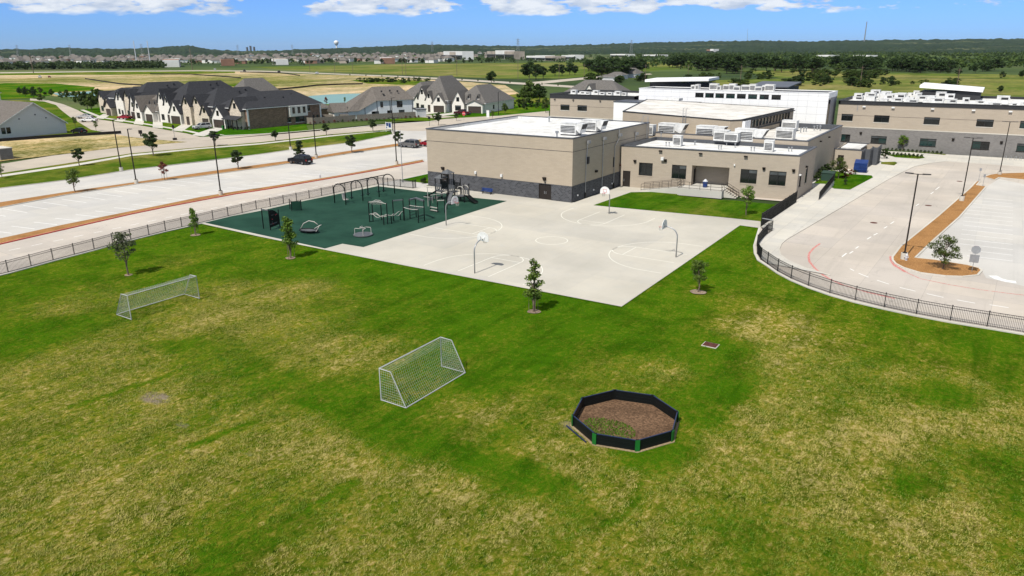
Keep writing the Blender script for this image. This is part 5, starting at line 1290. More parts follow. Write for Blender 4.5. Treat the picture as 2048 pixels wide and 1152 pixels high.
for x, z in ((-2.0,3.2),(-.8,4.0)):
    m = MB(); m.add([(x-.75,-1.15,z),(x+.75,-1.15,z),(x+.75,.45,z),(x-.75,.45,z),(x,-.35,z+.55)], [(0,1,4),(1,2,4),(2,3,4),(3,0,4),(3,2,1,0)]); m.build('roof', M['play_grey'], o)
def slide(pts, w_=.55, mat='play_grey'):
    m = MB(); q = [Vector(p) for p in pts]
    for i in range(len(q)-1):
        d = (q[i+1]-q[i]); d.z = 0; d.normalize(); n = V(-d.y,d.x)*w_/2; u_ = V(0,0,.22)
        m.quad(q[i]-n, q[i+1]-n, q[i+1]+n, q[i]+n); m.quad(q[i]+n, q[i+1]+n, q[i+1]+n*1.12+u_, q[i]+n*1.12+u_); m.quad(q[i]-n, q[i+1]-n, q[i+1]-n*1.12+u_, q[i]-n*1.12+u_)
    m.build('slide', M[mat], o)
slide([(.4,-.95,1.4),(.6,-1.6,1.0),(.9,-2.3,.5),(1.3,-2.9,.25),(1.8,-3.2,.22)])
slide([(-2.6,-.4,1.25),(-3.3,-.6,.85),(-4.0,-.9,.4),(-4.6,-1.0,.22)], .6, 'play_black')
slide([(2.3,0,.95),(3.0,-.1,.6),(3.7,-.3,.28),(4.3,-.5,.2)], .7, 'play_black')
for x, y, rr_ in ((1.65,-.6,.62),(1.65,.6,.62)):
    MB().tube([(x-rr_,y,.9),(x-rr_,y,1.7)]+[(x-rr_*math.cos(t),y,1.7+.6*math.sin(t)) for t in [math.pi*k/8 for k in range(1,8)]]+[(x+rr_,y,1.7),(x+rr_,y,.9)], .06, 7).build('arch', M['play_white'], o)
for k in range(5):
    MB().tube([(-1.4+.3*k,-1.05-.05*k,.02),(-1.35+.28*k,-1.6,.9),(-1.3+.28*k,-1.05,1.7)], .028, 5).build('climber_bar', M['play_grey'], o)
MB().cyl((-3.0,-.2), .45, 0, .28, 12).build('stepping_pod', M['play_grey'], o); MB().cyl((-2.9,-1.7), .35, 0, .45, 12).build('stepping_pod', M['play_grey'], o)
# tall pale pole with a short crossbar
o = thing('play_pole', 'thin pale pole with a short crossbar on the rubber surface', 'pole', C7p(1232,498))
MB().cyl((0,0), .045, 0, 2.75, 8).build('pole', M['play_white'], o); MB().bar((-.75,0,1.35), (.35,0,1.35), .06).build('crossbar', M['play_white'], o); MB().bar((-.2,0,2.72), (.75,0,2.72), .06).build('crossbar', M['play_white'], o)
# climbing panel with rounded side
b0 = C6p(215,770)
o = thing('rock_wall', 'black quarter-round climbing panel on posts near the left corner of the rubber', 'climbing wall', b0)
q1 = at0(C6p(325,795), b0); q2 = at0(C6p(470,735), b0)
for p, h in ((V(0,0),2.55),(q1,2.65),(q2,2.2)): MB().cyl((p.x,p.y), .065, 0, h, 8).build('post', M['play_black'], o)
MB().bar(V(0,0,2.45), q1+V(0,0,2.5), .1, .12).build('top_rail', M['play_grey'], o)
d = (q2-q1); LL = d.length; d = d/LL; nn = V(-d.y,d.x)*.04
prof = [(0,.35),(0,2.45)]+[(LL*1.05*math.sin(t), .9+1.6*math.cos(t)) for t in [R_(k*11.25) for k in range(1, 9)]]+[(LL*.95,.35)]
n = len(prof); m = MB(); m.add([q1+d*u+V(0,0,z)+nn for u, z in prof]+[q1+d*u+V(0,0,z)-nn for u, z in prof], [tuple(range(n)), tuple(range(2*n-1,n-1,-1))]+[(i,n+i,n+(i+1)%n,(i+1)%n) for i in range(n)]); m.build('panel', M['play_black'], o)
r3 = random.Random(4)
for k in range(9):
    p = q1+d*r3.uniform(.2,LL*.75)+V(0,0,r3.uniform(.6,1.9)); m = MB(); m.cyl((0,0), .07, -.05, .05, 6)
    h_ = m.build('hand_hold', M[r3.choice(('play_grey','red_paint','play_grey'))], o, p-nn*1.6); h_.rotation_euler = (math.pi/2, 0, math.atan2(d.y, d.x))
MB().bar(q1+V(0,0,.75)-nn*1.5, q1+d*LL*.7+V(0,0,.72)-nn*1.5, .05, .12).build('ledge', M['play_grey'], o)
b0 = C6p(660,490)
o = thing('activity_board', 'dark green play panel between two black posts near the fence', 'play panel', b0)
q1 = at0(C6p(812,482), b0); q0 = at0(C6p(632,462), b0)
for p, h in ((V(0,0),1.5),(q1,1.5),(q0,1.5)): MB().cyl((p.x,p.y), .06, 0, h, 8).build('post', M['play_black'], o)
MB().bar(V(0,0,.75), q1+V(0,0,.75), .05, 1.2).build('panel', M['rubber'], o)
# dish swing: an oval ring carrying a low net seat
b0 = C6p(930,830)
o = thing('dish_swing', 'low oval dish swing of curved pale tubes on the rubber', 'play equipment', b0, R_(15))
def oval(rx_, ry_, z, tilt=0, n=22, cx_=0, cy_=0): return [(cx_+rx_*math.cos(t), cy_+ry_*math.sin(t), z+tilt*math.cos(t)) for t in [2*math.pi*k/n for k in range(n)]]
MB().tube(oval(1.25,.7,.32,0), .07, 7, closed=True).build('rim', M['play_black'], o)
m = MB(); q = oval(1.2,.65,.3); m.add([(0,0,.22)]+q, [(0,i+1,(i+1)%22+1) for i in range(22)]); m.build('seat', M['play_grey'], o)
MB().tube([(-1.3,.2,.3),(-.9,.35,1.0),(-.2,.5,1.35),(.5,.55,1.25),(1.0,.5,.95)], .055, 7).build('arched_tube', M['play_white'], o, smooth=True)
MB().tube(oval(.45,.25,.75,.25,14,1.15,.25), .06, 6, closed=True).build('side_ring', M['play_white'], o)
MB().tube([(1.2,-.3,.3),(1.45,-.2,.7),(1.4,.2,.95)], .05, 6).build('arched_tube', M['play_white'], o)
MB().cyl((0,0), .28, 0, .2, 12).build('base', M['play_black'], o)
# merry-go-round
b0 = C7p(208,955)
o = thing('merry_go_round', 'round grey merry-go-round with pale handrails at the edge of the rubber', 'merry-go-round', b0)
m = MB(); m.cyl((0,0), 1.15, .1, .2, 32); m.build('disc', M['play_grey'], o); MB().cyl((0,0), .5, 0, .1, 16).build('base', M['play_black'], o)
MB().cyl((0,0), .06, .2, 1.05, 8).build('hub_post', M['play_white'], o)
for k in range(4):
    t = R_(45+90*k); x, y = math.cos(t), math.sin(t); t2 = t+.75; x2, y2 = math.cos(t2), math.sin(t2)
    MB().tube([(x*.95,y*.95,.2),(x*.95,y*.95,.85),(x*.8+x2*.1,y*.8+y2*.1,.95),(x2*.5,y2*.5,.95),(0,0,.95)], .04, 6).build('handrail', M['play_white'], o)
# blue bench by the wall
o = thing('bench', 'dark blue bench against the grey gymnasium wall', 'bench', g(974,388), 0)
for x in (-.75,.75):
    MB().box(x-.04,x+.04,-.25,.25,0,.06).box(x-.04,x+.04,.12,.2,.06,.85).box(x-.04,x+.04,-.22,.12,.38,.44).box(x-.04,x+.04,-.2,-.12,.06,.38).build('leg', M['play_black'], o)
for k in range(3): MB().box(-1.0,1.0,-.24+.13*k,-.13+.13*k,.445,.49).build('slat', M['blue_metal'], o)
for k in range(3): MB().box(-1.0,1.0,.075,.115,.56+.12*k,.66+.12*k).build('slat', M['blue_metal'], o)

# ---------------------------------------------------------------- lamps, signs, hydrants, flagpole
def lamp(label, px, py, kind='double', rz=0, h=8.6, base=.75, mat='bronze_metal'):
    o = thing('light_pole', label, 'light pole', g(px, py), rz, 'light poles around the school')
    if base: MB().cyl((0,0), .32, 0, base, 16).build('concrete_base', M['kerb'], o)
    b = MB(); b.box(-.2,.2,-.2,.2,base,base+.06); b.hexa([(-.075,-.075,base),(.075,-.075,base),(.075,.075,base),(-.075,.075,base)], [(-.06,-.06,h),(.06,-.06,h),(.06,.06,h),(-.06,.06,h)]); b.build('pole', M[mat], o)
    for s_ in ((-1,1) if kind == 'double' else (1,)):
        b = MB(); b.bar((0,0,h-.05), (s_*.45,0,h-.02), .06); b.hexa([(s_*.4,-.17,h-.06),(s_*1.15,-.17,h-.02),(s_*1.15,.17,h-.02),(s_*.4,.17,h-.06)], [(s_*.4,-.13,h+.05),(s_*1.15,-.13,h+.07),(s_*1.15,.13,h+.07),(s_*.4,.13,h+.05)]); b.build('lamp_head', M[mat], o)
    return o
lamp('black light pole standing on the grass verge at the left', 243, 342.5, 'single', 0, 9.3)
lamp('black light pole on the far mulch strip beside the red-leaved tree', 273.2, 368, 'single', 0, 9.0)
lamp('black light pole on the near mulch strip above the bus lane', 442, 391, 'double', 0, 9.0)
lamp('black light pole on the verge in front of the brick house', 581.5, 300, 'single', 0, 9.2)
lamp('black light pole on the mulch strip right behind the black car', 633, 316.5, 'single', 0, 9.0)
lamp('black light pole on the near mulch strip beside the flagpole', 793.4, 330, 'double', 0, 8.9)
lamp('black light pole at the far end of the verge by the blue sign', 786.5, 268, 'single', 0, 9.2)
lamp('tall bronze light pole at the tip of the right mulch island', 1807, 520.5, 'double', 0, 8.95, .8)
lamp('tall bronze light pole halfway along the right mulch island', 1922.5, 403, 'double', 0, 8.95, .8)
lamp('tall bronze light pole on the far mulch island by the classroom wing', 1998.5, 350, 'double', 0, 8.95, .6)
lamp('street light pole behind the gymnasium roof on the far street', 997, 231, 'single', 0, 7.6, 0, 'black_metal')
o = thing('flagpole', 'slender pale flagpole beside the bus lane', 'flagpole', g(805.5,364.5))
MB().tube([(0,0,0),(0,0,8.3)], [.07,.035], 10).build('pole', M['galv'], o); MB().cyl((0,0), .09, 8.3, 8.42, 10).build('finial', M['galv'], o); MB().cyl((0,0), .2, 0, .12, 14).build('collar', M['galv'], o)
def sign(name, label, px, py, h, shape='octagon', back='grey_paint', plate=None, rz=0, face='red_paint', w=.38):
    o = thing(name, label, 'sign', g(px, py), rz); MB().cyl((0,0), .03, 0, h+.3, 6).build('post', M['galv'], o)
    pts = [(w*math.cos(R_(22.5+45*k)), h+w*math.sin(R_(22.5+45*k))) for k in range(8)]; n = 8
    m = MB(); m.add([(x,-.045,z) for x, z in pts]+[(x,-.033,z) for x, z in pts], [tuple(range(n)), tuple(range(2*n-1,n-1,-1))]+[(i,n+i,n+(i+1)%n,(i+1)%n) for i in range(n)]); pl = m.build('sign_plate', M[back], o)
    m = MB(); m.add([(x*.98,.0,z) for x, z in pts]+[(x*.98,-.03,z) for x, z in pts], [tuple(range(n-1,-1,-1)), tuple(range(n,2*n))]); m.build('sign_face', M[face], o)
    if plate: MB().box(-plate/2,plate/2,-.045,-.033,h-.5-plate,h-.5).build('lower_plate', M['galv'], o)
    return o
sign('stop_sign', 'grey back of an octagonal sign with a square plate on the right mulch island', 1943, 546, 2.35, plate=.78, w=.42)
def text(parent, s_, loc, size, mat, rot=(math.pi/2,0,0)):
    c = bpy.data.curves.new('lettering', 'FONT'); c.body = s_; c.size = size; c.align_x = 'CENTER'; c.align_y = 'CENTER'; c.extrude = .004
    t = bpy.data.objects.new('lettering', c); col.objects.link(t); dg = bpy.context.evaluated_depsgraph_get(); me_ = bpy.data.meshes.new_from_object(t.evaluated_get(dg)); bpy.data.objects.remove(t)
    me_.materials.clear(); me_.materials.append(M[mat]); o = link('lettering', me_, parent, loc); o.rotation_euler = rot; return o
s_ = sign('stop_sign', 'red stop sign on the street beyond the gymnasium roof', 928, 245, 2.6, back='red_paint', w=.62)
text(s_, 'STOP', (0,-.052,2.6), .38, 'white_paint')
for lab, px, py in (('small fire hydrant at the tip of the right mulch island', 1811.5, 523),('small fire hydrant on the near mulch strip by the bus lane', 640.5, 357.5)):
    o = thing('fire_hydrant', lab, 'hydrant', g(px, py))
    MB().cyl((0,0), .17, 0, .1, 12).cyl((0,0), .12, .1, .62, 12).cyl((0,0), .15, .62, .68, 12).cyl((0,0), .13, .68, .82, 12, 0, .05).build('barrel', M['hydrant'], o)
    MB().tube([(-.2,0,.48),(.2,0,.48)], .06, 8).build('outlet', M['hydrant'], o); MB().tube([(0,-.2,.42),(0,0,.42)], .08, 8).build('outlet', M['hydrant'], o)
o = thing('notice_board', 'blue and white notice board on two posts at the end of the verge', 'sign', g(778,264))
for x in (-1.0,1.0): MB().box(x-.06,x+.06,-.06,.06,0,2.6).build('post', M['white_paint'], o)
MB().box(-.94,.94,-.04,.04,.9,2.5).build('board', M['white_paint'], o); MB().box(-.85,-.1,-.05,-.041,1.55,2.4).box(.0,.85,-.05,-.041,1.2,2.4).box(-.85,-.5,-.05,-.041,1.0,1.4).build('print', M['blue_metal'], o)
# blue skip
o = thing('skip_container', 'blue steel rubbish container beside the bin store gates', 'dumpster', g(1720,345), R_(4))
m = MB(); m.hexa([(-1.05,-.75,.15),(1.05,-.75,.15),(1.05,.75,.15),(-1.05,.75,.15)], [(-1.05,-1.0,1.6),(1.05,-1.0,1.6),(1.05,.85,2.1),(-1.05,.85,2.1)]); m.build('body', M['blue_metal'], o)
m = MB()
for s_ in (-1,1): m.box(s_*.53-.5, s_*.53+.5, -.95, .8, 0, .07)
ld = m.build('lid', M['blue_metal'], o, (0,0,1.9)); ld.rotation_euler = (math.atan2(.5,1.85), 0, 0)
for s_ in (-1,1): MB().box(s_*1.06-.04, s_*1.06+.04, -.6, .5, .7, .95).build('fork_pocket', M['blue_metal'], o)
MB().box(-1.1,1.1,-.98,-.86,.55,.65).box(-1.1,1.1,-.9,-.78,.2,.3).build('rib', M['blue_metal'], o)
# green transformer box
o = thing('transformer_box', 'dark green transformer box behind the ramp railing', 'utility box', g(1655,362))
MB().box(-.95,.95,-.7,.7,.1,1.35).build('case', M['transformer'], o); m = MB(); m.hexa([(-1.0,-.78,1.35),(1.0,-.78,1.35),(1.0,.75,1.35),(-1.0,.75,1.35)], [(-1.0,-.78,1.42),(1.0,-.78,1.42),(1.0,.75,1.6),(-1.0,.75,1.6)]); m.build('lid', M['transformer'], o); MB().box(-1.1,1.1,-.9,.9,0,.1).build('pad', M['kerb'], o)
# bike racks along the classroom wing
for k in range(5):
    p = g(2010+k*10, 320.5+.6*k); m = MB(); m.tube([(0,-.35,0),(0,-.35,.6)]+[(0,-.35*math.cos(t),.6+.3*math.sin(t)) for t in [math.pi*j/6 for j in range(1,6)]]+[(0,.35,.6),(0,.35,0)], .03, 6)
    tag(m.build('bike_rack', M['galv'], None, p, .4), 'steel hoop bike rack in the row by the classroom wing', 'bike rack', 'bike racks by the classroom wing')
for px, py, h, lab in ((1957,362,2.1,'thin sign post at the far end of the right mulch island'),(1965,374,2.0,'thin sign post at the corner of the right parking bays')):
    o = thing('sign_post', lab, 'sign', g(px, py)); MB().cyl((0,0), .03, 0, h, 6).build('post', M['galv'], o); MB().box(-.16,.16,-.02,.02,h-.45,h).build('sign_plate', M['galv'], o)
M['mulch_ring'] = mulch('faded_mulch', (.17,.12,.08), (.36,.29,.21))
# ================================================================== TREES
def leaf_cloud(rs_, n, clumps, size, flat=.5, aspect=1.5):
    """n small leaf quads spread over clumps [(centre, radii)], as arrays"""
    cs = np.array([c for c, r in clumps]); rr_ = np.array([r for c, r in clumps]); vol = (rr_.prod(1))**.7; pick = rs_.choice(len(cs), n, p=vol/vol.sum())
    d = rs_.normal(size=(n,3)); d /= np.linalg.norm(d, axis=1)[:,None]; rad = rs_.rand(n)**.38
    p = cs[pick]+d*rr_[pick]*rad[:,None]
    nrm = d*.6+rs_.normal(size=(n,3))*.6+np.array([0,0,.35]); nrm /= np.linalg.norm(nrm, axis=1)[:,None]
    a = np.cross(nrm, rs_.normal(size=(n,3))); a /= np.linalg.norm(a, axis=1)[:,None]; b_ = np.cross(nrm, a)
    s_ = size*(.6+.8*rs_.rand(n))[:,None]; a *= s_*aspect*.5; b_ *= s_*.5
    v = np.stack([p-a, p+b_*.9, p+a, p-b_*.9], 1).reshape(-1,3); return v
def cloud_mesh(name, v, mat):
    me = bpy.data.meshes.new(name); n = len(v)//4
    me.vertices.add(len(v)); me.vertices.foreach_set('co', v.astype(np.float32).ravel()); me.loops.add(len(v)); me.loops.foreach_set('vertex_index', np.arange(len(v), dtype=np.int32))
    me.polygons.add(n); me.polygons.foreach_set('loop_start', np.arange(0, len(v), 4, dtype=np.int32)); me.polygons.foreach_set('loop_total', np.full(n, 4, dtype=np.int32))
    me.materials.append(mat); me.update(); me.validate(); return me
def tree_proto(seed, form='round', n=900, size=.07, mat='leaf', gaps=.5):
    """unit tree, 1 m tall: trunk with limbs, crown of leaf clumps. returns (trunk mesh, crown mesh)"""
    rs_ = np.random.RandomState(seed); r = random.Random(seed); t = MB(); clumps = []
    if form == 'round': zt, wid, lo = .95, .27, .38
    elif form == 'slim': zt, wid, lo = .97, .15, .25
    elif form == 'wide': zt, wid, lo = .93, .42, .28
    elif form == 'cone': zt, wid, lo = .97, .24, .12
    else: zt, wid, lo = .9, .5, .1
    bend = (r.uniform(-.03,.03), r.uniform(-.03,.03))
    spine = [(bend[0]*math.sin(k), bend[1]*math.sin(k*1.3), k/6*.9) for k in range(7)]
    t.tube(spine, [.02-.0026*k for k in range(7)], 6)
    nb = {'round':12,'slim':13,'wide':13,'cone':16,'bush':9}[form]
    for k in range(nb):
        u = k/(nb-1); z = lo+(zt-lo-.1)*u; az = k*2.4+r.uniform(-.4,.4)
        if form == 'cone': rad = wid*(1-u)*.95+.03
        elif form == 'slim': rad = wid*(.55+.6*math.sin(math.pi*min(1,u*.9+.1)))*(1-.55*u)
        else: rad = wid*math.sin(math.pi*(.18+.72*u))**.8
        rad *= r.uniform(.65,1.15)
        end = Vector((rad*.72*math.cos(az), rad*.72*math.sin(az), z+r.uniform(.0,.08)))
        st = Vector((0,0,max(.12, z-.14-.1*rad)))
        t.tube([st, st.lerp(end,.55)+V(0,0,.015), end], [.0095,.007,.003], 4)
        cr_ = (.06+.07*r.random())*(1.25 if form in ('wide','bush') else .9 if form in ('slim','cone') else 1.05)
        clumps.append(((end.x,end.y,end.z+.03), (cr_,cr_,cr_*.75)))
        if r.random() > gaps*.6: clumps.append(((end.x*.4,end.y*.4,end.z+.04), (cr_*.9,cr_*.9,cr_*.8)))
    clumps.append(((spine[-1][0],spine[-1][1],.9), (.05,.05,.08)))
    k_ = 1 if mat in ('leaf_wood','leaf_bright') else 2.3
    v = leaf_cloud(rs_, int(n*k_*1.15), clumps, size*(1 if k_ == 1 else .64))
    top = v[:,2].max(); v[:,2] *= 1/top
    return t.mesh('trunk', M['bark']), cloud_mesh('crown', v, M[mat])
def plant(name, label, proto, loc, h, w=1.0, rz=0, group=None, cat='tree', ring=None, stakes=False):
    o = thing(name, label, cat, loc, rz, group); sc = (h*w, h*w, h)
    link('trunk', proto[0], o, None, 0, sc); link('crown', proto[1], o, None, 0, sc)
    if ring: MB().sheet(wobble(0,0,ring,ring,18,.12,int(loc[0]*7)), .022).build('mulch_ring', M['mulch_ring'], o)
    if stakes:
        for k in range(3):
            t = 2.1*k+.4; MB().cyl((.45*math.cos(t), .45*math.sin(t)), .022, 0, 1.5, 5).build('stake', M['bark'], o)
    return o
YA = [tree_proto(s_, 'round', 430, .055, 'leaf', 1.1) for s_ in (1,2)]
YG = tree_proto(3, 'round', 400, .05, 'leaf_grey', 1.4)
YS = tree_proto(4, 'slim', 380, .048, 'leaf', 1.3)
YS2 = tree_proto(5, 'slim', 450, .052, 'leaf_light', 1.1)
YW = tree_proto(6, 'wide', 1000, .042, 'leaf_warm', 1.1)
YL = tree_proto(7, 'round', 400, .058, 'leaf_light', 1.2)
YR = tree_proto(8, 'round', 450, .055, 'leaf_red', 1.1)
YC = tree_proto(9, 'cone', 1400, .06, 'leaf_dark', .3)
YD = [tree_proto(s_, 'round', 950, .06, 'leaf_dark', .7) for s_ in (11,12)]
BU = tree_proto(13, 'bush', 900, .09, 'leaf_dark', .3); BR = tree_proto(14, 'bush', 700, .09, 'leaf_red', .8)
def T(label, px, py, ty, proto, w=1.0, name='young_tree', ring=None, stakes=False, rz=None, group=None):
    p = g(px, py); return plant(name, label, proto, (p.x, p.y, 0), hz(px, py, ty), w, rng.uniform(0,6) if rz is None else rz, group, 'tree', ring, stakes)
T('sparse grey-green young tree on the lawn behind the left soccer goal', 257, 550, 462, YG, 1.0, ring=.4)
T('small light green tree at the corner of the rubber surface and the fence', 391, 470, 415, YS2, 1.0, ring=.6, stakes=True)
T('slim staked green tree on the lawn edge by the rubber surface', 581, 516, 432, YS2, 1.15, ring=.55, stakes=True)
T('slim dark young tree in front of the near edge of the court', 1068, 623, 515, YS, 1.15, ring=.55, stakes=True)
T('small dark tree on the lawn right of the court corner', 1396, 584, 519, YA[0], 1.15, ring=.7)
T('light green young tree on the lawn before the low tan wing', 1492, 431, 371, YL, .95, ring=.5)
T('bushy wide tree on the right mulch island near the sign', 1884, 540, 470, YW, 1.05)
T('small tree at the left end of the far mulch strip', 151, 385, 337, YA[0], 1.28)
T('round dark tree on the verge near the left light pole', 159, 332, 296, YD[0], 1.35)
T('dark young tree on the verge in front of the dry lot', 307, 312, 262, YD[1], 1.28)
T('small red-leaved tree on the far mulch strip', 330, 361, 322, YR, 1.0, stakes=True)
T('round dark tree on the far mulch strip left of the black car', 477, 339, 300, YD[0], 1.49)
T('dark cone-shaped evergreen behind the black car', 600, 316, 280, YC, 1.49, 'evergreen_tree')
T('dark tree on the far mulch strip right of the black car', 704, 306, 269, YD[1], 1.35)
T('dark tree on the street verge above the near light pole', 431, 292, 261, YD[0], 1.35)
T('small dark tree on the verge in front of the brick house', 551, 282, 260, YD[1], 1.42)
T('round dark tree on the verge before the wooden fence', 653, 271, 247, YD[0], 1.49)
T('dark tree on the verge before the pale sided house', 746, 264, 238, YD[1], 1.35)
T('dark tree behind the flagpole near the grey car', 797, 294, 262, YD[0], 1.35)
T('dark tree on the far street corner beyond the gymnasium roof', 877, 251, 224, YD[1], 1.35)
T('small tree at the left edge of the verge', 4, 357, 324, YA[1], .9)
T('small green tree on the pavement in front of the left white house', 151, 254, 233, YA[0], 1.0)
T('tiny green tree on the far kerb of the side street', 193, 262, 241, YA[1], .9)
T('young tree in the bed by the grey classroom wing wall', 1804, 303, 270, YL, 1.15)
T('small tree on the lawn beyond the far street corner', 913, 242, 226, YD[0], 1.3)
for i, (px, py, ty) in enumerate(((866,244,229),(985,239,220))):
    T(('slim small tree on the corner lawn of the white house','leafy small tree left of the street light pole')[i], px, py, ty, YA[i], .9)
# shrubs by the loading bay
def S(label, px, py, h, w, proto=BU, cat='shrub'): p = g(px, py); return plant('shrub', label, proto, (p.x,p.y,.1), h, w, rng.uniform(0,6), None, cat)
S('dark clipped shrub at the corner of the service wing', 1641, 357, 2.0, 1.3); S('dark shrub in front of the bin store door', 1652, 348, 1.8, 1.2); S('dark shrub nearest the low wing wall', 1633, 364, 1.5, .9)
S('tall loose brown-green shrub beside the transformer box', 1676, 358, 3.6, 1.15, YW); S('reddish shrub in the loading bay bed', 1690, 357, 1.6, 1.2, BR); S('low reddish shrub beside the blue container', 1701, 351, 1.0, 1.0, BR); S('dark little shrub at the near side of the loading bay bed', 1690, 371, 1.2, .6); S('small green shrub at the end of the loading bay bed', 1709, 349, .8, 1.2)
S('round dark shrub right of the bin store gates', 1768, 318, 2.1, 1.0)
for k in range(14):
    px = 1775+k*8.2; p = g(px, 302.5+k*.55); plant('shrub', 'low green shrub in the row under the classroom wing wall', BU, (p.x,p.y,.1), .7, 1.1, k, 'shrubs under the classroom wing', 'shrub')
for k in range(9):
    px = 1778+k*8; p = g(px, 312+k*.6); plant('shrub', 'low green shrub in the island bed before the classroom wing', BU, (p.x,p.y,.1), .8, 1.1, k, 'shrubs in the island bed', 'shrub')
for k in range(10):
    plant('shrub', 'low dark shrub in the bed at the left gymnasium corner', BU, (-77.5-.5*(k%2), 91.5+1.0*k, .05), .9, 1.2, k, 'shrubs at the gymnasium corner', 'shrub')
p = V(-77.3, 99.5); plant('shrub', 'brownish shrub against the left gymnasium wall', BR, (p.x,p.y,0), 2.6, .7, 0, None, 'shrub')
# bigger trees further off
BT = [tree_proto(s_, 'wide', 1500, .055, 'leaf_wood', .35) for s_ in (21,22,23)] + [tree_proto(24, 'bush', 1300, .06, 'leaf_wood', .3), tree_proto(25, 'wide', 1400, .055, 'leaf_bright', .4), tree_proto(26, 'bush', 1100, .07, 'leaf_bright', .4)]
def big(label, px, py, ty, k=0, w=1.0, group=None, name='tree'):
    p = g(px, py); return plant(name, label, BT[k], (p.x, p.y, -.1), max(1.5, hz(px, py, ty)), w, rng.uniform(0,6), group)
big('lone round dark tree beside the far road', 983, 166, 141, 0, 1.15)
big('large loose green tree behind the white houses', 1060, 212, 158, 4, 1.0); big('large dark green tree left of the classroom wing', 1078, 205, 166, 1, 1.1); big('bushy green tree in front of the large loose tree', 1048, 214, 180, 5, 1.1); big('slim green tree at the left end of the classroom wing', 1091, 225, 192, 4, .7); big('small bright tree beside the white house roof', 1010, 228, 205, 4, .8)
for i, (px, py, ty) in enumerate(((1058,158,122),(1072,160,127),(1086,157,131),(1110,152,127),(1124,152,128),(1140,150,126),(1150,150,130))):
    big('spreading dark oak in the grove across the far road', px, py, ty, i%3, 1.25, 'oaks in the grove across the far road')
# the wood and scrub to the right of the grove: individual trees
tr = random.Random(31)
def belt(n, x0, x1, y0, y1, h0, h1, label, group, kinds=(0,1,2), w=(1.25,1.8), name='tree', curve=None):
    cen = [(tr.uniform(x0, x1), tr.uniform(y0, y1)) for _ in range(max(2, n//4))]
    for _ in range(n):
        cx_, cy_ = tr.choice(cen); px = cx_+tr.gauss(0, (x1-x0)*.035); py = min(y1+2, max(y0-1, cy_+tr.gauss(0, 1.3))); p = g(px, py)
        plant(name, label, BT[tr.choice(kinds)], (p.x, p.y, -.1), tr.uniform(h0, h1), tr.uniform(*w), tr.uniform(0,6), group)
belt(34, 1175, 1340, 140, 154, 9, 14, 'dark oak in the wood behind the left classroom wing', 'oaks behind the left classroom wing')
belt(16, 1180, 1330, 150, 166, 3, 6, 'bright scrub bush below the wood behind the left classroom wing', 'scrub behind the left classroom wing', (3,5), name='bush')
belt(60, 1325, 1600, 131, 146, 10, 15, 'dark oak in the dense wood beyond the white block', 'oaks beyond the white block')
belt(22, 1340, 1560, 163, 176, 3, 5.5, 'green scrub bush in the meadow behind the white block', 'scrub behind the white block', (3,5,3), name='bush')
belt(24, 1540, 1760, 166, 178, 3, 5.5, 'green scrub bush in the meadow behind the rooftop units', 'scrub behind the rooftop units', (3,5,3), name='bush')
belt(48, 1590, 1830, 134, 145, 9, 13, 'dark oak in the wood at the right, behind the classroom wing', 'oaks at the right')
belt(26, 1820, 1990, 136, 147, 7, 11, 'dark round tree on the right-hand meadow edge', 'trees on the right meadow edge', (0,1,3))
belt(8, 1700, 1900, 166, 176, 3, 4.5, 'dark bush near the right canopy roof', 'bushes near the right canopy roof', (3,), name='bush')
for px, py, ty in ((1640,140,120),(1584,139,118),(1896,148,136),(1916,152,136),(2005,156,142),(2044,156,139),(2000,186,170),(1585,137,121),(1950,146,128),(1965,143,126)):
    big('single round tree standing on the right-hand meadow', px, py, ty, tr.choice((0,1,3)), 1.15, 'single trees on the right meadow')
# avenue saplings along the far road and the pond-side trees
for k in range(14): big('small street sapling beside the far road', 700+k*32, 152.5+k*1.15+(k*k)*.035, 147+k*1.1+(k*k)*.03, 4, .6, 'saplings beside the far road')
for px, py, h_ in ((40,190,4),(52,194,5),(68,197,5.5),(84,201,6),(104,194,4),(122,196,3.5),(135,201,5),(152,205,5),(162,212,6),(175,220,7),(184,224,6.5),(196,214,7),(200,205,6),(210,210,6),(188,200,5)):
    p = g(px, py); plant('tree', 'leafy tree between the side street and the pond', BT[tr.choice((4,4,1,5))], (p.x,p.y,0), h_, .85, tr.uniform(0,6), 'trees by the side street')
for px, py, ty, lab in ((297,185,168,'bare thin tree behind the dark roofs'),(345,183,170,'dark thin tree behind the dark roofs'),(653,212,193,'reddish thin tree by the right pond'),(690,208,194,'slim green tree by the right pond'),(434,182,170,'dark thin tree in the gap of the roofs'),(470,182,172,'small dark tree in the gap between roofs')):
    T(lab, px, py, ty, YR if 'reddish' in lab else YA[0], .8)
for k in range(20):
    px = 725+k*7+tr.uniform(-6,6); p = g(px, 163+tr.uniform(-2,4)); plant('bush', 'dark scrub bush on the bank above the right pond', BT[tr.choice((3,5))], (p.x,p.y,-.1), tr.uniform(1.8,3.4), tr.uniform(1.5,2.4), k, 'scrub on the bank above the right pond', 'bush')
for k in range(24):
    px = 800+k*12.5; p = g(px, 225-k*.35+tr.uniform(-4,2)); 
    if px > 1000: plant('bush', 'young bush in the green belt behind the white houses', BT[tr.choice((3,5))], (p.x,p.y,0), tr.uniform(2,4), 1.0, k, 'bushes in the green belt', 'bush')
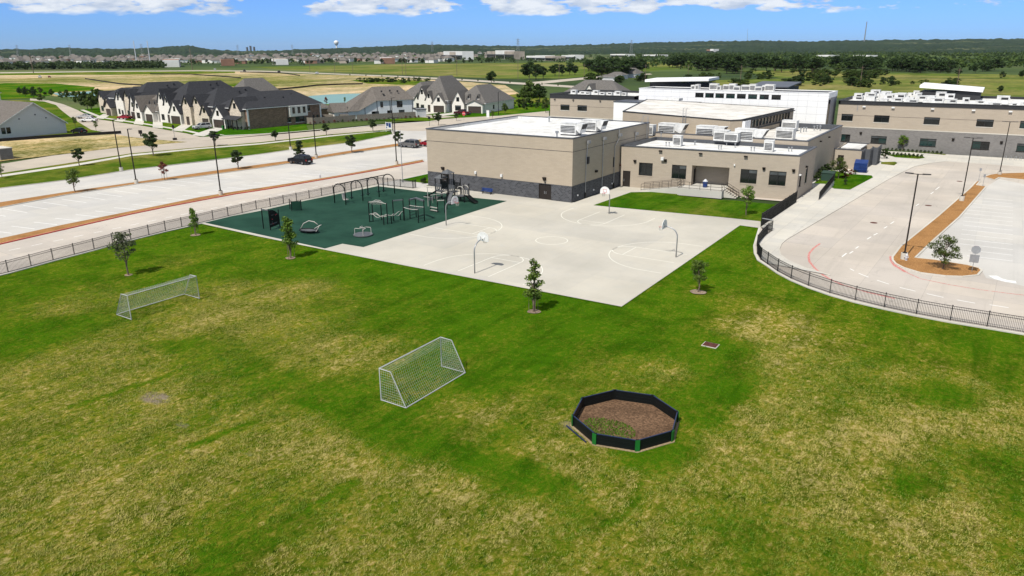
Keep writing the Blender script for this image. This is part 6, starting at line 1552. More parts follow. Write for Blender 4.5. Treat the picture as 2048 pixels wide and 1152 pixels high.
# hedge-like tree line on the far left and tree clumps along the suburb
def farwood(name, label, n, fx_, seed, mat='leaf_wood', size=2.4, nl=26):
    """a far wood that reads as one mass"""
    rs_ = np.random.RandomState(seed); V_ = []
    for k in range(n):
        x, y, z, h = fx_(rs_); c = [((x, y, z+h*.55), (h*.55, h*.55, h*.42))]; V_.append(leaf_cloud(rs_, nl, c, size*h/8, .5, 1.3))
    o = stuff(link(name, cloud_mesh(name, np.concatenate(V_), M[mat]))); tag(o, label, 'trees'); return o
def fpx(px, py, z=0): p = g(px, py); return p.x, p.y
def fw1(r): px = r.uniform(-150,330); p = g(px, 139.5-px*.011+r.uniform(-1.0,1.0)); return p.x, p.y, 0, r.uniform(5,10)
farwood('tree_line', 'long dark row of trees on the far left before the suburb roofs', 330, fw1, 1, 'leaf_dark')
cr3 = np.random.RandomState(17)
c2 = [(cr3.uniform(-1.35,.12), 1150*(2.9**cr3.rand())) for _ in range(150)]
def fw2(r):
    a, d = c2[r.randint(len(c2))]; return d*math.sin(a)+r.normal()*45, d*math.cos(a)+r.normal()*45, -1, r.uniform(4,9)
farwood('far_trees', 'scattered dark trees between the far suburb houses', 1500, fw2, 2, 'leaf_dark', 2.6, 18)
belt(30, 1330, 1760, 150, 164, 3, 6, 'bright bush on the meadow behind the white block', 'bright bushes on the meadow', (5,5,3), name='bush')
belt(24, 1440, 2040, 146, 156, 4, 7, 'small round tree dotted over the right meadow', 'small trees dotted over the right meadow', (0,4,3,5))
belt(20, 1750, 2060, 158, 176, 1.2, 2.8, 'low dark bush on the near right meadow', 'low bushes on the near right meadow', (3,5), name='bush')
c3 = [(cr3.uniform(-.42,.14), 850*(3.4**cr3.rand())) for _ in range(120)]
def fw3(r):
    a, d = c3[r.randint(len(c3))]; return d*math.sin(a)+r.normal()*38, d*math.cos(a)+r.normal()*30, -1, r.uniform(4,10)
farwood('far_wood', 'dense far wood spreading to the foot of the hills on the right', 1700, fw3, 3, 'leaf_wood', 2.6, 18)
farwood('far_wood', 'lighter green far wood between the dark trees on the right', 1100, fw3, 5, 'leaf_bright', 2.6, 18)
# ================================================================== HOUSES
def hip_roof(parent, x0, x1, y0, y1, ez, rz_, mat, ov=.45, along='y', ra=.3, rb=.3, fascia='white_paint', name='roof'):
    """hip roof over a rectangle; ra, rb: how far the ridge ends stand in from the two ends (0 = gable)"""
    a0, a1, b0, b1 = x0-ov, x1+ov, y0-ov, y1+ov; m = MB(); z = ez; t = .14
    if along == 'y':
        xm = (a0+a1)/2; L = b1-b0; r0, r1 = (xm, b0+L*ra, rz_), (xm, b1-L*rb, rz_)
        vs_ = [(a0,b0,z),(a1,b0,z),(a1,b1,z),(a0,b1,z), r0, r1]; fs = [(0,1,4),(1,2,5,4),(2,3,5),(3,0,4,5)]
    else:
        ym = (b0+b1)/2; L = a1-a0; r0, r1 = (a0+L*ra, ym, rz_), (a1-L*rb, ym, rz_)
        vs_ = [(a0,b0,z),(a1,b0,z),(a1,b1,z),(a0,b1,z), r0, r1]; fs = [(3,0,4),(0,1,5,4),(1,2,5),(2,3,4,5)]
    n = len(vs_); low_ = [(x,y,zz-t) for x,y,zz in vs_[:4]]
    m.add(vs_+low_, fs+[(9,8,7,6)] if False else fs+[(6,7,8,9)][:1]+[(0,6,7,1),(1,7,8,2),(2,8,9,3),(3,9,6,0)])
    o = m.build(name, M[mat], parent)
    f = MB()
    for (ax,ay),(bx,by) in (((a0,b0),(a1,b0)),((a1,b0),(a1,b1)),((a1,b1),(a0,b1)),((a0,b1),(a0,b0))): f.bar((ax,ay,z-.2),(bx,by,z-.2), .08, .18)
    f.build('gutter', M[fascia], o); return o
def bay(parent, u0, u1, proj, wz, pk, wmat, rmat, feat=None, gwin=True, back=5., trim=None):
    trim = trim or (rmat if wmat != 'stone_white' or rmat == 'roof_grey' else 'coping')
    """gabled front bay"""
    um = (u0+u1)/2; y0 = -proj; f = Wall((u0,y0),(u1,y0)); ops = []
    w_ = u1-u0
    if feat == 'garage': ops = [(.5, w_-.5, .02, 2.35)]
    elif feat == 'garage1': ops = [(.45, w_-.45, .02, 2.3)]
    elif feat == 'window': ops = [(w_*.25, w_*.75, .7, 2.5)]
    elif feat == 'arch': ops = [(w_*.3, w_*.7, .05, 2.5)]
    f.open = ops; m = MB(); f.face(m, 0, wz, depth=.25)
    gh = pk-wz; win = None
    if gwin and gh > 1.2:
        hw = min(.5, w_*.12); win = (w_/2-hw, w_/2+hw, wz+gh*.12, wz+gh*.12+min(1.3, gh*.5))
    # gable triangle (with the little window set in)
    P = f.pt; m.add([P(0,wz), P(w_,wz), P(w_/2,pk)], [(0,1,2)])
    m.quad(P(0,0), P(0,wz), P(0,wz,-proj-.4), P(0,0,-proj-.4)); m.quad(P(w_,0,-proj-.4), P(w_,wz,-proj-.4), P(w_,wz), P(w_,0))
    o = m.build('gable_bay', M[wmat], parent)
    if win:
        k = MB(); f.box(k, win[0]-.07, win[1]+.07, win[2]-.07, win[3]+.07, .001, .05); wn_ = k.build('window', M['frame'], parent)
        k = MB(); f.box(k, win[0], win[1], win[2], win[3], .051, .065); k.build('pane', M['glass'], wn_)
    for q in ops:
        if feat in ('garage','garage1'):
            k = MB(); f.box(k, q[0], q[1], q[2], q[3], -.24, -.2); gd = k.build('garage_door', M['garage'], parent)
            for j in range(4): k = MB(); f.box(k, q[0]+.08, q[1]-.08, q[2]+.08+.57*j, q[2]+.55+.57*j, -.199, -.17); k.build('door_panel', M['garage'], gd)
        elif feat == 'window': window(parent, f, *q, cols=2, tran=.3, depth=.2)
        else: door(parent, f, *q, mat='garage', depth=.22)
    ov = .32; sl = (pk-wz)/(w_/2); r = MB(); t = .13
    for s_ in (-1, 1):
        ea = um+s_*(w_/2+ov); ez = wz-sl*ov
        A = [(um, y0-.3, pk+.06), (ea, y0-.3, ez+.06), (ea, back, ez+.06), (um, back, pk+.06)]
        B = [(x, y, z-t) for x, y, z in A]; r.hexa(B if s_ > 0 else B[::-1], A if s_ > 0 else A[::-1])
    rf_ = r.build('gable_roof', M[rmat], parent)
    k = MB()
    for s_ in (-1, 1): ea = um+s_*(w_/2+ov); k.bar((um, y0-.33, pk-.06), (ea, y0-.33, wz-sl*ov-.06), .05, .15)
    k.build('bargeboard', M[trim], rf_); return o
def house(label, loc, rz_, W_, D, eave, ridge, wall_m, roof_m, bays, side_wins=(), ra=.28, rb=.28, along='y', name='house', front_wins=(), left_wins=(), group=None):
    h = thing(name, label, 'house', loc, rz_, group)
    ws = [Wall((0,0),(W_,0)), Wall((W_,0),(W_,D)), Wall((W_,D),(0,D)), Wall((0,D),(0,0))]
    ws[0].open = list(front_wins); ws[1].open = list(side_wins); ws[3].open = list(left_wins)
    m = MB()
    for q in ws: q.face(m, 0, eave-.1)
    m.build('wall', M[wall_m], h)
    for i in (0, 1, 3):
        for q in ws[i].open: window(h, ws[i], *q, cols=1 if q[1]-q[0] < 1.3 else 2, tran=.5, fw=.06, sill='white_paint')
    hip_roof(h, 0, W_, 0, D, eave, ridge, roof_m, .45, along, ra, rb)
    for b_ in bays: bay(h, *b_)
    return h
def vents(h, pts, mat='roof_dark'):
    for x, y, z in pts: MB().box(x-.2,x+.2,y-.2,y+.2,z-.3,z+.25).build('roof_vent', M[mat], h)
# first row, right to left (fronts face the side street)
h = house('brown brick corner house with a charcoal roof and a white boarded bay', (-188.6,133.4,0), R_(-3), 13.8, 26, 5.7, 9.7, 'brick_brown', 'roof_dark',
      [(7.6,12.8,1.2,5.3,8.6,'brick_tan','roof_dark',None,True,6.), (.4,6.6,2.4,3.1,6.4,'stone_white','roof_dark','garage',True,6.)],
      side_wins=[(14.8,15.6,3.1,5.1),(16.6,17.4,3.1,5.1),(18.4,19.2,3.1,5.1),(20.9,21.8,3.6,5.2),(13.2,14.6,.9,2.2),(16.2,19.4,.7,2.3),(22.4,23.2,.8,2.3),(24,24.8,.8,2.3)], ra=.22, rb=.2)
m = MB(); m.box(13.805,14.5,13.9,20.3,2.45,5.5); ob = m.build('boarded_bay', M['stone_white'], h)
for y0 in (14.8,16.7,18.6): MB().box(14.5,14.54,y0,y0+.95,3.3,5.1).build('window', M['glass'], h)
m = MB(); m.hexa([(6.4,-3.4,2.7),(13.6,-3.4,2.7),(13.6,-1.2,3.5),(6.4,-1.2,3.5)], [(6.4,-3.4,2.85),(13.6,-3.4,2.85),(13.6,-1.2,3.65),(6.4,-1.2,3.65)]); m.build('porch_roof', M['roof_dark'], h)
for x in (6.9,9.0,11.2,13.2): MB().box(x-.12,x+.12,-3.2,-2.96,0,2.7).build('porch_post', M['bronze_metal'], h)
m = MB(); m.box(13.81,13.9,.0,.5,0,5.6); m.build('corner_board', M['white_paint'], h); m = MB(); m.box(13.81,13.9,25.4,25.9,0,5.6); m.build('corner_board', M['white_paint'], h)
vents(h, [(10,9,8.0),(10.5,15,7.8),(9,19,8.4)])
R2 = [
 ('house with charcoal roof and tan brick gables, second from the street corner', -203.2, 133.5, 13.2, 24, 5.8, 10.4, 'brick_grey', 'roof_dark', [(8.6,12.6,1.4,3.6,6.6,'brick_tan','roof_dark','garage1',True,6.), (4.2,8.4,.9,6.0,8.8,'brick_tan','roof_dark',None,True,6.), (.4,4.4,1.8,5.8,8.6,'brick_tan','roof_dark','arch',True,6.)]),
 ('tall charcoal-roofed house with white brick gables and a double garage', -217.4, 133.8, 13.2, 24, 5.8, 12.0, 'stone_white', 'roof_dark', [(7.2,13,1.6,3.4,6.9,'stone_white','roof_dark','garage',True,6.), (3.9,7.0,1.0,5.8,8.8,'stone_white','roof_dark','arch',True,6.), (.3,3.7,.8,6.6,10.0,'stone_white','roof_dark','window',True,6.)]),
 ('house with weathered grey-brown roof and two little dormers', -230.6, 134.6, 12.6, 22, 3.4, 9.2, 'stone_white', 'roof_brown', [(6.4,12,1.4,3.2,5.2,'stone_white','roof_brown','garage1',False,5.), (.4,5.2,1.8,3.4,7.6,'stone_white','roof_brown','window',True,6.)]),
 ('charcoal-roofed house with pink and white brick front, behind the red car', -244.4, 137.2, 13, 23, 6.0, 11.2, 'brick_tan', 'roof_dark', [(8.2,12.8,1.4,3.4,8.2,'stone_white','roof_dark','garage1',True,6.), (3.6,7.6,.8,6.6,9.2,'brick_tan','roof_dark','window',True,6.), (.3,3.4,1.2,6.2,9.0,'stone_white','roof_dark','window',True,6.)]),
 ('grey and white stone house with charcoal roof, last but one of the row', -257.5, 140.5, 12, 22, 5.9, 9.4, 'brick_grey', 'roof_dark', [(6.8,11.6,1.2,5.6,8.4,'stone_white','roof_dark','window',True,6.), (.4,5.2,2.4,3.0,5.0,'brick_tan','roof_dark','garage1',False,5.)]),
 ('leftmost house of the row with a small porch, by the pond', -270.5, 144, 11.6, 20, 5.4, 8.6, 'brick_grey', 'roof_dark', [(5.6,11,1.2,3.0,6.0,'brick_tan','roof_dark','garage1',True,5.), (.4,4.8,.8,5.2,7.6,'brick_tan','roof_dark','window',True,5.)]),
]
for lab, x, y, W_, D, ev, rg, wm, rm, bs in R2:
    hh = house(lab, (x, y, 0), R_(-2 if x > -225 else -7), W_, D, ev, rg, wm, rm, bs, side_wins=[(5,6.2,1,2.4),(12,13.2,1,2.4)]+([(7,8,3.7,5.0),(15,16,3.7,5.0)] if ev > 5 else []))
    vents(hh, [(W_*.7, D*.5, rg-1.2), (W_*.62, D*.62, rg-.8)])
    if 'dormers' in lab:
        for x0 in (5.2, 8.6): bay(hh, x0, x0+1.5, -1.2, 5.0, 6.4, 'stone_white', 'roof_brown', None, True, 4.)
# houses in the rows behind
for lab, x, y, W_, D, ev, rg, wm, rm, rz_ in (
 ('grey-roofed house behind the brick corner house', -247, 178, 14, 18, 4.0, 11.0, 'brick_grey', 'roof_grey', -3),
 ('brown-roofed brick house between the two groups, near the pond', -197.5, 165.5, 9.5, 11, 2.7, 5.0, 'brick_brown', 'roof_brown', 4),
 ('charcoal-roofed house behind the middle of the row', -262, 170, 14, 16, 4.0, 9.2, 'brick_grey', 'roof_dark', -3),
 ('low grey roof behind the charcoal-roofed house', -276, 178, 13, 15, 3.6, 8.2, 'brick_grey', 'roof_grey', -5)):
    house(lab, (x, y, 0), R_(rz_), W_, D, ev, rg, wm, rm, [], side_wins=[(4,5.2,1,2.3)])
# second group: the pale boarded house side-on to the street, white gabled houses behind
sh = thing('house', 'pale boarded house with a sweeping grey-brown roof beside the wooden fence', 'house', (-171.2,166.4,0), R_(-26.5))
LW = 23.0
A_ = Wall((0,0),(0,LW)); 
A_ = Wall((0.0,0.0),(0.0,LW))
right = [(11.6,12.6,3.4,5.2),(17.2,19.2,3.2,5.2),(8.6,11.0,.8,2.3),(13.8,15.6,.9,2.4),(17.8,19.8,.9,2.4)]
A_.open = right; m = MB(); A_.face(m, 0, 5.6, u0=10.5, u1=LW); A_.face(m, 0, 2.7, u0=1.0, u1=10.5)
P = A_.pt; m.add([P(4.4,2.7), P(10.5,2.7), P(10.5,5.6)], [(0,1,2)])
m.quad(P(LW,0), P(LW,0,-11), P(LW,5.6,-11), P(LW,5.6)); m.quad(P(1,0,-11), P(1,0), P(1,2.7), P(1,2.7,-11)); m.build('wall', M['siding_white'], sh)
for q in right: window(sh, A_, *q, cols=2 if q[1]-q[0] > 1.3 else 1, tran=.5, fw=.07, sill='white_paint')
m = MB()
for u in (10.5,14.9,22.6,6.4): A_.box(m, u-.1, u+.1, 0, 5.5 if u > 8 else 3.5, .0, .05)
m.build('corner_board', M['coping'], sh)
m = MB(); pz = 9.6
e = [P(10.3,5.55,.5), P(LW+.5,5.55,.5), P(LW+.5,5.55,-11.5), P(10.3,5.55,-11.5)]; r0, r1 = P(11.2,pz,-5.5), P(20.5,pz,-5.5)
lo_ = [P(.3,2.65,.5), P(.3,2.65,-11.5)]; l1 = P(4.2,2.65,.5); l2 = P(4.2,2.65,-11.5)
m.add([e[0],e[1],e[2],e[3],r0,r1,lo_[0],lo_[1],l1,l2], [(0,1,5,4),(1,2,5),(2,3,4,5),(6,8,0,4,7) if False else (8,0,4),(6,8,4),(7,6,4),(9,7,4),(3,9,4)]); m.build('roof', M['roof_brown'], sh)
vents(sh, [(-2.0,13,8.3),(-2.4,16,8.4),(-2.2,18.5,8.2),(-1.4,13.5,7.3)])
m = MB(); m.box(-6,-.5,-3.5,1.0,0,2.5); m.build('side_wall', M['stone_white'], sh)
m = MB(); m.hexa([(-6.4,-3.9,2.5),(-.1,-3.9,2.5),(-.1,1.2,2.5),(-6.4,1.2,2.5)], [(-3.3,-3.9,5.2),(-3.2,-3.9,5.2),(-3.2,1.2,5.2),(-3.3,1.2,5.2)]); m.build('side_roof', M['roof_brown'], sh)
m = MB(); m.box(.3,3.2,LW-.4,LW+3.0,0,2.7); m.build('shed_wall', M['siding'], sh); m = MB(); m.hexa([(.1,LW-.6,2.7),(3.4,LW-.6,2.4),(3.4,LW+3.2,2.4),(.1,LW+3.2,2.7)], [(.1,LW-.6,2.9),(3.4,LW-.6,2.6),(3.4,LW+3.2,2.6),(.1,LW+3.2,2.9)]); m.build('shed_roof', M['roof_dark'], sh)
for lab, x, y, W_, D, ev, rg, bs in (
 ('white gabled house with a tall grey roof, left of the pair on the second street', -172.5, 203.6, 11.5, 20, 4.2, 12.0, [(6.0,11.2,1.4,3.4,6.6,'stone_white','roof_grey','garage',True,6.), (3.2,5.8,1.0,4.6,7.2,'stone_white','roof_grey','arch',True,6.), (.2,3.0,.6,5.8,8.8,'stone_white','roof_grey','window',True,6.)]),
 ('white gabled house with a long grey hip roof, behind the dark pickup', -160.4, 207.4, 12.5, 24, 3.4, 9.0, [(6.2,12.2,1.6,3.2,4.4,'stone_white','roof_grey','garage',False,6.), (.3,5.0,1.4,3.4,7.4,'stone_white','roof_grey','window',True,6.)])):
    hh = house(lab, (x, y, 0), R_(9), W_, D, ev, rg, 'stone_white' if ev < 4 else 'siding', 'roof_grey', bs, side_wins=[(6,7.4,1,2.4),(14,15.4,1,2.4)], ra=.25, rb=.3)
    if 'hip' in lab:
        for x0 in (5.0, 8.6): bay(hh, x0, x0+1.6, -.8, 4.6, 6.2, 'stone_white', 'roof_grey', None, True, 5.)
house('grey-roofed house peeping out left behind the white gabled pair', (-186,208,0), R_(9), 12, 22, 4.5, 9.6, 'siding', 'roof_grey', [(7,11,1,3.6,6.2,'stone_white','roof_grey','window',True,5.)])
house('pale pitched-roof house far behind the left classroom wing', (-142,252,0), R_(5), 24, 14, 4.5, 9.5, 'siding', 'roof_grey', [(9,14,1,4.6,8.4,'stone_white','roof_grey',None,True,6.)], along='x')
# houses at the left edge
lh = thing('house', 'white boarded gable house with a grey roof on the left, next to the dry lot', 'house', (0,0,0))
lx, ly0, ly1, pk_, e0, e1 = -211.0, 84.6, 101.8, 8.4, 2.9, 3.3
ge = Wall((lx,ly0),(lx,ly1)); ge.open = [(1.4,2.4,1.1,2.7),(2.6,3.6,1.1,2.7)]
m = MB(); ge.face(m, 0, e0); m.add([ge.pt(0,e0), ge.pt(ge.L,e0), ge.pt(ge.L*.58,pk_)], [(0,1,2)])
Wall((lx-34,ly0),(lx,ly0)).face(m, 0, e0); Wall((lx,ly1),(lx-20,ly1)).face(m, 0, e0); m.build('wall', M['siding'], lh)
for q in ge.open: window(lh, ge, *q, cols=1, tran=.5, sill='white_paint')
ym = ly0+(ly1-ly0)*.58; m = MB()
for ya, s_ in ((ly0-.5,-1),(ly1+.5,1)):
    ze = e0-.25; A = [(lx+.4,ym,pk_+.1),(lx+.4,ya,ze),(lx-36,ya,ze),(lx-36,ym,pk_+.1)]; B = [(x,y,z-.16) for x,y,z in A]; m.hexa(B if s_ < 0 else B[::-1], A if s_ < 0 else A[::-1])
m.build('roof', M['roof_brown'], lh)
hip_roof(lh, lx-30, lx-12, ly0-9, ly0+8, 3.2, 8.0, 'roof_brown', .45, 'y', .2, .3, name='side_roof'); m = MB(); m.box(lx-30,lx-12,ly0-9,ly0-.02,0,3.1); m.build('side_wall', M['siding'], lh)
m = MB()
for ya in (ly0-.5, ly1+.5): m.bar((lx+.42,ym,pk_-.05), (lx+.42,ya,e0-.4), .06, .24)
m.build('bargeboard', M['white_paint'], lh)
for i, (y, z) in enumerate(((90.5,4.4),(94.5,5.2),(97,4.2))): MB().box(lx,lx+.12,y,y+.3,z,z+.3).build('wall_vent', M['coping'], lh)
m = MB(); m.box(lx-6,lx-.5,ly1-3,ly1+.0,3.4,3.6); 
for x_, y_, z_ in ((lx-6,ly0+3.5,6.3),(lx-11,ly0+4,6.8),(lx-8,ly0+2,4.9),(lx-16,ly0+3,5.8)): MB().box(x_-.2,x_+.2,y_-.2,y_+.2,z_-.3,z_+.3).build('roof_vent', M['roof_dark'], lh)
house('grey-roofed house behind the white boarded house on the left', (-292,96,0), 0, 22, 20, 4.2, 8.6, 'siding', 'roof_grey', [], side_wins=[(5,6.4,1,2.4)], along='x')
house('dark-roofed house at the far left edge of the photo', (-352,112,0), 0, 24, 24, 6.0, 12.5, 'stone_white', 'roof_dark', [(14,22,1.5,5.5,10,'stone_white','roof_dark','window',True,8.)])
# wooden garden fences
def plank_fence(label, pts, h=1.9):
    f = thing('wooden_fence', label, 'fence', (pts[0].x, pts[0].y, 0)); o0 = pts[0]; m = MB()
    for a, c in zip(pts, pts[1:]):
        a, c = V(a.x-o0.x, a.y-o0.y), V(c.x-o0.x, c.y-o0.y); L = (c-a).length; d = (c-a)/L; n = int(L/.16)
        for k in range(n): hh_ = h+rng.uniform(-.03,.03); m.bar(a+d*(k*.16+.07)+V(0,0,0), a+d*(k*.16+.07)+V(0,0,hh_), .145, .022, up=(-d.y,d.x,0)) if False else m.hexa([a+d*(k*.16), a+d*(k*.16+.145), a+d*(k*.16+.145)+V(-d.y,d.x)*.022, a+d*(k*.16)+V(-d.y,d.x)*.022], [q+V(0,0,hh_) for q in (a+d*(k*.16), a+d*(k*.16+.145), a+d*(k*.16+.145)+V(-d.y,d.x)*.022, a+d*(k*.16)+V(-d.y,d.x)*.022)])
        for z in (.4,1.5): MB().bar(a+V(-d.y,d.x)*.05+V(0,0,z), c+V(-d.y,d.x)*.05+V(0,0,z), .05, .09).build('rail', M['fence_wood'], f)
    stuff(m.build('boards', M['fence_wood'], f)); return f
plank_fence('weathered wooden fence behind the brick corner house', [V(-176.5,152), V(-170.5,152.5), V(-166.5,166)])
plank_fence('weathered wooden fence along the street before the pale boarded house', [V(-166.3,166.3), V(-158.0,184.5)])
plank_fence('wooden fence dividing the gardens left of the pale boarded house', [V(-180,160), V(-170,166.5)])
for k in range(26):
    p = V(-173,150).lerp(V(-157.5,184), k/25)+V(1.2+rng.uniform(-.3,.6),0); plant('shrub', 'small brown-green shrub in the bed before the wooden fences', rng.choice((BU,BR)), (p.x,p.y,.03), rng.uniform(.5,1.0), 1.2, k, 'shrubs before the wooden fences', 'shrub')
for k in range(10):
    p = V(-186,131.2).lerp(V(-173.4,131.6), k/9); plant('shrub', 'low shrub along the porch of the brick corner house', BU, (p.x,p.y,.03), rng.uniform(.6,1.1), 1.1, k, 'shrubs along the brick house porch', 'shrub')
def silt(label, pts):
    m = MB(); q = [P2(p) for p in pts]
    for a, c in zip(q, q[1:]): m.bar((*a.xy,.35), (*c.xy,.35), .05, .9)
    tag(m.build('silt_fence', M['silt']), label, 'fence')
silt('black silt fence round the dry lot beside the white house', [(-60,292.5),(0,283.5),(120,275),(243,267.5)])
silt('black silt fence winding along the bank above the right pond', [(540,181),(570,178.5),(600,175.5),(634,171.5),(680,169.4),(726,168.6)])
silt('black silt fence on the graded ground behind the dark roofs', [(170,158),(240,168.5),(300,172),(360,175.5)])
silt('black silt fence along the far left edge of the graded ground', [(300,148.5),(380,149),(440,153),(482,156.5)])
silt('short black silt fence by the far road', [(480,144.6),(560,146.2),(600,151.5)])
# ================================================================== VEHICLES
def paint(name, c, rough=.25): return plain(name, c, rough, 0, .3, 0)
M['car_black'] = paint('car_paint_black', (.006,.006,.006), .35); M['car_grey'] = paint('car_paint_grey', (.11,.105,.10)); M['car_red'] = paint('car_paint_red', (.22,.012,.02)); M['car_white'] = paint('car_paint_white', (.7,.7,.7)); M['car_maroon'] = paint('car_paint_maroon', (.05,.008,.010)); M['car_silver'] = paint('car_paint_silver', (.4,.4,.4))
M['head'] = plain('headlight_glass', (.6,.6,.6), .1, 0, .6, 0); M['tail'] = plain('taillight_red', (.3,.01,.01), .2, 0, .6, 0); M['rim'] = plain('wheel_rim', (.25,.25,.26), .3, .8, .5, 0)
def car(label, loc, rz_, mat, kind='suv', group=None):
    o = thing({'suv':'parked_car','sedan':'parked_car','pickup':'pickup_truck'}[kind], label, 'car' if kind != 'pickup' else 'truck', loc, rz_, group)
    L, Wd, H_ = {'suv':(4.95,1.95,1.8),'sedan':(4.7,1.85,1.46),'pickup':(5.7,2.0,1.9)}[kind]; hw = Wd/2
    if kind == 'suv': body = [(-2.47,.45),(-2.47,.95),(-2.3,1.08),(-1.05,1.12),(2.35,1.1),(2.46,.85),(2.46,.45)]; cab = [(-1.2,1.1),(-.45,1.72),(-.2,H_),(2.0,H_-.06),(2.38,1.1)]
    elif kind == 'sedan': body = [(-2.35,.4),(-2.35,.75),(-2.15,.88),(-1.0,.97),(1.6,1.0),(2.3,.95),(2.35,.4)]; cab = [(-1.05,.96),(-.3,H_-.06),(.1,H_),(.95,H_-.04),(1.75,.99)]
    else: body = [(-2.85,.5),(-2.85,1.05),(-2.6,1.15),(-1.2,1.2),(2.8,1.2),(2.85,.5)]; cab = [(-1.3,1.19),(-.6,H_-.04),(-.3,H_),(.85,H_-.03),(1.0,1.19)]
    m = MB(); n = len(body)
    for s0, s1, ins in ((-hw,hw,0),):
        A = [(x, -hw+(.06 if z > .9 else 0), z) for x, z in body]; B = [(x, hw-(.06 if z > .9 else 0), z) for x, z in body]
        m.add(A+B, [tuple(range(n)), tuple(range(2*n-1,n-1,-1))]+[(i,n+i,n+(i+1)%n,(i+1)%n) for i in range(n)])
    bo = m.build('body', M[mat], o)
    bv = bo.modifiers.new('bevel', 'BEVEL'); bv.width = .05; bv.segments = 2
    m = MB(); n = len(cab); zb, zt = cab[0][1], max(z for x, z in cab)
    def ww(z): return hw-.08-.2*(z-zb)/(zt-zb)
    A = [(x, -ww(z), z) for x, z in cab]; B = [(x, ww(z), z) for x, z in cab]
    m.add(A+B, [tuple(range(n)), tuple(range(2*n-1,n-1,-1))]+[(i,n+i,n+i+1,i+1) for i in range(n-1)]); cb = m.build('cabin', M[mat], o)
    def lerp2(a, b_, t): return (a[0]+(b_[0]-a[0])*t, a[1]+(b_[1]-a[1])*t)
    for s_ in (-1, 1):     # side glass in two panes
        xs0, xs1 = cab[0][0]+.25, cab[-1][0]-.2; xt0, xt1 = cab[1][0]+.12, (cab[3][0]-.1); xm = (xt0+xt1)/2; z0, z1 = zb+.08, zt-.12
        for a0, a1, b0, b1 in ((xs0+.12, xm-.05, xt0+.08, xm-.05), (xm+.05, xs1-.12, xm+.05, xt1)):
            m = MB(); f = s_*.012; q = [(a0, s_*ww(z0)+f, z0), (a1, s_*ww(z0)+f, z0), (b1, s_*ww(z1)+f, z1), (b0, s_*ww(z1)+f, z1)]; m.add(q, [(0,1,2,3) if s_ < 0 else (3,2,1,0)]); m.build('side_window', M['glass'], cb)
    for (p, q, nm) in ((cab[0], cab[1], 'windscreen'), (cab[-1], cab[-2], 'rear_window')):
        a, b_ = lerp2(p, q, .1), lerp2(p, q, .92); off = -.014 if nm == 'windscreen' else .014
        m = MB(); v_ = [(a[0]+off,-ww(a[1])+.08,a[1]+.01),(a[0]+off,ww(a[1])-.08,a[1]+.01),(b_[0]+off,ww(b_[1])-.08,b_[1]+.01),(b_[0]+off,-ww(b_[1])+.08,b_[1]+.01)]; m.add(v_, [(3,2,1,0) if nm == 'windscreen' else (0,1,2,3)]); m.build(nm, M['glass'], cb)
    wr = .37 if kind != 'sedan' else .33; wx_ = L*.31
    for x in (-wx_, wx_):
        for s_ in (-1, 1):
            m = MB(); m.tube([(x, s_*(hw-.2), wr), (x, s_*(hw+.01), wr)], wr, 16); wq = m.build('wheel', M['rubber_black'], o)
            m = MB(); m.tube([(x, s_*(hw+.0), wr), (x, s_*(hw+.025), wr)], wr*.6, 12); m.build('rim', M['rim'], wq)
    xf, xr = body[0][0], body[-1][0]; zl = body[1][1]-.1
    for s_ in (-1, 1):
        MB().box(xf-.03, xf+.12, s_*(hw-.3)-.2, s_*(hw-.3)+.2, zl-.12, zl+.02).build('headlight', M['head'], o)
        MB().box(xr-.1, xr+.03, s_*(hw-.2)-.13, s_*(hw-.2)+.13, zl-.1, zl+.2).build('taillight', M['tail'], o)
        MB().box(cab[0][0]+.1, cab[0][0]+.28, s_*(hw+.06)-.08, s_*(hw+.06)+.08, zb+.02, zb+.2).build('wing_mirror', M[mat], o)
    MB().box(xf-.04, xf+.05, -.5, .5, zl-.3, zl-.12).build('grille', M['dark_louvre'], o)
    MB().box(xf-.06, xf+.1, -hw+.08, hw-.08, .3, .5).build('front_bumper', M['dark_louvre'], o); MB().box(xr-.1, xr+.06, -hw+.08, hw-.08, .3, .5).build('rear_bumper', M['dark_louvre'], o)
    MB().box(xr+.001, xr+.035, -.26, .26, zl-.25, zl-.1).build('number_plate', M['white_paint'], o)
    if kind == 'suv':
        for s_ in (-1,1): MB().bar((-.2,s_*.7,H_+.06), (1.8,s_*.7,H_+.02), .04).build('roof_rail', M['dark_louvre'], cb)
    return o
def cp2(px, py): p = g(px, py); return (p.x, p.y, .03)
car('black sport utility car parked in the left car park', cp2(601,328), R_(2), 'car_black', 'suv')
car('grey estate car parked near the flagpole', cp2(819,295), R_(4), 'car_grey', 'suv')
car('red car parked on the drive of the row houses', cp2(250,238.6), R_(15), 'car_red', 'sedan')
car('black car parked beside the white boarded house', cp2(159,266.5), R_(5), 'car_black', 'sedan')
car('white car parked on the side street, nearer one', cp2(178,244), R_(40), 'car_white', 'sedan'); car('silver car parked on the side street, further one', cp2(170,237), R_(40), 'car_silver', 'sedan')
car('silver car parked on the drive of the second row house', cp2(405,258.5), R_(80), 'car_silver', 'suv')
car('dark maroon pickup on the drive of the white gabled house', cp2(925,230), R_(10), 'car_maroon', 'pickup')
p = g(856,293); car('dark car half hidden behind the left gymnasium corner', (p.x,p.y,.03), R_(4), 'car_red', 'sedan')
for lab, px, py, mt, kd in (('dark pickup on the far construction road, left one', 489,143,'car_black','pickup'),('dark pickup on the far construction road, right one',558,145,'car_black','pickup'),('white van on the far road beside the meadow',634,147.8,'car_white','suv'),('white truck near the far silt fence',430,140,'car_white','pickup'),('red car on the far left road',99,155,'car_red','sedan'),('white trailer on the far left road',80,155.5,'car_white','pickup')):
    p = g(px, py); car(lab, (p.x,p.y,0), R_(-30), mt, kd)
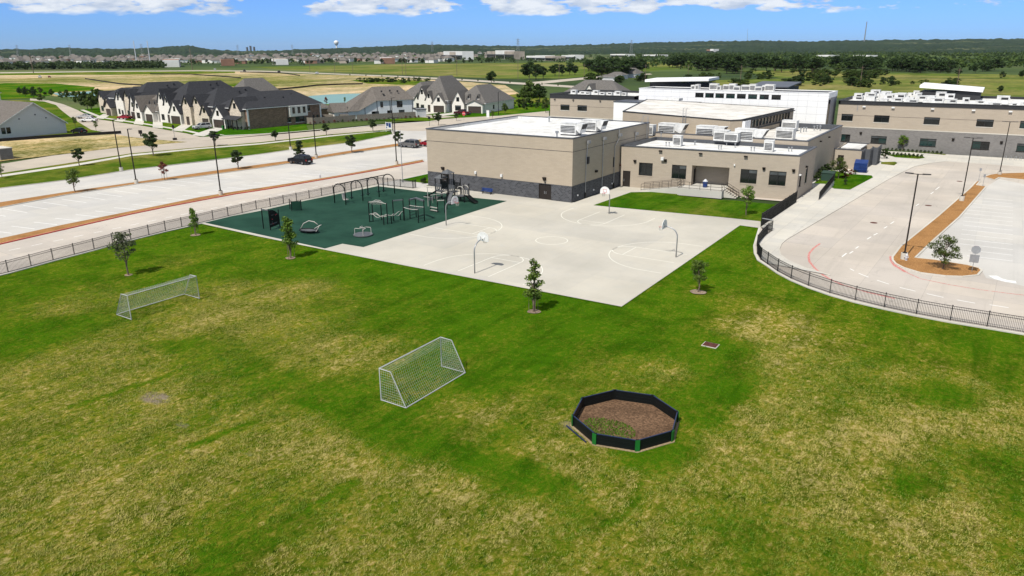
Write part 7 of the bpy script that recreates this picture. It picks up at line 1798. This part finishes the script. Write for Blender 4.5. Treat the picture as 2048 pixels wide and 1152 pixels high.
# small street furniture
o = thing('wheelie_bin', 'green wheeled bin beside the brick house garage', 'bin', g(447,259)); MB().hexa([(-.25,-.25,.05),(.25,-.25,.05),(.25,.25,.05),(-.25,.25,.05)], [(-.33,-.33,1.0),(.33,-.33,1.0),(.33,.33,1.0),(-.33,.33,1.0)]).build('body', M['green_post'], o); MB().box(-.36,.36,-.36,.36,1.0,1.08).build('lid', M['green_post'], o)
def cluster(label, px, py): 
    o = thing('mail_box', label, 'mailbox', g(px, py)); MB().box(-.12,.12,-.12,.12,0,.7).build('pedestal', M['bronze_metal'], o); MB().box(-.45,.45,-.25,.25,.7,1.6).build('box', M['bronze_metal'], o)
cluster('brown mailbox stand on the dry lot by the street', 282, 273); 
o = thing('street_sign', 'round black sign on a post at the side street corner', 'sign', g(350,280)); MB().cyl((0,0), .06, 0, 3.0, 6).build('post', M['galv'], o); MB().cyl((0,0), .5, 0, .5, 10).build('base', M['bronze_metal'], o); MB().tube([(0,-.05,3.2),(0,.05,3.2)], .5, 14).build('sign_plate', M['black_metal'], o)
o = thing('street_sign', 'small dark sign on a post behind the gymnasium front corner', 'sign', g(859,252)); MB().cyl((0,0), .05, 0, 2.6, 6).build('post', M['black_metal'], o); MB().box(-.45,.45,-.04,.04,2.0,2.6).build('sign_plate', M['black_metal'], o)
o = thing('utility_box', 'grey concrete utility vault at the left edge by the dry lot', 'utility box', g(8,318)); MB().box(-3.5,1.6,-1.2,1.2,0,2.2).build('vault', M['grey_block_light'], o); MB().box(-3.6,1.7,-1.3,1.3,2.2,2.35).build('cap', M['kerb'], o)
o = thing('signboard', 'white roadside board on the lawn by the street light', 'sign', g(976,240)); 
for x in (-.35,.35): MB().box(x-.05,x+.05,-.05,.05,0,3).build('post', M['white_paint'], o)
MB().box(-.5,.5,-.04,.04,.8,2.9).build('board', M['white_paint'], o)
# ================================================================== FAR BACKGROUND
fr = random.Random(77)
M['far_wall'] = plain('far_house_wall', (.42,.36,.30), .9, 0, .1, .3, .05); M['far_white'] = plain('far_white_wall', (.72,.71,.68), .9, 0, .1, .1, .05); M['far_brick'] = plain('far_brick_wall', (.30,.17,.12), .9, 0, .1, .2, .05)
def far_house(proto_w, proto_r, loc, rz_, sc, label, group):
    o = thing('house', label, 'house', loc, rz_, group, sc); link('wall', proto_w, o); link('roof', proto_r, o); return o
WLS, RFS = [], []
for mt in ('far_wall','far_white','far_brick'):
    m = MB(); m.box(-8,8,-6,6,0,4.6); m.box(-7.6,-2,-7,-6,0,4.2); WLS.append(m.mesh('wall', M[mt]))
for pk_ in (8.5, 9.8):
    m = MB(); m.add([(-8.5,-6.5,4.5),(8.5,-6.5,4.5),(8.5,6.5,4.5),(-8.5,6.5,4.5),(-3,0,pk_),(3,0,pk_)], [(0,1,5,4),(1,2,5),(2,3,4,5),(3,0,4),(3,2,1,0)])
    m.add([(-8,-7.3,4.1),(-1.6,-7.3,4.1),(-4.8,-7.3,7.4),(-4.8,0,7.6),(-8,0,4.1),(-1.6,0,4.1)], [(0,2,3,4),(1,5,3,2),(0,1,2)]); RFS.append(m.mesh('roof', M['roof_far']))
rows_f = [(r0, lab, grp) for r0, lab, grp in ((0,'house in the front rank of the far suburb','far suburb, front rank'),(1,'house in the middle ranks of the far suburb','far suburb, middle ranks'),(2,'house in the rear ranks of the far suburb','far suburb, rear ranks'))]
cnt = 0
for lab, grp, n, x0, x1, y0, y1 in (('house in the left front rank of the far suburb','far suburb, left front',50,-60,330,119,131),('house in the middle front rank of the far suburb beyond the meadow','far suburb, middle front',60,330,900,120,129.5),('house in the rear ranks of the far suburb','far suburb, rear ranks',130,-80,1000,110.5,119)):
    for k in range(n):
        px = x0+(x1-x0)*(k+.5)/n+fr.uniform(-4,4); py = fr.uniform(y0, y1)-px*.0028; p = g(px, py)
        d = math.hypot(p.x, p.y)
        if d > 3400: continue
        far_house(WLS[fr.choice((0,1,1,2,1) if y0 > 118 else (0,0,1,2))], RFS[fr.randint(0,1)], (p.x,p.y,-.1), fr.uniform(0,6.28), fr.uniform(.95,1.3), lab, grp)
for k in range(70):
    px = fr.uniform(330, 1000); p = g(px, 129-px*.0028+fr.uniform(-2.5,1.2)); plant('tree', 'dark garden tree among the front houses of the far suburb', BT[fr.choice((0,1,2))], (p.x,p.y,-.1), fr.uniform(5,9), 1.1, k, 'garden trees of the far suburb')
# shops and flat-roofed blocks
def shop(label, px, py, w_, d_, h_, mats, rz_=-.6):
    p = g(px, py); o = thing('shop_building', label, 'building', (p.x,p.y,0), rz_); n = len(mats); x = -w_/2
    for i, mt in enumerate(mats):
        ww_ = w_/n; m = MB(); m.box(x, x+ww_-.02, -d_/2, d_/2, 0, h_*(1+.12*(i%2))); m.build('wall', M[mt], o)
        m = MB(); m.box(x+.8, x+ww_-.8, -d_/2-.05, -d_/2-.01, .4, h_*.5); m.build('shop_window', M['glass'], o)
        m = MB(); m.box(x+.3, x+ww_-.3, -d_/2-.9, -d_/2-.06, h_*.56, h_*.62); m.build('awning', M['coping'], o); x += ww_
    return o
shop('white and brick flat-roofed shops at the far left beyond the graded ground', 345, 133, 90, 20, 9, ('far_brick','far_white','far_white','far_brick','far_white'))
shop('white flat-roofed shop right of the far shops', 455, 131, 50, 18, 8, ('far_white','far_brick'))
shop('white shops at the left end of the far meadow', 560, 129, 70, 18, 8, ('far_white','far_wall','far_white'))
shop('tan block beyond the middle of the far meadow', 770, 127, 60, 18, 8.5, ('far_brick','far_white','far_brick'))
shop('long pale apartment block beyond the far meadow', 910, 119, 170, 24, 15, ('far_wall','far_white','far_wall','far_white'))
shop('long pale apartment block right of its neighbour', 1010, 118, 160, 24, 16, ('far_wall','far_white','far_wall'))
shop('white low shops beyond the right end of the far meadow', 1090, 121, 130, 20, 8, ('far_white','far_white','far_wall'))
shop('white low building among the trees behind the grove', 1145, 119, 60, 20, 8, ('far_white','far_white'))
for i, (px, py, w_, h_) in enumerate(((1245,114,60,7),(1310,116,50,7),(1425,106,40,14),(1590,101,110,7),(1690,99,200,8),(1760,100,160,8),(1850,98.5,260,9),(1940,98,220,9),(1335,104,40,10),(890,104,120,12),(950,104.5,90,12),(1655,118,26,7),(1730,117,30,6))):
    shop('pale industrial shed number %s from the left, low on the far plain' % ('one two three four five six seven eight nine ten eleven twelve thirteen'.split()[i]) if False else ('white shed among the far woods right of the grove','small white shed in the far woods','red and white tower block far off in the woods','long white warehouse at the foot of the right hills','white warehouse left of the tall mast','white warehouse under the tall mast','very long white warehouse right of the mast','white warehouse at the far right foot of the hills','pale barn far off in the woods','pale warehouse before the left hills','pale warehouse right of its twin before the left hills','white tank shed in the right meadow woods','white barn behind the right meadow trees')[i], px, py, w_, 30, h_, ('far_white',) if i != 2 else ('far_brick','far_white'), -.45)
# farm buildings across the far road
for lab, px, py, w_, d_, e_, r_k in (('pale farmhouse under the oaks across the far road', 1235, 155, 16, 12, 3, 7), ('white farm shed beside the pale farmhouse', 1215, 158, 12, 8, 3, 5), ('low white shed at the end of the farm track', 1195, 161, 14, 8, 2.6, 4)):
    p = g(px, py); house(lab, (p.x,p.y,0), R_(-10), w_, d_, e_, r_k, 'siding', 'roof_grey', [], along='x')
# poles and wires
def pole_line(label, pts, h, group, arms=True, wires=True):
    tops = []
    for px, py in pts:
        p = g(px, py); o = thing('utility_pole', label, 'utility pole', (p.x,p.y,0), -.6, group); s_ = max(1.0, math.hypot(p.x,p.y)/900)
        MB().tube([(0,0,0),(0,0,h)], [.2*s_,.13*s_], 6).build('pole', M['bark'], o)
        if arms: MB().box(-1.4,1.4,-.08*s_,.08*s_,h-1.2,h-1.0).build('crossarm', M['bark'], o)
        tops.append(V(p.x,p.y,h-1))
    return tops
t_ = pole_line('dark wooden utility pole in the line along the far road', [(620,143),(670,145.5),(706,146),(805,150),(812,152),(914,153),(1036,160)], 14, 'utility poles along the far road')
def wire(label, tops, sag, r):
    m = MB()
    for a, c in zip(tops, tops[1:]): m.tube([a.lerp(c, k/10)-V(0,0,sag*4*(k/10)*(1-k/10)) for k in range(11)], r, 4)
    tag(m.build('power_line', M['dark_louvre']), label, 'power line')
wire('thin power line strung along the far road poles', t_, 1.0, .04)
t_ = pole_line('wooden utility pole in the line behind the white block', [(1118,158),(1168,160),(1290,163),(1375,164),(1480,168),(1720,172),(1912,182)], 11, 'utility poles behind the white block')
wire('thin pale power line running behind the white block and right wing', t_, 1.2, .05)
for k, (px, py) in enumerate(((275,134.5),(302,134.5),(67,146),(385,140))):
    p = g(px, py); o = thing('utility_pole', ('tall pale twin pole left of the far shops','tall pale pole beside its twin at the far shops','dark pole at the far left before the tree line','dark pole in front of the far shops')[k], 'utility pole', (p.x,p.y,0), -.5); h_ = (34,34,20,24)[k]
    MB().tube([(0,0,0),(0,0,h_)], [.7,.4] if k < 2 else [.4,.25], 6).build('pole', M['hydrant' if k < 2 else 'bark'], o); MB().box(-4,4,-.3,.3,h_-4,h_-3.4).build('crossarm', M['hydrant' if k < 2 else 'bark'], o)
def pylon(label, px, py, h):
    p = g(px, py); o = thing('pylon', label, 'pylon', (p.x,p.y,0), .3); m = MB(); w_ = h*.1; r = h*.006
    for sx_ in (-1,1):
        for sy_ in (-1,1): m.tube([(sx_*w_,sy_*w_,0),(sx_*w_*.25,sy_*w_*.25,h)], r, 4)
    for k in range(6):
        z0, z1 = h*k/6, h*(k+1)/6; a, c = w_*(1-.75*k/6), w_*(1-.75*(k+1)/6)
        m.tube([(-a,-a,z0),(c,-c,z1)], r*.7, 4); m.tube([(a,-a,z0),(-c,-c,z1)], r*.7, 4)
    m.build('lattice', M['galv'], o)
    for z in (.72,.84,.95): MB().bar((-h*.15,0,h*z), (h*.15,0,h*z), r*2).build('crossarm', M['galv'], o)
for i, (px, py, h) in enumerate(((38,115,45),(143,114,45),(286,114,45),(477,112,42),(586,111,42),(865,108,55),(1036,110,55),(1262,108,50))): pylon('lattice pylon far off, %s along the skyline' % ('leftmost one','second one from the left','above the far shops','above the left meadow end','just left of the water tower','right of the water tower','above the grove','above the right woods')[i], px, py, h)
# water tower
p = g(674,105); d = math.hypot(p.x,p.y); k = d/1455
o = thing('water_tower', 'white water tower on the skyline', 'water tower', (p.x,p.y,0))
m = MB(); zt = CH+16.5*k; m.tube([(0,0,0),(0,0,zt-7*k)], [1.6*k,1.3*k], 14); m.build('stem', M['white_paint'], o)
m = MB(); m.tube([(0,0,zt-9*k),(0,0,zt-6.5*k),(0,0,zt-3.5*k),(0,0,zt-1.2*k),(0,0,zt)], [1.3*k,3.4*k,4.6*k,3.6*k,1.0*k], 20); m.build('tank', M['white_paint'], o, smooth=True)
# mast and crane on the right
def mast(name, label, px, py, top, w_, lean=0, cat='mast'):
    p = g(px, py); d = math.hypot(p.x,p.y); k = d/1455; o = thing(name, label, cat, (p.x,p.y,0)); h = CH+(py-top)*k; m = MB(); r = .28*k
    m.tube([(0,0,0),(lean*k,0,h)], [r*1.6*w_,r*w_], 5); m.build('tower', M['galv'], o); return o, h, k
mast('radio_mast', 'tall thin lattice mast on the right skyline', 1726, 100, 59, 2.6)
o, h, k = mast('radio_mast', 'thin leaning crane mast on the skyline above the woods', 1494, 100, 68, .7, -2, 'crane')
# distant city towers
for i, (px, h_) in enumerate(((495,18),(502,22),(509,19))):
    p = g(px, 104); d = math.hypot(p.x,p.y); k = d/1455; MBx = MB(); MBx.box(-1.3*k,1.3*k,-1.3*k,1.3*k,0,CH+(h_-8)*k*.55)
    oo = MBx.build('tower_block', M['coping'], None, (p.x,p.y,0)); tag(oo, ('left','middle','right')[i]+' one of three tiny towers on the left skyline', 'building')
